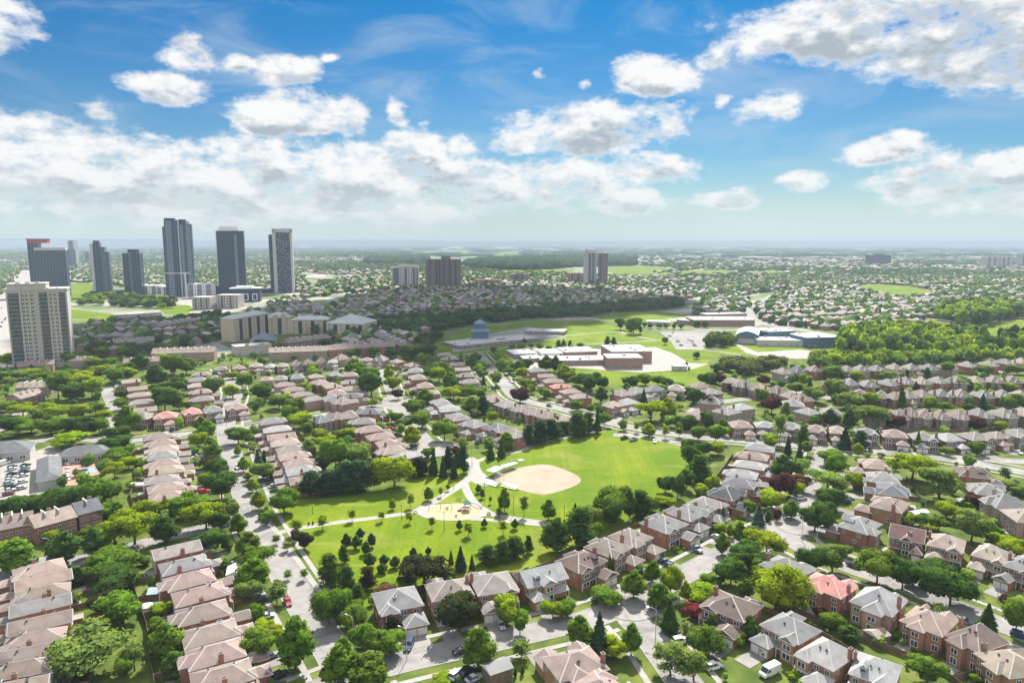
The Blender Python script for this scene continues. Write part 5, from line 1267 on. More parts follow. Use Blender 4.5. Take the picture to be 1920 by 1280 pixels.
('along the east edge of the ball field', 'trees along the east edge of the ball field', 1280, 640, 3, '130,505,115,80,r,d 185,575,105,90,r,g 90,565,95,90,r,g 200,645,85,95,r,b 50,720,140,100,r,d 90,795,160,140,p,d 160,845,95,75,r,b 30,640,100,90,r,d 20,840,120,90,r,d 120,660,100,100,r,d 30,500,90,90,r,d 240,540,60,60,r,b 100,880,80,80,r,b'),
('along the upper crescent street', 'trees along the upper crescent street', 1280, 640, 3, '560,785,160,120,o,d 545,875,140,140,r,p 640,775,120,125,r,s 655,850,100,110,r,n 640,875,85,85,r,b 835,700,100,120,r,g 850,770,150,165,r,g 810,870,160,220,w,s 960,835,105,90,r,b 1290,805,205,260,w,b 1440,905,210,245,w,s 500,955,120,150,r,b 225,1035,115,72,s,u 425,1035,135,85,s,u 135,1025,100,42,k,d 370,985,95,85,r,g 530,1015,75,55,r,p 610,995,115,80,o,g 740,1085,180,170,r,d 830,960,140,150,r,d 800,1010,120,110,r,d 480,1010,60,30,k,d'),
('left of the lower crescent', 'trees left of the lower crescent', 1280, 640, 3, '320,1135,135,85,o,g 220,1195,135,72,o,g 210,1090,70,75,r,b 265,1100,80,45,o,b 175,1050,60,50,r,n 35,1110,50,50,r,n 470,1235,190,220,w,b 340,1265,150,180,r,d 395,1105,70,70,r,s'),
('around the right edge cluster', 'trees around the right edge cluster', 1280, 640, 3, '1480,1005,110,130,r,b 1620,1145,195,190,r,s 1240,1035,80,110,r,b 1350,1045,80,90,r,g 1440,1070,90,90,r,g 1870,865,75,140,r,s 1650,955,95,110,r,p 1610,960,60,70,r,g 1390,1080,50,60,r,b 1740,1130,110,110,r,g'),
('in the yards of the lower left rows', 'trees in the yards of the lower left rows', 0, 900, 3, '640,535,150,250,r,g 560,500,90,120,r,g 645,640,140,240,r,d 690,830,190,240,r,g 590,765,145,160,r,c 430,590,115,85,k,d 395,560,90,40,k,d 455,590,100,40,k,t 520,1130,310,430,w,s 350,1180,200,180,w,s 760,1090,190,150,w,s 935,1010,240,160,o,g 880,900,130,100,r,g 985,1115,180,140,o,d 920,770,90,120,r,b 858,610,90,45,o,s 820,480,60,70,r,s 700,1120,140,120,r,g'),
('along the lower park road', 'trees along the lower park road', 0, 900, 3, '1410,690,130,130,r,s 1430,610,200,175,o,g 1560,695,125,115,y,s 1440,810,115,90,r,g 1455,1045,200,200,r,g 1665,1065,340,190,o,g 1490,870,85,110,r,b 1555,880,60,80,r,b 1250,612,105,32,k,d 1315,602,65,40,k,d 1420,1110,90,80,r,d 1270,520,80,70,o,d 1850,830,230,170,r,g 1905,1150,260,160,o,g 1860,600,190,140,p,d 1915,760,150,120,r,g 1830,730,120,100,r,g 1560,610,60,50,y,g 1620,560,60,50,y,s 1710,560,70,50,y,s'),
('at the bottom of the park', 'trees at the bottom of the park', 640, 900, 3, '470,655,230,290,w,k 400,560,140,130,r,c 672,512,155,85,s,t 735,505,95,42,s,d 820,485,120,120,p,d 905,470,130,110,p,d 970,458,140,130,p,d 1052,412,105,55,p,d 617,470,85,40,s,g 150,625,135,95,p,c 250,645,65,115,r,n 40,675,200,90,p,d 90,700,120,90,p,d 15,470,110,60,p,d 15,600,110,60,p,d 60,770,90,110,r,g 60,850,150,150,r,g 590,600,60,70,p,d'),
('in front of the park row houses', 'trees in front of the park row houses', 640, 900, 3, '665,885,240,250,r,k 715,800,120,150,r,c 930,825,170,155,r,b 1005,882,150,105,r,g 1190,795,115,120,r,b 1270,785,110,110,r,g 1485,725,115,160,r,g 290,885,130,95,p,c 120,965,165,150,r,g 190,1000,150,130,r,g 270,1000,160,150,r,g 1430,670,70,60,r,g 1750,1270,40,40,r,b'),
('along the near street', 'trees along the near street', 640, 900, 3, '770,1060,270,165,o,g 1010,1000,110,115,y,s 1340,945,215,135,o,g 1450,985,275,130,s,t 1645,665,180,115,o,g 1752,575,140,85,o,g 1850,665,190,120,r,b 1785,725,170,130,o,g 1845,850,210,130,s,d 1630,985,205,105,o,g 1540,1025,150,145,r,b 1850,1130,230,210,w,s 150,1160,230,220,o,g 15,1120,270,120,o,g 560,1150,50,110,r,b 978,1105,55,20,k,d 1018,1092,58,22,k,d 1508,545,130,20,k,d 1525,548,120,18,k,d 1660,510,60,30,k,d 40,850,110,100,r,b'),
('around the big bright tree', 'trees around the big bright tree', 1280, 900, 3, '270,615,185,165,r,d 330,520,130,120,r,d 420,520,130,130,r,d 440,560,115,140,r,g 520,765,290,300,r,b 355,655,110,75,o,g 170,625,95,125,r,g 90,705,115,190,r,b 15,680,130,60,o,b 55,785,95,110,r,r 370,895,155,95,o,d 105,1005,190,190,r,g 165,875,125,65,p,d 150,850,80,40,k,d 60,1150,210,190,w,s 290,930,90,110,r,b'),
('on the lower right street', 'trees on the lower right street', 1280, 900, 3, '715,535,170,150,r,d 840,530,180,165,r,s 1090,605,225,200,r,g 1230,635,190,170,r,d 1290,600,130,120,r,d 1500,735,235,250,r,d 1430,560,110,170,r,d 910,435,75,65,r,s 1710,855,185,125,s,d 1870,880,225,150,r,g 1800,710,70,60,r,p 1350,510,60,80,r,g'),
('in the lower right back gardens', 'trees in the lower right back gardens', 1280, 900, 3, '845,860,115,120,r,g 940,905,105,105,o,d 770,800,100,80,r,p 1370,1160,170,190,r,g 1850,470,150,160,r,b 1790,400,100,130,r,b 690,1150,70,160,r,b 1650,1150,60,60,r,g 1200,905,60,50,r,g 1300,980,40,40,r,g'),
]
for d_, g_, ox, oy, sc, s_ in GROVES:
    grove(d_, g_, ox, oy, sc, [(float(f[0]), float(f[1]), float(f[2]), float(f[3]), KL[f[4]], f[5]) for f in (q.split(',') for q in s_.split())])
# ---------------------------------------------------------------- far suburb, woods and other uncounted masses
M['tint'] = bpy.data.materials.new('weathered_roofs_and_walls')
nt, N, L = nodes_of(M['tint']); a_ = N.new('ShaderNodeAttribute'); a_.attribute_name = 'tint'
L.new(a_.outputs['Color'], N['Principled BSDF'].inputs['Base Color']); N['Principled BSDF'].inputs['Roughness'].default_value = 0.9; N['Principled BSDF'].inputs['Specular IOR Level'].default_value = 0.15
fr = np.random.default_rng(21)
def wpoly(pts): return [(p.x, p.y) for p in pxpoly(pts)]
def scatter(P, step, jitter=0.45, keep=1.0, clear=True, rd=3.0):
    xs = [p[0] for p in P]; ys = [p[1] for p in P]; out = []
    y = min(ys)
    while y < max(ys):
        x = min(xs)
        while x < max(xs):
            qx, qy = x + fr.uniform(-jitter, jitter)*step, y + fr.uniform(-jitter, jitter)*step
            x += step
            if fr.random() > keep or not in_poly(qx, qy, P): continue
            if clear and (blocked(qx, qy) or road_dist(qx, qy) < rd): continue
            out.append((qx, qy))
        y += step
    return out

class Mass:
    def __init__(s): s.V = []; s.F = []; s.C = []; s.n = 0
    def add(s, V, F, c):
        s.V.append(V); s.F.append(F + s.n); s.C.append(np.broadcast_to(np.array([*c, 1.0]), (len(V), 4)) if len(np.shape(c)) == 1 else c); s.n += len(V)
    def build(s, name, m, label, smooth=False):
        me = np_mesh(name, np.concatenate(s.V), np.concatenate(s.F), [m], tint=np.concatenate(s.C), smooth=smooth)
        o = inst(name, me); o['kind'] = 'stuff'; o['label'] = label
        return o
GRN = np.array([(0.050, 0.092, 0.024), (0.036, 0.070, 0.024), (0.080, 0.125, 0.024), (0.028, 0.054, 0.028), (0.065, 0.095, 0.035), (0.075, 0.105, 0.05)]) * 2.2
def far_tree(mass, x, y, h, w, c, base=ICO2):
    V0, F0 = base
    th = fr.uniform(0, 6.28); R2 = np.array([[math.cos(th), -math.sin(th), 0], [math.sin(th), math.cos(th), 0], [0, 0, 1]])
    V = (V0 * (1 + 0.20*fr.standard_normal((len(V0), 1)))) @ R2.T
    V = V*np.array([w/2, w/2, h*0.46]) + np.array([x, y, h*0.50])
    mass.add(V, F0, np.array(c)*fr.uniform(0.8, 1.25))
def conif(mass, x, y, h, w, c):
    n = 9; V = []; 
    for lv, (z, r) in enumerate(((0.06, 0.5), (0.35, 0.40), (0.40, 0.33), (0.68, 0.20))):
        for k in range(n): a = 2*math.pi*k/n + lv*0.3; rr = w*r*fr.uniform(0.75, 1.2); V.append((x+math.cos(a)*rr, y+math.sin(a)*rr, h*z))
    V.append((x, y, h)); F = []
    for lv in range(3):
        for k in range(n): a, b = lv*n+k, lv*n+(k+1) % n; F += [(a, b, b+n), (a, b+n, a+n)]
    for k in range(n): F.append((3*n+k, 3*n+(k+1) % n, 4*n))
    mass.add(np.array(V), np.array(F), np.array(c)*fr.uniform(0.8, 1.2))
# leafy template for trees at middle distance: core blob plus clump faces, all triangles
LT = []
for v in range(6):
    r_ = np.random.default_rng(300+v)
    lob = [((0, 0, 0.1), (0.72, 0.72, 0.75))] + [(tuple(unit(r_.standard_normal(3))*np.array([0.62, 0.62, 0.55])), (0.42, 0.42, 0.36)) for _ in range(8)]
    Vc, Fc, _n = blob_core(lob, r_, 0.85, ICO1); Vl, Fl, _n = leaf_cloud(lob, 240, 0.14, r_)
    LT.append((np.concatenate([Vc, Vl]), np.concatenate([Fc[:, :3], Fl[:, [0, 1, 2]] + len(Vc), Fl[:, [0, 2, 3]] + len(Vc)])))
def mid_tree(mass, x, y, h, w, c):
    V0, F0 = LT[fr.integers(len(LT))]; th = fr.uniform(0, 6.28); ca, sa = math.cos(th), math.sin(th)
    V = np.column_stack([V0[:, 0]*ca - V0[:, 1]*sa, V0[:, 0]*sa + V0[:, 1]*ca, V0[:, 2]])
    mass.add(V*np.array([w/2, w/2, h*0.5]) + np.array([x, y, h*0.52]), F0, np.array(c)*1.25*fr.uniform(0.78, 1.3))

def near_house(x, y, m=0.0):
    for hx, hy, r, *_ in HOUSES:
        if (hx-x)**2 + (hy-y)**2 < (r+m)**2: return True
    return False
def near_tree(x, y, k=0.8):
    for tx, ty, r in TREEPOS:
        if (tx-x)**2 + (ty-y)**2 < (r*k)**2: return True
    return False

# 1. smaller garden trees and shrubs between the houses, beyond the individually built ones
ms = Mass()
for x, y in scatter(wpoly([(-200,1010),(-60,735),(0,690),(620,662),(860,655),(1060,735),(1300,735),(1480,692),(1990,676),(1990,900),(1560,850),(1420,830),(1290,850),(1120,800),(900,850),(700,935),(560,950),(450,990)]), 10.5, keep=0.42):
    if near_house(x, y, 0.8) or near_tree(x, y): continue
    h = fr.uniform(3.0, 8.0); mid_tree(ms, x, y, h, h*fr.uniform(0.75, 1.05), GRN[fr.choice(6, p=[.25, .25, .2, .1, .1, .1])])
for x, y in scatter(wpoly([(-200,1400),(-60,980),(450,990),(640,1120),(1000,1060),(1280,950),(1420,840),(1990,890),(1990,1400)]), 7.5, keep=0.55, rd=4.8):
    if near_house(x, y, -0.5) or near_tree(x, y, 0.6): continue
    h = fr.uniform(1.0, 3.6); mid_tree(ms, x, y, h, h*fr.uniform(0.9, 1.5), GRN[fr.choice(6, p=[.25, .25, .25, .05, .1, .1])])
ms.build('shrubbery', M['leaf_tint'], 'small garden trees and shrubs filling the yards between the houses')

# 2. woodland
wd = Mass()
def wood(pts, step, h0, h1, cols, keep=1.0, leafy=True, clear=True):
    for x, y in scatter(wpoly(pts), step, keep=keep, clear=clear):
        if near_house(x, y, 1.0): continue
        h = fr.uniform(h0, h1); f = mid_tree if leafy else far_tree
        f(wd, x, y, h, step*fr.uniform(1.15, 1.6), cols[fr.integers(len(cols))])
YG = [(0.165, 0.255, 0.028), (0.130, 0.215, 0.034), (0.190, 0.270, 0.034), (0.100, 0.180, 0.032)]
DK = [(0.040, 0.080, 0.034), (0.050, 0.095, 0.036), (0.062, 0.105, 0.036)]
wood([(1560,664),(1585,640),(1640,632),(1760,636),(1850,650),(1990,655),(1990,672),(1850,668),(1700,676),(1640,672)], 9.5, 13, 22, YG+DK)
wood([(1600,640),(1660,632),(1760,634),(1850,646),(1700,648)], 9.5, 15, 24, YG+DK[1:])
wood([(1500,688),(1540,672),(1640,674),(1990,668),(1990,680),(1850,676),(1760,684),(1640,686),(1560,692)], 8.5, 8, 13, YG)
wood([(1745,600),(1770,582),(1860,576),(1920,585),(1925,612),(1850,612),(1790,608)], 12, 15, 22, DK+YG)
wood([(1870,640),(1900,612),(1930,612),(1935,648)], 11, 14, 20, DK)
wood([(1338,700),(1360,682),(1430,680),(1470,688),(1460,698),(1400,704)], 8.5, 7, 11, [(0.105, 0.135, 0.060), (0.085, 0.12, 0.045)])
wood([(1315,648),(1330,634),(1372,636),(1376,650),(1340,652)], 8, 8, 12, [(0.06, 0.105, 0.022), (0.075, 0.12, 0.022)])
wood([(690,606),(860,592),(1000,585),(1120,577),(1240,567),(1285,570),(1280,577),(1180,585),(1100,594),(1000,597),(870,612),(800,625),(700,628)], 12.5, 9, 14, DK)
wood([(760,668),(790,640),(850,636),(870,652),(850,668),(800,664)], 10, 8, 12, DK)
wood([(140,668),(180,655),(300,662),(420,650),(440,662),(350,668),(240,672)], 10, 7, 12, DK, keep=0.4)
wood([(200,645),(440,618),(470,640),(400,648),(300,650)], 11, 8, 12, DK, keep=0.34)
wood([(430,655),(520,640),(620,640),(760,640),(700,655),(600,652),(520,664)], 11, 7, 10, DK, keep=0.28)
wood([(520,622),(700,600),(760,620),(700,640),(690,632),(600,628)], 11, 8, 12, DK, keep=0.16)
wood([(150,560),(175,556),(330,566),(330,580),(240,576),(150,576)], 14, 8, 16, YG+DK, keep=0.6, clear=False)
wood([(215,600),(300,596),(360,590),(420,592),(400,602),(300,606)], 12, 7, 10, DK, keep=0.8)
wood([(-60,1040),(-80,700),(8,640),(14,660),(10,690),(-20,740)], 9, 8, 14, YG)
wood([(0,692),(10,640),(22,650),(22,690)], 9, 8, 13, YG)
wood([(600,690),(680,676),(800,660),(880,672),(1000,676),(1040,690),(1000,690),(900,690)][:0] or [(845,690),(870,672),(930,676),(960,688),(940,700),(905,700)], 9, 6, 10, YG+DK, keep=0.5)
wood([(688,484),(800,481),(800,497),(690,496)], 34, 16, 24, DK, leafy=False)
wood([(860,496),(900,488),(1000,484),(1100,479),(1190,484),(1188,498),(1100,500),(990,507),(900,505)], 30, 16, 26, DK, leafy=False, clear=False)
wood([(985,506),(1018,500),(1020,512),(990,514)], 22, 14, 22, YG, leafy=False)
wd.build('woodland', M['leaf_tint'], 'woods and tree belts that read as one green mass')

# 3. the suburb beyond: rows of roofs with trees between
hs, ft = Mass(), Mass()
ROOFT = np.array([(0.19, 0.165, 0.15), (0.155, 0.14, 0.135), (0.22, 0.19, 0.17), (0.17, 0.165, 0.165), (0.25, 0.21, 0.18), (0.13, 0.12, 0.12)]) * 1.35
def far_house(x, y, rz, w, d, h, rc, wc, pitch=0.55):
    ca, sa = math.cos(rz), math.sin(rz)
    o = 0.5; hw, hd = w/2, d/2; q = min(hw, hd)*pitch*1.1; ins = min(hw, hd)
    wv = np.array([(-hw,-hd,0),(hw,-hd,0),(hw,hd,0),(-hw,hd,0),(-hw,-hd,h),(hw,-hd,h),(hw,hd,h),(-hw,hd,h)], float)
    a, b = hw+o, hd+o
    r0, r1 = ((-a+ins, 0, h+q), (a-ins, 0, h+q)) if w >= d else ((0, -b+ins, h+q), (0, b-ins, h+q))
    rv = np.array([(-a,-b,h),(a,-b,h),(a,b,h),(-a,b,h), r0, r1], float)
    F = [(0,1,5),(0,5,4),(1,2,6),(1,6,5),(2,3,7),(2,7,6),(3,0,4),(3,4,7)]
    if w >= d: F += [(8,9,13),(8,13,12),(10,11,12),(10,12,13),(11,8,12),(9,10,13)]
    else: F += [(9,10,13),(9,13,12),(11,8,12),(11,12,13),(8,9,12),(10,11,13)]
    V = np.concatenate([wv, rv]); V = np.column_stack([V[:,0]*ca - V[:,1]*sa + x, V[:,0]*sa + V[:,1]*ca + y, V[:,2]])
    C = np.ones((14, 4)); C[:8, :3] = wc; C[8:, :3] = rc
    hs.V.append(V); hs.F.append(np.array(F) + hs.n); hs.C.append(C); hs.n += 14
def suburb(pts, ang, pitch_row=27.0, sp=13.0, keep=0.9, tree=0.8, big=1.0, dark=1.0, clear=True, ts=1.0, conf=0.12):
    """rows of houses at angle ANG inside the traced polygon, with street and yard trees."""
    P = wpoly(pts); ca, sa = math.cos(ang), math.sin(ang)
    U = [(p[0]*ca + p[1]*sa, -p[0]*sa + p[1]*ca) for p in P]
    u0, u1 = min(u[0] for u in U), max(u[0] for u in U); v0, v1 = min(u[1] for u in U), max(u[1] for u in U)
    v, k = v0, 0
    while v < v1:
        u = u0 + fr.uniform(0, sp)
        while u < u1:
            wob = 7*math.sin(u*0.013 + v*0.02)
            x, y = u*ca - (v+wob)*sa, u*sa + (v+wob)*ca
            if in_poly(x, y, P) and not (clear and (blocked(x, y) or road_dist(x, y) < 5)) and not near_house(x, y, 4):
                if fr.random() < keep:
                    far_house(x, y, ang + fr.uniform(-0.05, 0.05), sp*fr.uniform(0.72, 0.9)*big, fr.uniform(9.5, 12)*big, fr.uniform(5, 6.2)*big, ROOFT[fr.integers(6)]*fr.uniform(0.8, 1.3), np.array([(0.26,0.16,0.12),(0.30,0.22,0.17),(0.22,0.15,0.12)][fr.integers(3)]))
                for _ in range(2):
                    if fr.random() < tree*0.95:
                        tx, ty = x + fr.uniform(-7, 7)*1.2 - sa*fr.choice([-11, 11]), y + fr.uniform(-3, 3) + ca*fr.choice([-11, 11])
                        if blocked(tx, ty) or near_house(tx, ty, 1): continue
                        h = fr.uniform(6, 12.5)*ts
                        if fr.random() < conf: conif(ft, tx, ty, h*1.15, h*0.5, GRN[3])
                        else: far_tree(ft, tx, ty, h, h*fr.uniform(0.85, 1.3), GRN[fr.integers(6)])
            u += sp
        k += 1
        v += pitch_row * (0.62 if k % 2 else 1.38)
suburb([(560,600),(640,566),(720,545),(880,530),(1000,532),(1120,540),(1260,548),(1290,562),(1240,566),(1100,576),(1000,584),(860,592),(700,606),(640,625),(560,612)], 0.10, tree=0.42)
suburb([(620,655),(640,625),(700,606),(760,600),(820,604),(800,640),(760,662),(700,660)], 2.25, tree=0.5, keep=0.95)
suburb([(440,600),(480,580),(540,560),(600,570),(620,600),(560,610),(500,600)], 0.5, tree=0.5, keep=0.9)
suburb([(130,650),(180,606),(330,604),(440,606),(440,640),(330,655),(200,668)], 0.15, keep=0.8, tree=0.7)
suburb([(1290,590),(1330,560),(1400,552),(1402,575),(1370,590)], 0.3, tree=0.8)
suburb([(1430,606),(1420,580),(1470,548),(1560,540),(1740,560),(1780,570),(1750,600),(1640,628),(1560,622)], 0.35, tree=0.75, keep=0.95)
suburb([(1480,545),(1600,520),(2300,515),(2300,600),(1860,574),(1740,560),(1600,545)], 0.2, tree=0.9, keep=0.8)
suburb([(1290,560),(1280,540),(1400,520),(1600,518),(1480,545),(1400,552)], -0.1, tree=1.0, keep=0.7)
suburb([(560,560),(600,530),(720,515),(900,512),(1200,520),(1290,540),(1250,548),(1000,532),(880,530),(720,545)], 0.05, pitch_row=36, sp=16, tree=1.3, keep=0.55)
suburb([(-420,620),(-420,505),(20,492),(40,520),(10,590)], 0.9, tree=1.2, keep=0.6, pitch_row=34)
suburb([(140,532),(140,505),(320,500),(560,505),(580,548),(470,548),(300,548),(180,530)], 0.2, tree=1.2, keep=0.6, pitch_row=36, sp=16)
suburb([(620,690),(640,668),(780,652),(850,660),(830,690),(760,690)], 0.1, keep=0.0, tree=0.0)
# the far plain, thinning out
def far_band(pts, step, hk, tk, big=1.0, th=(7, 13)):
    for x, y in scatter(wpoly(pts), step, clear=False):
        if blocked(x, y): continue
        q = fr.random()
        fld = math.sin(x*0.0041 + 1.7*math.sin(y*0.0023)) + math.sin(y*0.0031 + x*0.0017 + 2) + 0.6*math.sin(x*0.011 - y*0.007)
        hk_, tk_ = (hk*1.1, tk*0.55) if fld > 0.45 else ((hk*0.55, tk*1.1) if fld > -0.7 else (0.02, tk*1.7))
        if q < hk_: far_house(x, y, fr.choice([0.15, 1.7]) + fr.uniform(-.1, .1), fr.uniform(11, 22)*big, fr.uniform(10, 15)*big, fr.uniform(4, 7), ROOFT[fr.integers(6)]*fr.uniform(0.7, 1.25), np.array((0.32, 0.27, 0.23)))
        elif q < hk_ + tk_: h = fr.uniform(*th); far_tree(ft, x, y, h, h*fr.uniform(1.1, 2.2)*big, GRN[fr.integers(6)]*0.9, ICO1)
far_band([(-420,505),(-420,485),(200,483),(600,482),(600,512),(320,503),(140,508)], 26, 0.30, 0.65)
far_band([(600,516),(600,484),(740,482),(900,506),(1080,515),(1280,520),(1300,540),(1200,524),(900,516)], 24, 0.30, 0.62)
far_band([(1200,520),(1200,495),(1500,492),(2320,492),(2320,524),(1600,520),(1400,524),(1290,540)], 26, 0.28, 0.66)
far_band([(-420,486),(-420,470),(300,468),(740,468),(740,484),(300,484)], 60, 0.20, 0.65, 2.0, (10, 18))
far_band([(1000,482),(1000,468),(1400,466),(2320,466),(2320,494),(1500,494),(1200,498)], 70, 0.10, 0.30, 2.0, (9, 14))
# woodlots and hedgerows towards the horizon
for _ in range(520):
    Y = 5200*(18000/5200)**fr.random(); X = fr.uniform(-0.85, 0.85)*Y; w = fr.uniform(120, 620)*(Y/9000)**0.5
    far_tree(ft, X, Y, fr.uniform(13, 22), w, GRN[fr.integers(6)]*0.6, ICO2)
for _ in range(160):
    Y = 6000*(17000/6000)**fr.random(); X = fr.uniform(-0.85, 0.85)*Y
    far_house(X, Y, fr.uniform(-0.1, 0.1), fr.uniform(60, 240), 60, 10, np.array((0.6, 0.6, 0.6))*fr.uniform(0.6, 1.2), np.array((0.4, 0.4, 0.42)), 0.02)
# pale flat warehouses on the right of the plain
for py0, x0_, dn in ((467.5, 1100, 0.5), (470, 1040, 0.6), (473, 1150, 0.75), (476, 1190, 0.8), (480, 1180, 0.85), (484, 1210, 0.8), (488, 1260, 0.55), (493, 1500, 0.4)):
    px = x0_
    while px < 2200:
        p = at(px, py0 + fr.uniform(-0.7, 0.7)); w = fr.uniform(16, 60)*p.y/FPX
        if fr.random() < dn: far_house(p.x, p.y, fr.uniform(-0.03, 0.03), w, fr.uniform(0.25, 0.6)*w, fr.uniform(8, 12), np.array((0.66, 0.65, 0.64))*fr.uniform(0.5, 1.15), np.array((0.42, 0.42, 0.45))*fr.uniform(0.6, 1.2), 0.015)
        px += w/p.y*FPX*fr.uniform(0.95, 1.4)
for px in range(740, 1010, 16):
    p = at(px, 468.5 + fr.uniform(-1, 1)); far_house(p.x, p.y, 0, fr.uniform(120, 300), 80, 9, np.array((0.7, 0.7, 0.7)), np.array((0.4, 0.4, 0.42)), 0.02)
ft.build('distant_foliage', M['leaf_tint'], 'trees of the far suburb seen as one speckled mass')
hs.build('distant_rooftops', M['tint'], 'roofs of the far suburb and plain seen as one mass')
# ---------------------------------------------------------------- towers and large buildings
def P_(name, mb, m, root, **k): return mb.build(name, m, root, **k)
def place(px, yb): p = at(px, yb); return p
def mpp(p): return (p.y*CP + CAM_H*SP)/FPX      # metres per photo pixel there
M['beige'] = mat('beige_stone', (0.45, 0.41, 0.375), 0.9, 0.08, 0.15)
M['bayglass'] = mat('bay_glass', (0.10, 0.115, 0.125), 0.3, 0.5, 0.4, spec=0.5)
M['slab'] = mat('pale_balcony_slab', (0.31, 0.38, 0.47), 0.8)
M['conc'] = mat('tower_concrete', (0.44, 0.43, 0.43), 0.9, 0.06, 0.1)
M['dslab'] = mat('dark_spandrel', (0.028, 0.048, 0.088), 0.6)
M['brownwall'] = mat('brown_cladding', (0.20, 0.165, 0.15), 0.9, 0.06, 0.1)
M['yellow'] = mat('yellow_brick', (0.47, 0.385, 0.27), 0.9, 0.08, 0.3)
M['redsign'] = mat('red_cladding', (0.40, 0.05, 0.07), 0.6)
M['teal'] = mat('blue_cladding', (0.085, 0.155, 0.215), 0.5)
M['pinkbrick'] = mat('pink_brick', (0.30, 0.19, 0.165), 0.9, 0.1, 0.4)
def tower(px, yb, label, rz=0.0, name='tower_block', cat='tower'):
    p = at(px, yb); root = empty(name, (p.x, p.y, 0), rz); tag(root, label, cat); return root, p, mpp(p)
def glazed(root, x0, x1, y0, y1, h, floors, body='towerglass', slab='dslab', out=0.25, th=0.35, piers=(), pier_m='dslab', pw=0.7, z0=0, mull=0.0):
    b = MB(); b.box(x0, y0, z0, x1, y1, h); P_('glass_body', b, M[body], root)
    s = MB(); fh = (h-z0)/floors
    for k in range(1, floors+1): s.box(x0-out, y0-out, z0+k*fh-th, x1+out, y1+out, z0+k*fh-0.001 if k < floors else h+0.3)
    P_('floor_slabs', s, M[slab], root)
    if mull:
        q = MB(); n = max(2, int((x1-x0)/mull))
        for k in range(n+1): x = x0+(x1-x0)*k/n; q.box(x-0.10, y0-0.14, z0, x+0.10, y0+0.05, h-0.01)
        n = max(2, int((y1-y0)/mull))
        for k in range(n+1):
            y = y0+(y1-y0)*k/n
            for x in (x0, x1): q.box(x-0.13, y-0.10, z0, x+0.13, y+0.10, h-0.012)
        P_('mullions', q, M['slab'], root)
    for f0, f1, m_ in piers:
        q = MB(); xa, xb = x0+(x1-x0)*f0, x0+(x1-x0)*f1; q.box(xa, y0-out-0.35, z0, xb, y0+0.4, h+0.4); P_('pier', q, M[m_], root)
def balconies(root, x0, x1, y0, out, h, floors, m='slab', z0=0, step=1):
    """stack of projecting balconies with pale fronts"""
    s = MB(); fh = (h-z0)/floors
    for k in range(0, floors, step): s.box(x0, y0-out, z0+k*fh+0.05, x1, y0+0.1, z0+k*fh+fh*0.42)
    P_('balcony_stack', s, M[m], root)

# beige apartment tower in front
root, p, s = tower(82, 690, 'beige stone apartment tower at the left edge with dark glazed bays', 0.47, 'apartment_tower')
W = 94*s; Hh = height_at(p.y, 543); x0, x1 = -W/2, W/2; D = 24; fl = 20; fh = Hh/fl
b = MB(); b.box(x0, 0, 0, x1, D, Hh); b.box(x0+1, 1.5, Hh, x0+W*0.66, D-2, Hh+4.5); P_('wall', b, M['beige'], root)
for q_ in ((x0-0.6, -0.6, Hh-0.9, x1+0.6, D+0.6, Hh+0.7), (x0-0.5, -0.5, fh*2-0.4, x1+0.5, D+0.5, fh*2+0.25), (x0+0.5, 1, Hh+4.5, x0+W*0.67, D-1.5, Hh+5.2)): c = MB(); c.box(*q_); P_('cornice', c, M['beige'], root)
for f0, f1 in ((0.03, 0.20), (0.54, 0.67), (0.86, 0.97)):
    g_ = MB(); g_.box(x0+W*f0, -0.12, fh*2.2, x0+W*f1, 0.2, Hh-fh*0.8); P_('glazed_bay', g_, M['bayglass'], root)
    g_ = MB(); bw = W*(f1-f0); g_.box(-0.2, -1.3, 0.3, bw+0.2, 0.1, 0.62, 0); g_.box(-0.15, -1.28, 0.62, bw+0.15, -1.22, 1.5, 1); bme = g_.mesh('balcony', [M['beige'], M['glass']])
    for k in range(2, fl-1): inst('balcony', bme, root, (x0+W*f0, 0, fh*k))
for f in (0.225, 0.375, 0.505, 0.69, 0.845):
    g_ = MB(); g_.box(x0+W*f-0.7, -0.9, 0, x0+W*f+0.7, 0.1, Hh+1.4); P_('pilaster', g_, M['beige'], root)
for f in (0.265, 0.325, 0.42, 0.725, 0.80):
    for k in range(1, fl-1): inst('window', WIN, root, (x0+W*f, -0.0, fh*k+0.9), sc=(2.3, 1.5, fh*0.62))
for k in range(3):
    g_ = MB(); xx = x0 + W*(0.05+0.055*k); pts = [(xx-0.9, 0.6), (xx+0.9, 0.6)] + [(xx+0.9*math.cos(a), fh*1.35+0.9*math.sin(a)) for a in [math.pi*j/8 for j in range(9)]]
    g_.face([(q[0], -0.05, q[1]) for q in pts]); P_('arched_window', g_, M['glass'], root)
g_ = MB()
for k in range(3): g_.box(x0+W*(0.15+0.16*k), 5, Hh+5.2, x0+W*(0.15+0.16*k)+3, 9, Hh+6.4)
P_('roof_plant', g_, M['metal'], root)
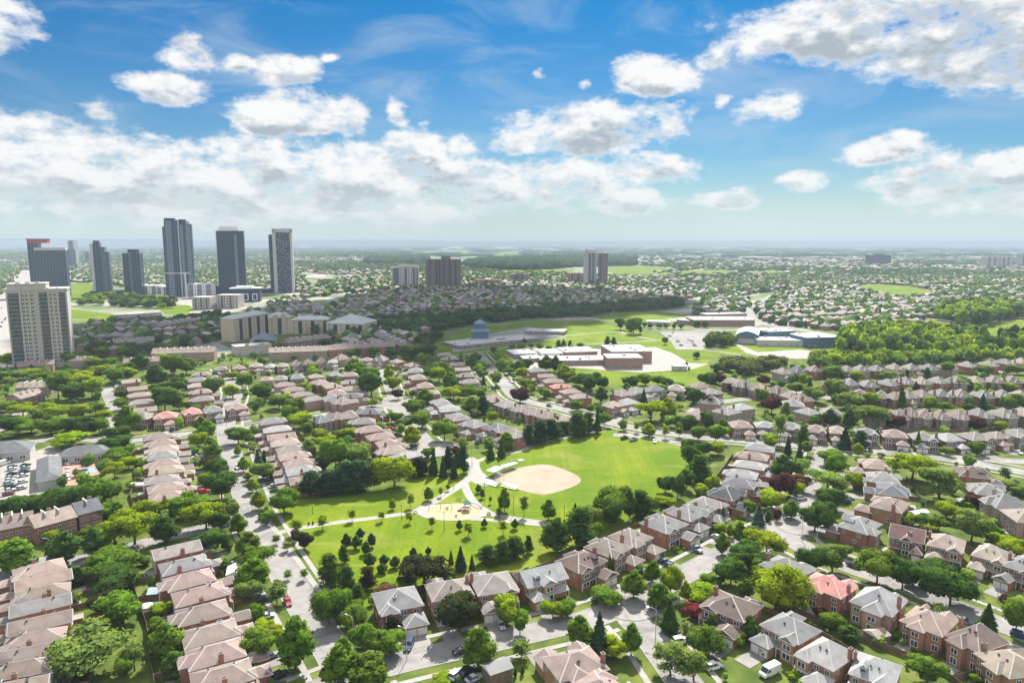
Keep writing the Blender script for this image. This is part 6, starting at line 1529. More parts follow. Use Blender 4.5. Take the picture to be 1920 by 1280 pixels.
# dark towers
root, p, s = tower(97, 556, 'dark glass tower with a red rooftop block behind the beige tower', 0.40)
h1, h2, h3 = height_at(p.y, 452), height_at(p.y, 469), height_at(p.y, 447)
glazed(root, -31*s, -14*s, 0, 26, h1-4, 34, mull=5)
glazed(root, -20*s, 29*s, -6, 18, h2, 32, mull=4.5, slab='dslab', th=0.8)
b = MB(); b.box(-31*s, 0, h1-4, 1*s, 24, h1+3.5); P_('red_crown', b, M['redsign'], root)
b = MB(); b.face([(-33*s,-1,h3+1),(2*s,-1,h1+2.6),(2*s,25,h1+2.6),(-33*s,25,h3+1)]); b.box(-33*s,-1.2,h1+3.55,2*s,25.2,h1+4.4); P_('crown_canopy', b, M['dslab'], root)
b = MB(); b.box(-20.3*s, -6.3, h2-0.2, 29.3*s, 18.3, h2+5); P_('parapet', b, M['conc'], root)
root, p, s = tower(192, 556, 'dark twin slab tower, second from the left of the dark towers', 0.34)
h1, h2, h3 = height_at(p.y, 457), height_at(p.y, 463), height_at(p.y, 556)
glazed(root, -14*s, 1*s, 0, 22, h1, 33, mull=4, piers=((0.0, 0.30, 'conc'),)); glazed(root, 2*s, 9*s, 3, 24, h2, 31, mull=3.5, slab='slab', th=0.5); glazed(root, 9*s, 15*s, 4, 24, h2-9, 28, slab='slab', th=0.4)
b = MB(); b.box(-9*s, 3, h1, 0, 18, h1+6); P_('penthouse', b, M['dslab'], root)
b = MB(); b.box(-20*s, -4, 0, 40*s, 20, 11); P_('podium', b, M['dslab'], root)
root, p, s = tower(250, 553, 'dark rounded tower with stepped top and pale stripe, third from left', 0.22)
h1 = height_at(p.y, 475)
glazed(root, -14*s, -3*s, 1, 22, h1, 31, mull=4); glazed(root, -3*s, 1.5*s, -1.5, 22, h1+1, 31, slab='slab', th=0.6); glazed(root, 1.5*s, 15.5*s, 0, 22, h1, 31, mull=4)
b = MB(); b.box(-5*s, 3, h1, 11*s, 19, h1+8); P_('penthouse', b, M['dslab'], root)
root, p, s = tower(341, 556, 'tallest dark tower with rows of white balconies and a pale central pier', 0.34)
h1, h2, h3 = height_at(p.y, 413), height_at(p.y, 420), height_at(p.y, 425)
glazed(root, -22*s, 0.5*s, 0, 24, h1, 46, mull=4); glazed(root, 2*s, 23*s, 1, 25, h2, 45, mull=3.6); glazed(root, -26*s, -22*s, 5, 22, h3, 42, slab='slab')
b = MB(); b.box(0.4*s, -1.5, 0, 2.6*s, 20, h1+1); P_('pier', b, M['conc'], root)
balconies(root, -20*s, -10*s, 0, 2.2, h1, 46); balconies(root, 4*s, 9*s, 1, 1.6, h2, 45); balconies(root, 14*s, 21.5*s, 1, 1.6, h2, 45)
b = MB(); b.box(-21.5*s, 0.5, h1, -4*s, 22, h1+4); b.box(2.5*s, 3, h2, 14*s, 20, h2+9); P_('penthouse', b, M['dslab'], root)
b = MB(); b.box(14.2*s, 4, h2, 20*s, 20, h2+6); P_('roof_plant', b, M['conc'], root)
root, p, s = tower(322, 553, 'lower grey slab tower tucked behind the tallest tower', 0.34)
glazed(root, -9*s, 4*s, 0, 18, height_at(p.y, 496), 22, mull=4, slab='slab')
root, p, s = tower(350, 558, 'white construction crane beside the tallest tower', 0.1, 'tower_crane', 'crane')
hc = height_at(p.y, 513); b = MB()
for dx in (-0.8, 0.8):
    for dy in (-0.8, 0.8): b.box(dx-0.15, dy-0.15, 0, dx+0.15, dy+0.15, hc)
for k in range(int(hc/3)): b.box(-0.95, -0.95, k*3, 0.95, 0.95, k*3+0.25)
P_('mast', b, M['white'], root); b = MB(); b.box(-36*s, -0.4, hc, 10*s, 0.4, hc+0.5); b.box(-36*s, -0.3, hc+1.6, 6*s, 0.3, hc+2.0)
for k in range(30): b.box(-36*s+k*1.5*s-0.12, -0.2, hc+0.5, -36*s+k*1.5*s+0.12, 0.2, hc+1.6)
P_('jib', b, M['white'], root)
root, p, s = tower(438, 552, 'dark slab tower with fine floor lines and a pale balcony strip', 0.33)
h1 = height_at(p.y, 433); glazed(root, -24*s, 23*s, 0, 26, h1, 40, slab='dslab', out=0.5, th=0.9)
balconies(root, 6*s, 11*s, 0, 1.4, h1-6, 40); balconies(root, -26*s, -24*s, 2, 1.0, h1, 40, 'conc'); balconies(root, 23*s, 25*s, 2, 1.0, h1, 40, 'conc')
b = MB(); b.box(-20*s, 3, h1, 15*s, 22, h1+8); P_('penthouse', b, M['white'], root)
b = MB()
for k in range(5): b.box(-16*s+k*6*s, 6, h1+8, -16*s+k*6*s+3, 10, h1+10)
P_('roof_plant', b, M['metal'], root)
b = MB(); b.box(-40*s, -8, 0, -1*s, -0.6, height_at(p.y, 535)); P_('podium', b, M['dslab'], root)
root, p, s = tower(460, 566, 'low dark building with three white framed windows and a white roof rim', 0.22, 'podium_building', 'building')
hp = height_at(p.y, 541); b = MB(); b.box(-24*s, 0, 0, 26*s, 24, hp); P_('wall', b, M['dslab'], root)
b = MB(); b.box(-27*s, -1.5, hp, 28*s, 26, hp+1.0); b.box(-16*s, 4, hp+1, 14*s, 18, hp+4.2); P_('roof', b, M['white'], root)
for xx in (-20, -3, 13):
    b = MB(); a0, a1, z0, z1 = xx*s, (xx+9)*s, hp*0.12, hp*0.62
    b.box(a0, -0.4, z0, a0+1.3*s, 0.1, z1); b.box(a1-1.3*s, -0.4, z0, a1, 0.1, z1); b.box(a0+1.3*s, -0.4, z1-1.4*s, a1-1.3*s, 0.1, z1); b.box(a0+1.3*s, -0.4, z0, a1-1.3*s, 0.1, z0+1.2*s)
    P_('window_frame', b, M['white'], root)
root, p, s = tower(531, 549, 'dark gridded tower set in a pale concrete frame, rightmost of the dark towers', 0.24)
h1 = height_at(p.y, 430); glazed(root, -9*s, 16*s, 0, 22, h1-6, 38, mull=3.0, slab='dslab', th=0.7)
b = MB(); rr = random.Random(3)
for i in range(38):
    for j in range(8):
        if rr.random() < 0.42: xx = -8*s+j*3.0*s; zz = (h1-6)*(i+0.25)/38; b.box(xx, -0.35, zz, xx+1.1*s, 0.1, zz+1.5)
P_('pale_window_boxes', b, M['conc'], root)['kind'] = 'stuff'  # scattered pale boxes coloured to stand for lit panels; none gives off light
for a, c_ in ((-15, -9), (16, 20)): b = MB(); b.box(a*s, -1.2, 0, c_*s, 23, h1); P_('pier', b, M['conc'], root)
b = MB(); b.box(-15*s, -1.2, h1-6, 20*s, 23, h1+1.5); P_('crown_beam', b, M['conc'], root)
glazed(root, -21.5*s, -15.2*s, 4, 24, height_at(p.y, 440), 36, slab='dslab'); balconies(root, -23*s, -21*s, 6, 1.0, height_at(p.y, 440), 36, 'conc')
b = MB(); b.box(-50*s, 1, 0, -16*s, 20, height_at(p.y, 541)); P_('podium', b, M['dslab'], root)
WINM = MB()
def apartment(px, yb, wpx, ytop, dep, label, wall, bays, floors, rz=0.0, name='apartment_block', cap=0.0, capx=(0.3, 0.7)):
    root, p, s = tower(px, yb, label, rz, name); W = wpx*s; Hh = height_at(p.y, ytop); b = MB(); b.box(-W/2, 0, 0, W/2, dep, Hh); P_('wall', b, M[wall], root)
    if cap: b = MB(); b.box(-W/2+W*capx[0], 3, Hh, -W/2+W*capx[1], dep-3, Hh+cap); P_('penthouse', b, M[wall], root)
    for f0, f1 in bays:
        b = MB(); b.box(-W/2+W*f0, -0.3, 1, -W/2+W*f1, 0.1, Hh-1); P_('glazed_bay', b, M['towerglass'], root)
        b = MB()
        for k in range(1, floors): b.box(-W/2+W*f0-0.1, -1.2, Hh*k/floors, -W/2+W*f1+0.1, 0.05, Hh*k/floors+0.9)
        P_('balcony_stack', b, M[wall], root)
    b = MB(); edges = sorted([0.0, 1.0] + [q for bb in bays for q in bb]); 
    for a, c_ in zip(edges[0::2], edges[1::2]):
        n = max(1, int((c_-a)*W/5.0))
        for j in range(n):
            xx = -W/2 + W*(a + (c_-a)*(j+0.5)/n)
            for k in range(floors): b.box(xx-0.9, -0.14, Hh*(k+0.32)/floors, xx+0.9, 0.05, Hh*(k+0.80)/floors)
    o = P_('windows', b, M['glass'], root); o['kind'] = 'stuff'
    return root
apartment(760, 540, 48, 501, 18, 'pale cream apartment slab with blue glazed strips, left of the brown block', 'conc', [(0.05, 0.26), (0.48, 0.57), (0.80, 0.88), (0.95, 1.0)], 12, cap=4, capx=(0.22, 0.97))
apartment(831, 540, 65, 486, 22, 'wide brown apartment slab with dark vertical bays', 'brownwall', [(0.10, 0.14), (0.29, 0.33), (0.38, 0.43), (0.51, 0.55), (0.66, 0.72), (0.85, 0.89)], 18, cap=7, capx=(0.45, 0.7))
apartment(1110, 534, 18, 474, 26, 'lone grey brown tower with pitched crown beyond the school', 'conc', [(0.1, 0.35), (0.5, 0.75)], 20, 0.35, 'apartment_tower', cap=8, capx=(0.1, 0.9))
apartment(1130, 534, 18, 475, 24, 'plainer grey brown slab joined to the right of the lone crowned tower', 'brownwall', [(0.2, 0.3)], 20, -0.1, 'apartment_tower')
apartment(1650, 497, 40, 478, 40, 'dark teal office block alone on the far right plain', 'dslab', [(0.05, 0.95)], 9, name='office_block', cap=5)
apartment(1860, 502, 26, 481, 30, 'grey apartment block near the right edge, left of a pair', 'conc', [(0.2, 0.35), (0.6, 0.75)], 12)
apartment(1886, 502, 22, 481, 30, 'grey apartment block near the right edge, right of a pair', 'conc', [(0.2, 0.35), (0.6, 0.75)], 12)
apartment(1922, 500, 18, 475, 30, 'grey tower cut by the right edge of the view', 'conc', [(0.2, 0.5)], 14)
apartment(136, 497, 12, 451, 30, 'slender hazy tower far behind the red topped tower', 'conc', [(0.2, 0.8)], 18)
apartment(124, 502, 24, 467, 30, 'hazy grey slab just right of the red topped tower', 'dslab', [(0.1, 0.9)], 14)
apartment(164, 494, 14, 471, 30, 'faint grey block far off between the first dark towers', 'conc', [(0.2, 0.8)], 12)
apartment(974, 530, 34, 514, 20, 'low brown apartment house on the plain left of the lone tower', 'brownwall', [(0.3, 0.4), (0.6, 0.7)], 5, cap=4)
apartment(1080, 532, 30, 512, 20, 'pinkish brown apartment house just left of the lone tower', 'pinkbrick', [(0.2, 0.3), (0.6, 0.7)], 6)
apartment(915, 535, 50, 524, 20, 'low pinkish building on the plain between brown slab and lone tower', 'pinkbrick', [(0.4, 0.5)], 4)
apartment(375, 556, 46, 532, 18, 'pale midrise with balconies between the tallest tower and the slab tower', 'white', [(0.05, 0.25), (0.4, 0.6), (0.75, 0.95)], 7)
apartment(285, 552, 40, 535, 20, 'pale low building between the third and the tallest tower', 'white', [(0.1, 0.3), (0.5, 0.7)], 5)
apartment(305, 556, 22, 537, 18, 'pale stepped building at the foot of the tallest tower', 'white', [(0.1, 0.4), (0.6, 0.9)], 5)
apartment(378, 580, 34, 557, 26, 'cream midrise with brown flat roof by the curved road', 'beige', [(0.15, 0.25), (0.45, 0.55), (0.75, 0.85)], 5)
apartment(427, 578, 40, 553, 26, 'cream midrise with brown roof beside the white framed building', 'beige', [(0.2, 0.3), (0.6, 0.7)], 5)

def multi(label, name, cat, boxes, roofm='flatroof'):
    """A building of several flat roofed blocks. boxes: (pxA, pyA, pxB, pyB, ytop, depth, wall material, roof material)."""
    p0 = at(boxes[0][0], boxes[0][1]); root = empty(name, (p0.x, p0.y, 0)); tag(root, label, cat)
    for n, (xa, ya, xb, yb, yt, dep, wm, rm) in enumerate(boxes):
        a, b = at(xa, ya) - p0, at(xb, yb) - p0; t = (b-a).normalized(); nv = Vector((-t.y, t.x, 0)); Lg = (b-a).length
        h = height_at((a+p0).y, yt) - 0.002*n; rz = math.atan2(t.y, t.x)
        w = MB(); w.box(0, 0, 0, Lg, dep, h, top=False, bottom=False); P_('wall', w, M[wm], root, loc=(a.x, a.y, 0), rz=rz)
        r = MB(); r.box(-0.25, -0.25, h-0.5, Lg+0.25, dep+0.25, h+0.12*(n % 3)+0.05)
        ro = P_('roof', r, M[rm], root, loc=(a.x, a.y, 0), rz=rz)
        rr = random.Random(n*5+int(xa))
        for _ in range(min(7, max(1, int(Lg*dep/220)))):
            x, y = rr.uniform(1, Lg-2), rr.uniform(1, max(1.5, dep-2)); q = MB(); q.box(x, y, h+0.1, x+rr.uniform(1.2, 3.2), y+rr.uniform(1.2, 2.6), h+rr.uniform(0.9, 1.9)); P_('roof_unit', q, M['metal'], ro)
        nw = int(Lg/6)
        for j in range(nw):
            if rr.random() < 0.75: inst('window', WIN, root, tuple(a + t*(Lg*(j+0.5)/nw) + Vector((0, 0, 1.2))), rz=rz, sc=(2.4, 1.2, 1.5))
    return root
PB = 'pinkbrick'
multi('long pink brick school with flat pale roofs and a big cubic gym', 'school_building', 'school', [(1015,686,1139,684,676,24,PB,'flatroof'),(1139,691,1205,690.5,671,22,PB,'flatroof'),(1147,681,1222,679.5,659.5,40,PB,'flatroof'),(1060,670,1120,668,660,30,PB,'flatroof'),(1016,669,1059,668,662,24,'white','white'),(964,673,1004,671,663.5,24,PB,'white'),(981,679,1014,678,672,18,PB,'flatroof')])
multi('long brick school with wide pale roof behind the tree dotted lawn', 'school_building', 'school', [(1300,611.5,1415,611.5,599.5,40,PB,'flatroof'),(1268,606.5,1299.5,609.5,599,24,PB,'flatroof'),(1325,600,1400,598,589.5,20,PB,'flatroof')])
multi('small pale box shelter on the school field', 'portable_classroom', 'building', [(1263,695,1288,695,685.5,8,'conc','white')])
multi('low pale building beside the school car park trees', 'portable_classroom', 'building', [(1213,609,1257,610,602,12,'conc','white')])
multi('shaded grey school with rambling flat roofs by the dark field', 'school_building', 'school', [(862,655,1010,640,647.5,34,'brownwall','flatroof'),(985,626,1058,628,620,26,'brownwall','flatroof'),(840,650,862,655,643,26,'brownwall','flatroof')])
cc = multi('grey and teal community centre with arched blue gable end', 'community_centre', 'community centre', [(1420,648.5,1512,650,637,26,'conc','flatroof'),(1512,651.5,1566,650,632.5,30,'teal','white'),(1440,640,1490,638,622,30,'teal','flatroof')])
# arched hall of the community centre
p0 = at(1380, 643); q0 = at(1420, 645); t = (q0-p0).normalized(); Lg = (q0-p0).length; rz = math.atan2(t.y, t.x); base = cc.location
def arch(x0, x1, y0, y1, hs, hp, roof, n=14):
    mb = MB()
    for i in range(n):
        a, c_ = i/n, (i+1)/n
        xa, xb = x0+(x1-x0)*a, x0+(x1-x0)*c_; za, zb = hs+(hp-hs)*math.sin(math.pi*(0.12+0.76*a)), hs+(hp-hs)*math.sin(math.pi*(0.12+0.76*c_))
        if roof: mb.face([(xa,y0,za),(xb,y0,zb),(xb,y1,zb),(xa,y1,za)])
        else: mb.face([(xa,y0+0.4,0),(xb,y0+0.4,0),(xb,y0+0.4,zb-0.05),(xa,y0+0.4,za-0.05)])
    if not roof:
        mb.box(x0+0.2, y0+0.45, 0, x1-0.2, y1-0.2, hs)
    return mb
lc = p0 - Vector(base)
P_('hall_gable', arch(0, Lg, 0, 44, 7.0, 13.0, False), M['teal'], cc, loc=(lc.x, lc.y, 0), rz=rz)
P_('hall_roof', arch(-0.8, Lg+0.8, -0.8, 44.5, 7.05, 13.2, True), M['white'], cc, loc=(lc.x, lc.y, 0), rz=rz)
b = MB(); b.box(-1, -1.5, 0, Lg+2, 0.35, 5.0); P_('wall', b, M['conc'], cc, loc=(lc.x, lc.y, 0), rz=rz)
# school tower with a blue pavilion roof
root, p, s = tower(901, 642, 'blue hipped pavilion roof rising over the shaded school', 0.1, 'school_pavilion', 'building')
h_ = height_at(p.y, 622); h2_ = height_at(p.y, 608)
b = MB(); b.box(-15*s, 0, 0, 15*s, 18, h_); b.box(-9*s, 4, h_, 9*s, 15, h2_); P_('wall', b, M['teal'], root)
b = MB(); b.hip(-17*s, -1.5, 17*s, 19.5, h_+0.3, rise=4.0, m=0, mtrim=0, mridge=0, caps=False); b.hip(-11*s, 2.5, 11*s, 16.5, h2_+0.3, rise=4.4, m=0, mtrim=0, mridge=0, caps=False); P_('roof', b, mat('slate_blue_roof', (0.16, 0.24, 0.32), 0.6), root)
# yellow brick apartment house with gables
root = empty('apartment_house', at(440, 641)); tag(root, 'long yellow brick apartment house with gables and pale green roof, in shade', 'apartment house')
p0 = at(440, 641)
for xa, ya, xb, yb, yt, dep, gab in ((440,641,504,627,598,16,0),(504,628,546,626,596,26,1),(546,626,616,625,600,18,0),(612,628,682,630,606,40,0)):
    a, b_ = at(xa, ya)-p0, at(xb, yb)-p0; t = (b_-a).normalized(); Lg = (b_-a).length; rz = math.atan2(t.y, t.x); h = height_at((a+p0).y, yt)
    w = MB(); w.box(0, 0, 0, Lg, dep, h); P_('wall', w, M['yellow'], root, loc=(a.x, a.y, 0), rz=rz)
    r = MB(); r.hip(-0.6, -0.6, Lg+0.6, dep+0.6, h+0.25, pitch=0.42, m=0, mtrim=1, mridge=0, caps=False)
    if gab:
        for f in (0.15, 0.5): r.hip(Lg*f, -1.2, Lg*f+9, dep*0.5, h+0.5, rise=4.0, axis='y', gable=(True, True), m=0, mtrim=1, mg=2, caps=False)
    P_('roof', r, [mat('pale_green_roof', (0.42, 0.45, 0.43), 0.8, 0.08, 0.2), M['trim'], M['yellow']], root, loc=(a.x, a.y, 0), rz=rz)
    n = int(Lg/7)
    for j in range(n):
        f = (j+0.5)/n
        if j % 2: 
            q = MB(); q.box(Lg*f-2.0, -0.9, 1, Lg*f+2.0, 0.1, h-1.2); P_('glazed_bay', q, M['towerglass'], root, loc=(a.x, a.y, 0), rz=rz)
        else:
            for k in range(5): inst('window', WIN, root, (a.x+t.x*Lg*f, a.y+t.y*Lg*f, 1.2+k*h/5.2), rz=rz, sc=(2.6, 1.4, 1.7))
multi('shaded beige hall with low pale roof in front of the yellow apartment house', 'hall', 'building', [(443,668,510,662,650,16,'beige','flatroof')])
root, p, s = tower(492, 647, 'shaded blue grey hipped roof hall by the yellow apartment house', 0.2, 'hall', 'building')
b = MB(); b.box(-22*s, 0, 0, 22*s, 22, 5); P_('wall', b, M['beige'], root); b = MB(); b.hip(-23*s, -1, 23*s, 23, 5.2, pitch=0.6, m=0, mtrim=1, mridge=0, caps=False); P_('roof', b, [mat('blue_grey_roof', (0.16, 0.19, 0.24), 0.8), M['trim']], root)
# shops with the courtyard on the left
root = empty('shop_building', at(100, 908)); tag(root, 'L shaped grey roofed nursery building around a pink paved yard', 'building'); p0 = at(100, 908)
def wing(ax, ay, bx, by, w, h, hipr=True, side=1):
    a, b_ = at(ax, ay, 0)-p0, at(bx, by, 0)-p0; t = (b_-a).normalized(); Lg = (b_-a).length; rz = math.atan2(t.y, t.x); a.z = 0
    m_ = MB(); m_.box(0, 0, 0, Lg, w, h); P_('wall', m_, M['conc'], root, loc=(a.x, a.y, 0), rz=rz)
    r = MB(); r.hip(-0.6, -0.6, Lg+0.6, w+0.6, h+0.2, pitch=0.5, axis='x', caps=False); P_('roof', r, [M['roof'], M['trim'], M['ridge']], root, loc=(a.x, a.y, 0), rz=rz, color=(0.135, 0.14, 0.145))
    for k in range(int(Lg/5)): inst('window', WIN, root, tuple(a + t*(2.5+5*k) + Vector((0, 0, 0.8))), rz=rz, sc=(2.6, 1, 1.8))
wing(112, 870, 201, 863, 11, 3.8); wing(116, 912, 113, 871, 8.5, 3.78)
sheet('yard_paving', pxpoly([(117,870),(202,864),(200,880),(170,908),(117,910)]), 0.05, mat('pink_paving', (0.36, 0.215, 0.175), 0.9, 0.06, 0.5))
disc('yard_circle', at(164, 882), 5.0, 0.056, mat('blue_paint', (0.20, 0.32, 0.42), 0.7), sy=0.75)
root = empty('shop_building', at(-40, 872)); tag(root, 'grey hipped roof shop block by the car park at the left edge', 'building'); p0 = at(-40, 872)
wing(-40, 872, 57, 861, 15, 4.6)
# ---------------------------------------------------------------- vehicles
def car_meshes(kind):
    Lc, Wc, hb, hc = {'sedan': (4.6, 1.8, 0.85, 1.42), 'suv': (4.7, 1.9, 1.0, 1.75), 'van': (5.9, 2.05, 1.3, 2.45), 'pickup': (5.6, 1.95, 1.05, 1.8)}[kind]
    xh = Lc/2; b = MB(); g = MB()
    def loft(mb, secs, m=0):
        for (x0, y0, za, zb), (x1, y1, zc, zd) in zip(secs[:-1], secs[1:]):
            mb.face([(x0,-y0,za),(x1,-y1,zc),(x1,-y1*0.96,zd),(x0,-y0*0.96,zb)], m); mb.face([(x1,y1,zc),(x0,y0,za),(x0,y0*0.96,zb),(x1,y1*0.96,zd)], m)
            mb.face([(x0,-y0*0.96,zb),(x1,-y1*0.96,zd),(x1,y1*0.96,zd),(x0,y0*0.96,zb)], m); mb.face([(x0,y0,za),(x1,y1,zc),(x1,-y1,zc),(x0,-y0,za)], m)
        for (x, y, za, zb), s in ((secs[0], 1), (secs[-1], -1)):
            f = [(x,-y,za),(x,-y*0.96,zb),(x,y*0.96,zb),(x,y,za)]; mb.face(f[::-1] if s < 0 else f, m)
    w = Wc/2
    if kind == 'van': loft(b, [(-xh, w*0.95, 0.35, hc*0.97), (-xh+0.1, w, 0.3, hc), (xh*0.42, w, 0.3, hc), (xh*0.52, w, 0.3, hc*0.93), (xh*0.80, w, 0.3, 1.25), (xh*0.97, w*0.95, 0.3, 1.05), (xh, w*0.85, 0.4, 0.85)])
    else: loft(b, [(-xh, w*0.86, 0.42, hb*0.92), (-xh+0.15, w*0.97, 0.28, hb), (-xh*0.3, w, 0.25, hb), (xh*0.45, w, 0.25, hb), (xh-0.35, w*0.95, 0.28, hb*0.84), (xh, w*0.82, 0.4, hb*0.68)])
    if kind == 'van':
        g.face([(xh*0.53,-w*0.9,hc*0.92+0.02),(xh*0.80,-w*0.9,1.30),(xh*0.80,w*0.9,1.30),(xh*0.53,w*0.9,hc*0.92+0.02)])
        for s in (-1, 1): g.face([(xh*0.28,s*(w+0.012),1.35),(xh*0.74,s*(w+0.012),1.35),(xh*0.56,s*(w*0.98+0.012),hc*0.86),(xh*0.28,s*(w*0.98+0.012),hc*0.86)][::s])
    else:
        c0, c1, c2, c3 = {'sedan': (-0.78, -0.42, 0.12, 0.46), 'suv': (-0.95, -0.82, 0.15, 0.45), 'pickup': (-0.12, -0.05, 0.24, 0.46)}[kind]
        loft(g, [(xh*c0, w*0.93, hb-0.03, hb+0.02), (xh*c1, w*0.88, hb-0.03, hc-0.07), (xh*c2, w*0.88, hb-0.03, hc-0.07), (xh*c3, w*0.93, hb-0.03, hb+0.02)])
        b.box(xh*c1-0.02, -w*0.78, hc-0.075, xh*c2+0.02, w*0.78, hc)
        for xx in (c1, (c1+c2)/2, c2):
            for s in (-1, 1): b.tube((xh*xx, s*w*0.92, hb-0.05), (xh*xx, s*w*0.80, hc-0.03), 0.06, n=4)
        if kind == 'pickup':
            b.box(-xh+0.1, -w*0.95, hb, -xh*0.15, -w*0.85, hb+0.28); b.box(-xh+0.1, w*0.85, hb, -xh*0.15, w*0.95, hb+0.28); b.box(-xh+0.1, -w*0.85, hb, -xh+0.2, w*0.85, hb+0.28)
    wh = MB(); wh.tube((0, -0.12, 0), (0, 0.12, 0), 0.34, n=10); wh.tube((0, -0.135, 0), (0, 0.135, 0), 0.19, n=8, m=1)
    lt = MB(); lt.box(-0.06, -0.22, -0.08, 0.06, 0.22, 0.08)
    return dict(body=b.mesh('body', [M['carpaint']], True), glass=g.mesh('windows', [M['glass']]), wheel=wh.mesh('wheel', [M['rubber'], M['metal']]), light=lt.mesh('headlight', [M['white']]), L=Lc, W=Wc, hb=hb)
for k in ('sedan', 'suv', 'van', 'pickup'):
    pass
CARS = {k: car_meshes(k) for k in ('sedan', 'suv', 'van', 'pickup')}
for k, c in CARS.items(): c['body'].polygons.foreach_set('use_smooth', [False]*len(c['body'].polygons))
CARC = {'white': (0.75, 0.75, 0.75), 'black': (0.015, 0.016, 0.018), 'grey': (0.22, 0.23, 0.24), 'silver': (0.45, 0.46, 0.47), 'red': (0.55, 0.05, 0.06), 'dark blue': (0.025, 0.045, 0.12), 'maroon': (0.20, 0.03, 0.035)}
CARPOS = []
def car(px, py, tx, ty, kind, col, label, group='parked cars', detail=True, world=None):
    p, q = at(px, py), at(tx, ty); d = q - p; rz = math.atan2(d.y, d.x); c = CARS[kind]
    if world: p = Vector((world[0], world[1], 0)); rz = world[2]
    CARPOS.append((p.x, p.y))
    nm = {'sedan': 'parked_car', 'suv': 'parked_car', 'van': 'parked_van', 'pickup': 'pickup_truck'}[kind]
    root = empty(nm, (p.x, p.y, 0.17), rz); tag(root, label, {'van': 'van', 'pickup': 'pickup truck'}.get(kind, 'car'), group)
    inst('body', c['body'], root, color=CARC[col]); inst('windows', c['glass'], root)
    for sx in (-0.31, 0.31):
        for sy in (-1, 1): inst('wheel', c['wheel'], root, (c['L']*sx, sy*(c['W']/2-0.08), 0.34))
    if detail:
        for sy in (-1, 1): inst('headlight', c['light'], root, (c['L']/2-0.05, sy*c['W']*0.32, c['hb']*0.62))
    return root
car(767, 1213, 762, 1224, 'suv', 'dark blue', 'dark blue car parked on the corner house driveway', detail=True)
car(864, 1224, 884, 1217, 'sedan', 'black', 'black car parked at the kerb beneath the upright street tree')
car(856, 1268, 866, 1260, 'suv', 'white', 'white car at the bottom edge beside a black car')
car(874, 1263, 884, 1254, 'suv', 'black', 'black car at the bottom edge between white and silver cars')
car(889, 1275, 905, 1268, 'sedan', 'silver', 'silver car at the bottom edge right of the black one')
car(1338, 1253, 1356, 1248, 'suv', 'white', 'white car parked on the drive left of the white van')
car(1443, 1264, 1430, 1270, 'van', 'white', 'tall white van parked on the bottom right drive', 'parked vans')
car(1600, 1063, 1618, 1070, 'sedan', 'black', 'black car at the kerb of the lower right street')
car(1305, 1032, 1320, 1040, 'pickup', 'grey', 'grey pickup with dark bed on a near street driveway', 'parked pickups')
car(1345, 1010, 1355, 1014, 'sedan', 'silver', 'silver car beside a garage above the grey pickup')
car(1502, 936, 1520, 934, 'suv', 'white', 'white car on the drive of the upper crescent street')
car(1586, 943, 1598, 942, 'sedan', 'dark blue', 'dark blue car left of the crescent corner houses')
car(1592, 936, 1604, 935, 'sedan', 'silver', 'silver car just behind the dark blue one by the crescent houses')
car(1807, 1168, 1826, 1173, 'suv', 'grey', 'grey blue car parked beside the spruce on the lower right street')
car(1913, 1195, 1930, 1200, 'suv', 'dark blue', 'dark blue car at the right edge by the lower right street')
car(1738, 1104, 1752, 1109, 'suv', 'black', 'black car half hidden under lower right street trees')
car(1275, 1205, 1290, 1202, 'suv', 'white', 'white car by the short bottom street under trees')
car(540, 1131, 545, 1141, 'sedan', 'red', 'bright red car on the lower park road')
car(497, 1127, 512, 1125, 'suv', 'black', 'black car in the shade left of the red car')
car(500, 1158, 514, 1155, 'sedan', 'white', 'white car on a driveway below the black shaded car')
car(525, 1270, 540, 1262, 'suv', 'black', 'black car at the lower end of the park road row')
car(506, 1233, 520, 1228, 'sedan', 'grey', 'grey car under trees on a lower park road driveway')
car(446, 878, 448, 888, 'suv', 'white', 'white car parked on the upper park road')
car(367, 853, 380, 851, 'sedan', 'dark blue', 'dark blue car on an upper row driveway left of the road')
car(378, 866, 390, 864, 'sedan', 'black', 'black car on the next driveway below the dark blue one')
car(469, 838, 480, 832, 'sedan', 'black', 'black car on a driveway right of the upper park road')
car(475, 830, 486, 826, 'sedan', 'silver', 'silver car behind the black one right of the upper park road')
car(512, 913, 524, 908, 'sedan', 'silver', 'silver car at the last drive before the park')
car(326, 803, 334, 806, 'sedan', 'white', 'white car below the pair of red roofs')
car(5, 1110, 8, 1122, 'sedan', 'white', 'white car at the left edge by the lower left row')
car(93, 1053, 94, 1044, 'suv', 'black', 'black car in front of the left edge town houses')
car(763, 842, 772, 838, 'sedan', 'white', 'white car at the mouth of the cul-de-sac')
car(775, 838, 785, 836, 'sedan', 'black', 'black car right of the white one at the cul-de-sac')
car(897, 831, 905, 827, 'pickup', 'dark blue', 'dark blue pickup in the cul-de-sac corner drive', 'parked pickups')
car(905, 826, 914, 823, 'suv', 'silver', 'silver car beside the dark blue pickup')
car(745, 703, 752, 700, 'sedan', 'silver', 'silver car upper one of two in the little close')
car(743, 707, 750, 704, 'sedan', 'black', 'black car lower one of two in the little close')
car(959, 717, 966, 722, 'suv', 'white', 'white car on the pale street below the school')
car(1030, 762, 1040, 764, 'sedan', 'dark blue', 'dark blue car on the pale street near the houses')
car(1171, 823, 1185, 819, 'pickup', 'black', 'black pickup, left one of two at the ball field edge', 'parked pickups')
car(1188, 826, 1202, 822, 'pickup', 'grey', 'grey pickup, right one of two at the ball field edge', 'parked pickups')
car(1227, 829, 1229, 837, 'sedan', 'white', 'white car right of the two pickups at the ball field')
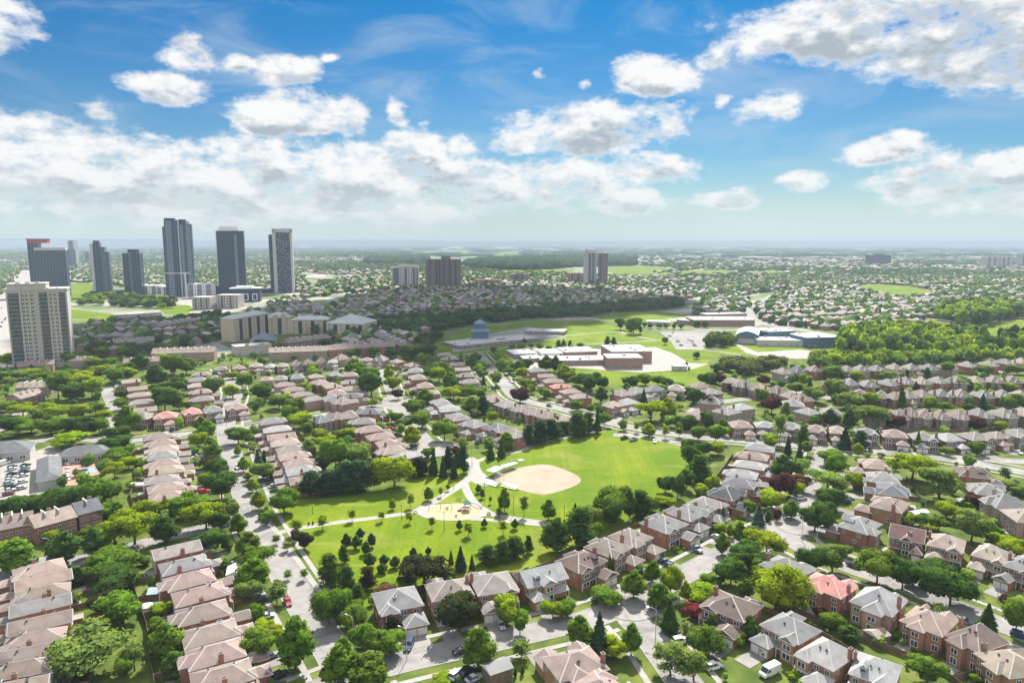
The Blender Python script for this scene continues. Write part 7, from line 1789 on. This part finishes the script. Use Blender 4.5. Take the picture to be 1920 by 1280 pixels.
car(1408, 818, 1410, 824, 'sedan', 'maroon', 'maroon car in a drive of the broad right hand street')
car(1632, 846, 1634, 852, 'suv', 'black', 'black car before garages on the broad right hand street')
car(1910, 850, 1922, 856, 'sedan', 'white', 'white car at the right end of the broad right hand street')
car(1810, 851, 1822, 854, 'sedan', 'grey', 'grey car midway along the broad right hand street')
car(1300, 755, 1310, 753, 'sedan', 'grey', 'grey car at the end of the ball field row')
car(671, 768, 680, 766, 'sedan', 'white', 'white car by the bend of the upper cross street')
# more cars on the driveways of the rows
WHERE = {'park_east': 'on a drive of the row east of the ball field', 'north_crescent': 'on a drive across the lower right street', 'front_right': 'on a drive of the broad right hand street', 'upper_west': 'on a drive of the upper row left of the park road',
         'upper_east': 'on a drive right of the upper park road', 'mid_west_b': 'on a drive left of the cul-de-sac street', 'cul_de_sac': 'on a drive around the cul-de-sac', 'pale_street': 'on a drive north of the park pines', 'far_west': 'on a drive of the lower left edge row',
         'right_b2': 'on a drive of the back-to-back right hand row', 'west_road': 'on a drive of the lower park road row', 'south_crescent': 'on a near side drive of the lower right street', 'pink_roofs': 'on a drive by the two red roofs', 'park_south': 'on a drive of the row backing the park'}
seen_ = {}
for nm, i, x, y, rz, r in DRIVE_SPOTS:
    if nm not in WHERE or r > 0.45: continue
    if any((x-a)**2 + (y-b)**2 < 30 for a, b in CARPOS): continue
    col = list(CARC)[int(r*997) % 6]; k = (nm, col); seen_[k] = seen_.get(k, 0) + 1
    car(960, 900, 970, 900, ['sedan', 'suv', 'suv', 'sedan', 'pickup'][int(r*1313) % 5], col, f"{col} car {WHERE[nm]}, {ORD[i]} house", 'cars on driveways', True, (x, y, rz + (math.pi if r > 0.2 else 0)))
# the shop car park
cols = ['grey', 'white', 'dark blue', 'silver', 'white', 'silver', 'black', 'white', 'maroon']
for i, (x, y) in enumerate([(23,876),(22,881),(23,890),(20,897),(18,902),(16,908),(20,914),(18,921),(16,928)]):
    car(x, y, x+12, y-2.5, 'sedan', cols[i], f"{cols[i]} car in the left row of the shop car park, {ORD[i]} from the top", 'cars in the shop car park', False)
cols = ['black', 'silver', 'dark blue', 'white', 'white', 'silver']
for i, (x, y) in enumerate([(48,874),(47,879),(46,886),(44,893),(42,905),(40,917)]):
    car(x, y, x+12, y-2.5, 'sedan', cols[i], f"{cols[i]} car in the right row of the shop car park, {ORD[i]} from the top", 'cars in the shop car park', False)
car(6, 872, 18, 868, 'van', 'white', 'white van in front of the shop block', 'parked vans')
car(88, 888, 96, 886, 'suv', 'silver', 'silver car beside the nursery building wing')
car(180, 841, 181, 836, 'suv', 'white', 'white car behind the nursery building')
cols = ['black', 'dark blue', 'white', 'silver', 'white', 'black', 'grey', 'white']
for i, (x, y) in enumerate([(1271,641),(1277,648),(1292,638),(1298,640),(1300,645),(1303,649),(1256,631),(1262,624)]):
    car(x, y, x+6, y, 'sedan', cols[i], f"{cols[i]} car in the community centre car park, {ORD[i]} listed from its lower left" if False else f"{cols[i]} car in the school side car park, {ORD[i]} going clockwise", 'cars in the school side car park', False)
car(1342, 648, 1350, 649, 'suv', 'white', 'white car under trees by the community centre', 'cars by the community centre', False)
car(1410, 580, 1411, 583, 'suv', 'black', 'black car on the far curving road', 'far cars', False)
cols = ['dark blue', 'black', 'grey', 'black', 'white', 'dark blue', 'silver']
for i, (x, y) in enumerate([(4,605),(9,600),(11,597),(2,613),(30,545),(50,512),(3,578)]):
    car(x, y, x+2, y-4, 'suv', cols[i], f"{cols[i]} car on the motorway at the left edge, {ORD[i]} counted there", 'cars on the motorway', False)

# ---------------------------------------------------------------- lamps, park furniture
def lamp_mesh(h, arm):
    mb = MB(); mb.tube((0,0,0),(0,0,h),0.11,0.075,7)
    hd = MB()
    if arm:
        pts = [(0,0,h-0.1),(0.6,0,h+0.35),(1.4,0,h+0.5),(2.1,0,h+0.42)]
        for a, b in zip(pts[:-1], pts[1:]): mb.tube(a, b, 0.055, n=5)
        hd.box(1.9,-0.16,h+0.30,2.75,0.16,h+0.48)
    else: hd.tube((0,0,h),(0,0,h+0.35),0.22,0.14,8); 
    return mb, hd
def lamp(px, py, ytop, label, arm=True, az=0.0, m='conc', name='street_lamp', grp='street lamps'):
    p = at(px, py); h = height_at(p.y, ytop); root = empty(name, (p.x, p.y, 0), az); tag(root, label, 'lamp', grp)
    a, b = lamp_mesh(h, arm); P_('pole', a, M[m], root); P_('lamp_head', b, M['metal' if m == 'conc' else 'dark_metal'], root)
lamp(763, 1237, 1181, 'street lamp on the near street in front of the corner house', az=2.6)
lamp(1229, 1195, 1143, 'street lamp at the mouth of the short bottom street', az=2.8)
lamp(662, 1190, 1158, 'street lamp by the junction of park road and near street', az=2.6)
lamp(1503, 1012, 969, 'concrete street lamp on the crescent bend, left of two', az=2.0)
lamp(1531, 1025, 990, 'concrete street lamp on the crescent bend, right of two', az=0.5)
lamp(488, 1042 - 85, 920, 'street lamp at the park entrance path', az=3.0)
lamp(425, 805, 778, 'street lamp at the upper crossing of the park road', az=3.0)
lamp(1870, 1128, 1103, 'street lamp on the far lower right street', az=3.0)
lamp(1667, 770, 756, 'street lamp between the steep right hand roofs', az=2.9)
lamp(95, 1042, 1012, 'street lamp before the left edge town houses', az=2.9)
for x, y, yt, lab in ((833,995,960,'south of the play area'),(753,975,948,'west of the play area by the path'),(936,982,953,'right of the play area path split'),(963,965,931,'on the ball field side lawn'),(909,940,905,'by the small trees near the bleachers'),
                      (885,876,835,'by the path junction near the pavilion'),(1058,985,950,'beside the conifers at the right of the lawn'),(851,918,905,'on the north lawn among saplings'),(586,1010 - 46,940,'near the park road end of the path')):
    lamp(x, y, yt, f"dark slim park lamp {lab}", False, m='dark_metal', name='park_lamp', grp='park lamps')
# the ball diamond
def panel_fence(px, h, label, name='backstop', cat='fence', wire=0.55):
    Pp = pxpoly(px); root = empty(name, Pp[0]); tag(root, label, cat); o = Pp[0]
    po = MB(); wi = MB()
    for i, a in enumerate(Pp):
        po.tube(a-o, a-o+Vector((0,0,h)), 0.06, n=5)
        if i+1 < len(Pp):
            b = Pp[i+1]; n = max(1, int((b-a).length/3)); 
            for k in range(1, n): q = a.lerp(b, k/n)-o; po.tube(q, q+Vector((0,0,h)), 0.04, n=4)
            po.tube(a-o+Vector((0,0,h)), b-o+Vector((0,0,h)), 0.04, n=4)
            m = int((b-a).length/wire)
            for k in range(m): q = a.lerp(b, (k+0.5)/m)-o; wi.tube(q, q+Vector((0,0,h-0.05)), 0.012, n=3)
            for k in range(int(h/wire)): wi.tube(a-o+Vector((0,0,k*wire+0.2)), b-o+Vector((0,0,k*wire+0.2)), 0.012, n=3)
    P_('posts', po, M['metal'], root); P_('wire_mesh', wi, M['metal'], root)
panel_fence([(966,878),(945,887),(927,899),(936,908),(945,911)], 5.0, 'tall chain link backstop behind the home plate')
panel_fence([(968,878),(985,882)][:0] or [(948,912),(968,917)], 2.2, 'low chain link fence on the near side of the infield', 'dugout_fence')
panel_fence([(947,886),(968,877)][::-1], 2.4, 'low chain link fence on the far side of the infield', 'dugout_fence')
def shelter(px, py, tx, ty, L_, W_, h, label):
    p, q = at(px, py), at(tx, ty); d = q-p; root = empty('shelter', (p.x, p.y, 0), math.atan2(d.y, d.x)); tag(root, label, 'shelter', 'players shelters')
    r = MB(); r.box(-L_/2, -W_/2, h, L_/2, W_/2, h+0.18); P_('roof', r, M['white'], root)
    for sx in (-1, 1):
        for sy in (-1, 1): m_ = MB(); m_.tube((sx*(L_/2-0.3), sy*(W_/2-0.3), 0), (sx*(L_/2-0.3), sy*(W_/2-0.3), h), 0.08, n=5); P_('post', m_, M['metal'], root)
    m_ = MB(); m_.box(-L_/2+0.5, -0.2, 0.42, L_/2-0.5, 0.2, 0.5); m_.box(-L_/2+0.6, -0.1, 0, -L_/2+0.75, 0.1, 0.42); m_.box(L_/2-0.75, -0.1, 0, L_/2-0.6, 0.1, 0.42); P_('bench', m_, M['metal'], root)
shelter(928, 890, 940, 884, 7.5, 4.5, 2.7, 'white flat roofed shelter left of the backstop')
shelter(955, 880, 968, 876, 8.5, 2.8, 2.4, 'long white roofed players shelter above the infield corner')
def bleachers(px, py, tx, ty, label):
    p, q = at(px, py), at(tx, ty); d = q-p; root = empty('bleachers', (p.x, p.y, 0), math.atan2(d.y, d.x)); tag(root, label, 'bleachers', 'bleachers')
    for k in range(4): m_ = MB(); m_.box(-4.2, -1.4+k*0.7, 0.35+0.35*k, 4.2, -1.05+k*0.7, 0.43+0.35*k); P_('seat_plank', m_, M['white'], root)
    m_ = MB()
    for x in (-3.8, 0, 3.8):
        m_.tube((x, -1.4, 0), (x, 1.1, 1.45), 0.06, n=4); m_.tube((x, 1.0, 0), (x, 1.0, 1.45), 0.06, n=4); m_.tube((x, -1.2, 0), (x, -1.2, 0.36), 0.06, n=4)
    P_('frame', m_, M['metal'], root)
bleachers(920, 908, 934, 912, 'white bleachers below the backstop'); bleachers(956, 914, 968, 917, 'white low bench stand beside the near infield fence')
# play area
root = empty('swing_set', at(826, 955), 0.05); tag(root, 'grey swing set with four posts on the left of the play sand', 'swing set')
m_ = MB(); 
for x in (-4.5, 0, 4.5):
    for y in (-1.1, 1.1): m_.tube((x, y, 0), (x, 0, 2.6), 0.06, n=5)
m_.tube((-4.5, 0, 2.6), (4.5, 0, 2.6), 0.06, n=5); P_('frame', m_, M['dark_metal'], root)
for x in (-3.2, -1.5, 1.5, 3.2): m_ = MB(); m_.box(x-0.25, -0.1, 0.5, x+0.25, 0.1, 0.55); m_.tube((x-0.22, 0, 0.5), (x-0.22, 0, 2.6), 0.015, n=3); m_.tube((x+0.22, 0, 0.5), (x+0.22, 0, 2.6), 0.015, n=3); P_('swing_seat', m_, M['rubber'], root)
root = empty('climbing_frame', at(876, 956), 0.3); tag(root, 'green and grey climbing tower with a slide on the play sand', 'climbing frame')
m_ = MB()
for x in (-1, 1):
    for y in (-1, 1): m_.tube((x, y, 0), (x, y, 3.2), 0.09, n=6)
for a, b in (((1,1,2.8),(4.5,2,1.2)),((4.5,2,1.2),(6.2,0,0)),((1,-1,2.6),(3.6,-2.4,1.0)),((3.6,-2.4,1.0),(6.0,0,0.3)),((-1,0,2.0),(-3,0.4,0))): m_.tube(a, b, 0.09, n=5)
P_('posts', m_, M['dark_metal'], root)
m_ = MB(); m_.box(-1.1, -1.1, 1.4, 1.1, 1.1, 1.52); P_('deck', m_, M['metal'], root)
m_ = MB(); m_.hip(-1.4, -1.4, 1.4, 1.4, 3.2, rise=1.2, m=0, mtrim=0, mridge=0, caps=False); P_('roof', m_, mat('play_green', (0.10, 0.22, 0.17), 0.5), root)
m_ = MB(); m_.face([(-1,-0.5,1.5),(-1,0.5,1.5),(-4,0.5,0.25),(-4,-0.5,0.25)][::-1]); m_.box(-4, -0.56, 0.2, -1, -0.5, 0.6); P_('slide', m_, mat('play_purple', (0.16, 0.09, 0.20), 0.4), root)
m_ = MB()
for k in range(5): m_.tube((-0.9+0.45*k, 1.05, 0), (-0.9+0.45*k, 1.6, 2.4), 0.05, n=4)
for k in range(5): m_.tube((-0.9, 1.1+0.1*k, 0.4+0.45*k), (0.9, 1.1+0.1*k, 0.4+0.45*k), 0.05, n=4)
P_('climbing_net', m_, M['metal'], root)
for x, y, l in ((855, 969, 'red brown spring rider at the front of the play sand'), (838, 955, 'small red spring rider beside the swing set')):
    root = empty('spring_rider', at(x, y)); tag(root, l, 'spring rider'); m_ = MB(); m_.box(-0.6, -0.15, 0.5, 0.6, 0.15, 0.85); m_.box(0.35, -0.12, 0.85, 0.55, 0.12, 1.2); P_('seat', m_, mat('play_red', (0.3, 0.06, 0.05), 0.5), root)
    m_ = MB(); m_.tube((0,0,0),(0,0,0.5),0.14,0.18,8); P_('spring', m_, M['dark_metal'], root)
def bench(px, py, rz, label):
    root = empty('park_bench', at(px, py), rz); tag(root, label, 'bench', 'park benches')
    m_ = MB(); m_.box(-0.9, -0.25, 0.42, 0.9, 0.25, 0.48); P_('seat', m_, M['metal'], root); m_ = MB(); m_.box(-0.9, 0.25, 0.5, 0.9, 0.32, 0.95); P_('backrest', m_, M['metal'], root)
    for x in (-0.8, 0.8): m_ = MB(); m_.box(x-0.04, -0.22, 0, x+0.04, 0.28, 0.42); P_('leg', m_, M['dark_metal'], root)
bench(779, 962, 0.9, 'park bench on the left rim of the play area'); bench(860, 938, 0.1, 'park bench at the top of the play area by the grass triangle'); bench(916, 964, -0.8, 'park bench on the right rim of the play area')
for x, y, l in ((579, 984, 'left'), (587, 983, 'right')):
    root = empty('litter_bin', at(x, y)); tag(root, f"dark litter bin by the park path, {l} one of two", 'bin', 'litter bins'); m_ = MB(); m_.tube((0,0,0),(0,0,1.05),0.32,0.36,10); P_('bin_body', m_, M['dark_metal'], root); m_ = MB(); m_.tube((0,0,1.05),(0,0,1.25),0.38,0.2,10); P_('lid', m_, M['rubber'], root)
root = empty('park_sign', at(802, 930)); tag(root, 'small white post sign under the upright tree by the path', 'sign'); m_ = MB(); m_.box(-0.06,-0.06,0,0.06,0.06,1.2); P_('post', m_, M['metal'], root); m_ = MB(); m_.box(-0.35,-0.1,1.0,0.35,-0.06,2.1); P_('sign_board', m_, M['white'], root)
# yard tables of the nursery
for i, (x, y) in enumerate([(127,872),(127,878),(128,885),(128,890),(128,894),(128,900)]):
    root = empty('play_table', at(x, y)); tag(root, f"white table in the pink paved yard, {ORD[i]} from the top", 'table', 'white tables in the paved yard'); m_ = MB(); m_.box(-1.0,-0.6,0.68,1.0,0.6,0.76); P_('table_top', m_, M['white'], root)
    for sx in (-0.85, 0.85): m_ = MB(); m_.box(sx-0.06,-0.5,0,sx+0.06,0.5,0.68); P_('leg', m_, M['metal'], root)
# garden sheds, pool covers
def shed(px, py, w, d, h, rz, roof, label):
    root = empty('garden_shed', at(px, py), rz); tag(root, label, 'shed', 'garden sheds'); m_ = MB(); m_.box(-w/2,-d/2,0,w/2,d/2,h,bottom=False); P_('wall', m_, M['wood'] if roof != 'white' else M['white'], root)
    m_ = MB(); m_.hip(-w/2-0.2,-d/2-0.2,w/2+0.2,d/2+0.2,h+0.1,pitch=0.4,gable=(True,True),fascia=0.1,m=0,mtrim=1,mridge=0,mg=1,caps=False); P_('roof', m_, [M['obj'], M['trim']], root, color={'white': (0.7, 0.7, 0.7), 'blue': (0.33, 0.43, 0.50), 'tan': (0.3, 0.25, 0.2), 'grey': (0.2, 0.2, 0.2)}[roof])
shed(296, 1121, 4.5, 4.0, 2.4, 0.2, 'blue', 'blue grey flat shed roof between the two lower left rows'); shed(441, 1083, 4.5, 6, 2.6, 0.3, 'white', 'white garden pavilion right of the pinkish lower left roofs')
shed(1643, 1202, 4.5, 4.5, 2.5, 0.4, 'tan', 'tan shed roof in a garden below the canted bay house'); shed(150, 1090, 4, 3, 2.2, 0.3, 'grey', 'small shed among the trees right of the left edge row')
shed(285, 1148, 4, 3, 2.3, 0.25, 'white', 'white shed beneath the blue grey one'); shed(1722, 968, 7, 3, 1.8, 0.3, 'white', 'white covered boat or shed behind the brown crescent house'); shed(932, 1272, 6, 5, 3.4, 0.5, 'grey', 'grey gabled roof at the bottom edge beside parked cars')
shed(262, 917, 6, 3, 2.4, 0.1, 'white', 'white shed in the yard beside the upper row')

# ---------------------------------------------------------------- fences along the back gardens
_pm = MB(); _pm.box(-0.06, -0.06, 0, 0.06, 0.06, 1.87, bottom=False); POST = _pm.mesh('post', [M['wood']])
def fence_line(name, segs, label, h=1.75):
    o = segs[0][0]; root = empty('wooden_fence', (o.x, o.y, 0)); tag(root, label, 'fence', 'back garden fences')
    bo = MB(); posts = []
    for a, b in segs:
        d = b-a; L_ = d.length
        if L_ < 0.5: continue
        t = d/L_; nv = Vector((-t.y, t.x, 0))*0.03
        a_, b_ = a-o, b-o
        q = [a_-nv, b_-nv, b_+nv, a_+nv]; bo.prism([(p.x, p.y) for p in q], 0.05, h, bottom=False)
        for k in range(int(L_/2.4)+1): posts.append(a_ + t*min(L_, k*2.4))
    P_('panel', bo, M['wood'], root)
    st = max(1, -(-len(posts)//98))
    for c in posts[::st]: inst('post', POST, root, c)
for nm, lab in (('park_south', 'wooden fence between the near row and the park'), ('park_east', 'wooden fence between the ball field and the east row'), ('north_crescent', 'wooden fence behind the far side of the lower right street'),
                ('south_crescent', 'wooden fence behind the near side of the lower right street'), ('fourth_street', 'wooden fence behind the houses of the short bottom street'), ('west_road', 'wooden garden fences behind the lower row facing the park road'), ('far_west', 'wooden garden fences behind the row at the lower left edge'),
                ('upper_west', 'wooden fences behind the upper row left of the park road'), ('corner_east', 'wooden fence behind the crescent corner houses'), ('upper_east', 'wooden fence behind the row right of the upper park road'), ('mid_west_b', 'wooden fence behind the left side of the cul-de-sac street'), ('right_b2', 'wooden fence behind the back to back right hand row')):
    R_ = ROWINFO[nm]; segs = []; back = [p - nv*(d/2 + gd) for p, nv, d, w, gd in R_]
    for a, b in zip(back[:-1], back[1:]): segs.append((a, b))
    for i in range(len(R_)-1):
        pa, na, da, wa, gd = R_[i]; pb, nb_, db, wb, gd2 = R_[i+1]
        m_ = (pa+pb)/2; nn = (na+nb_).normalized(); segs.append((m_ - nn*(da/2 - 1.0), (back[i]+back[i+1])/2))
    fence_line(nm, segs, lab)
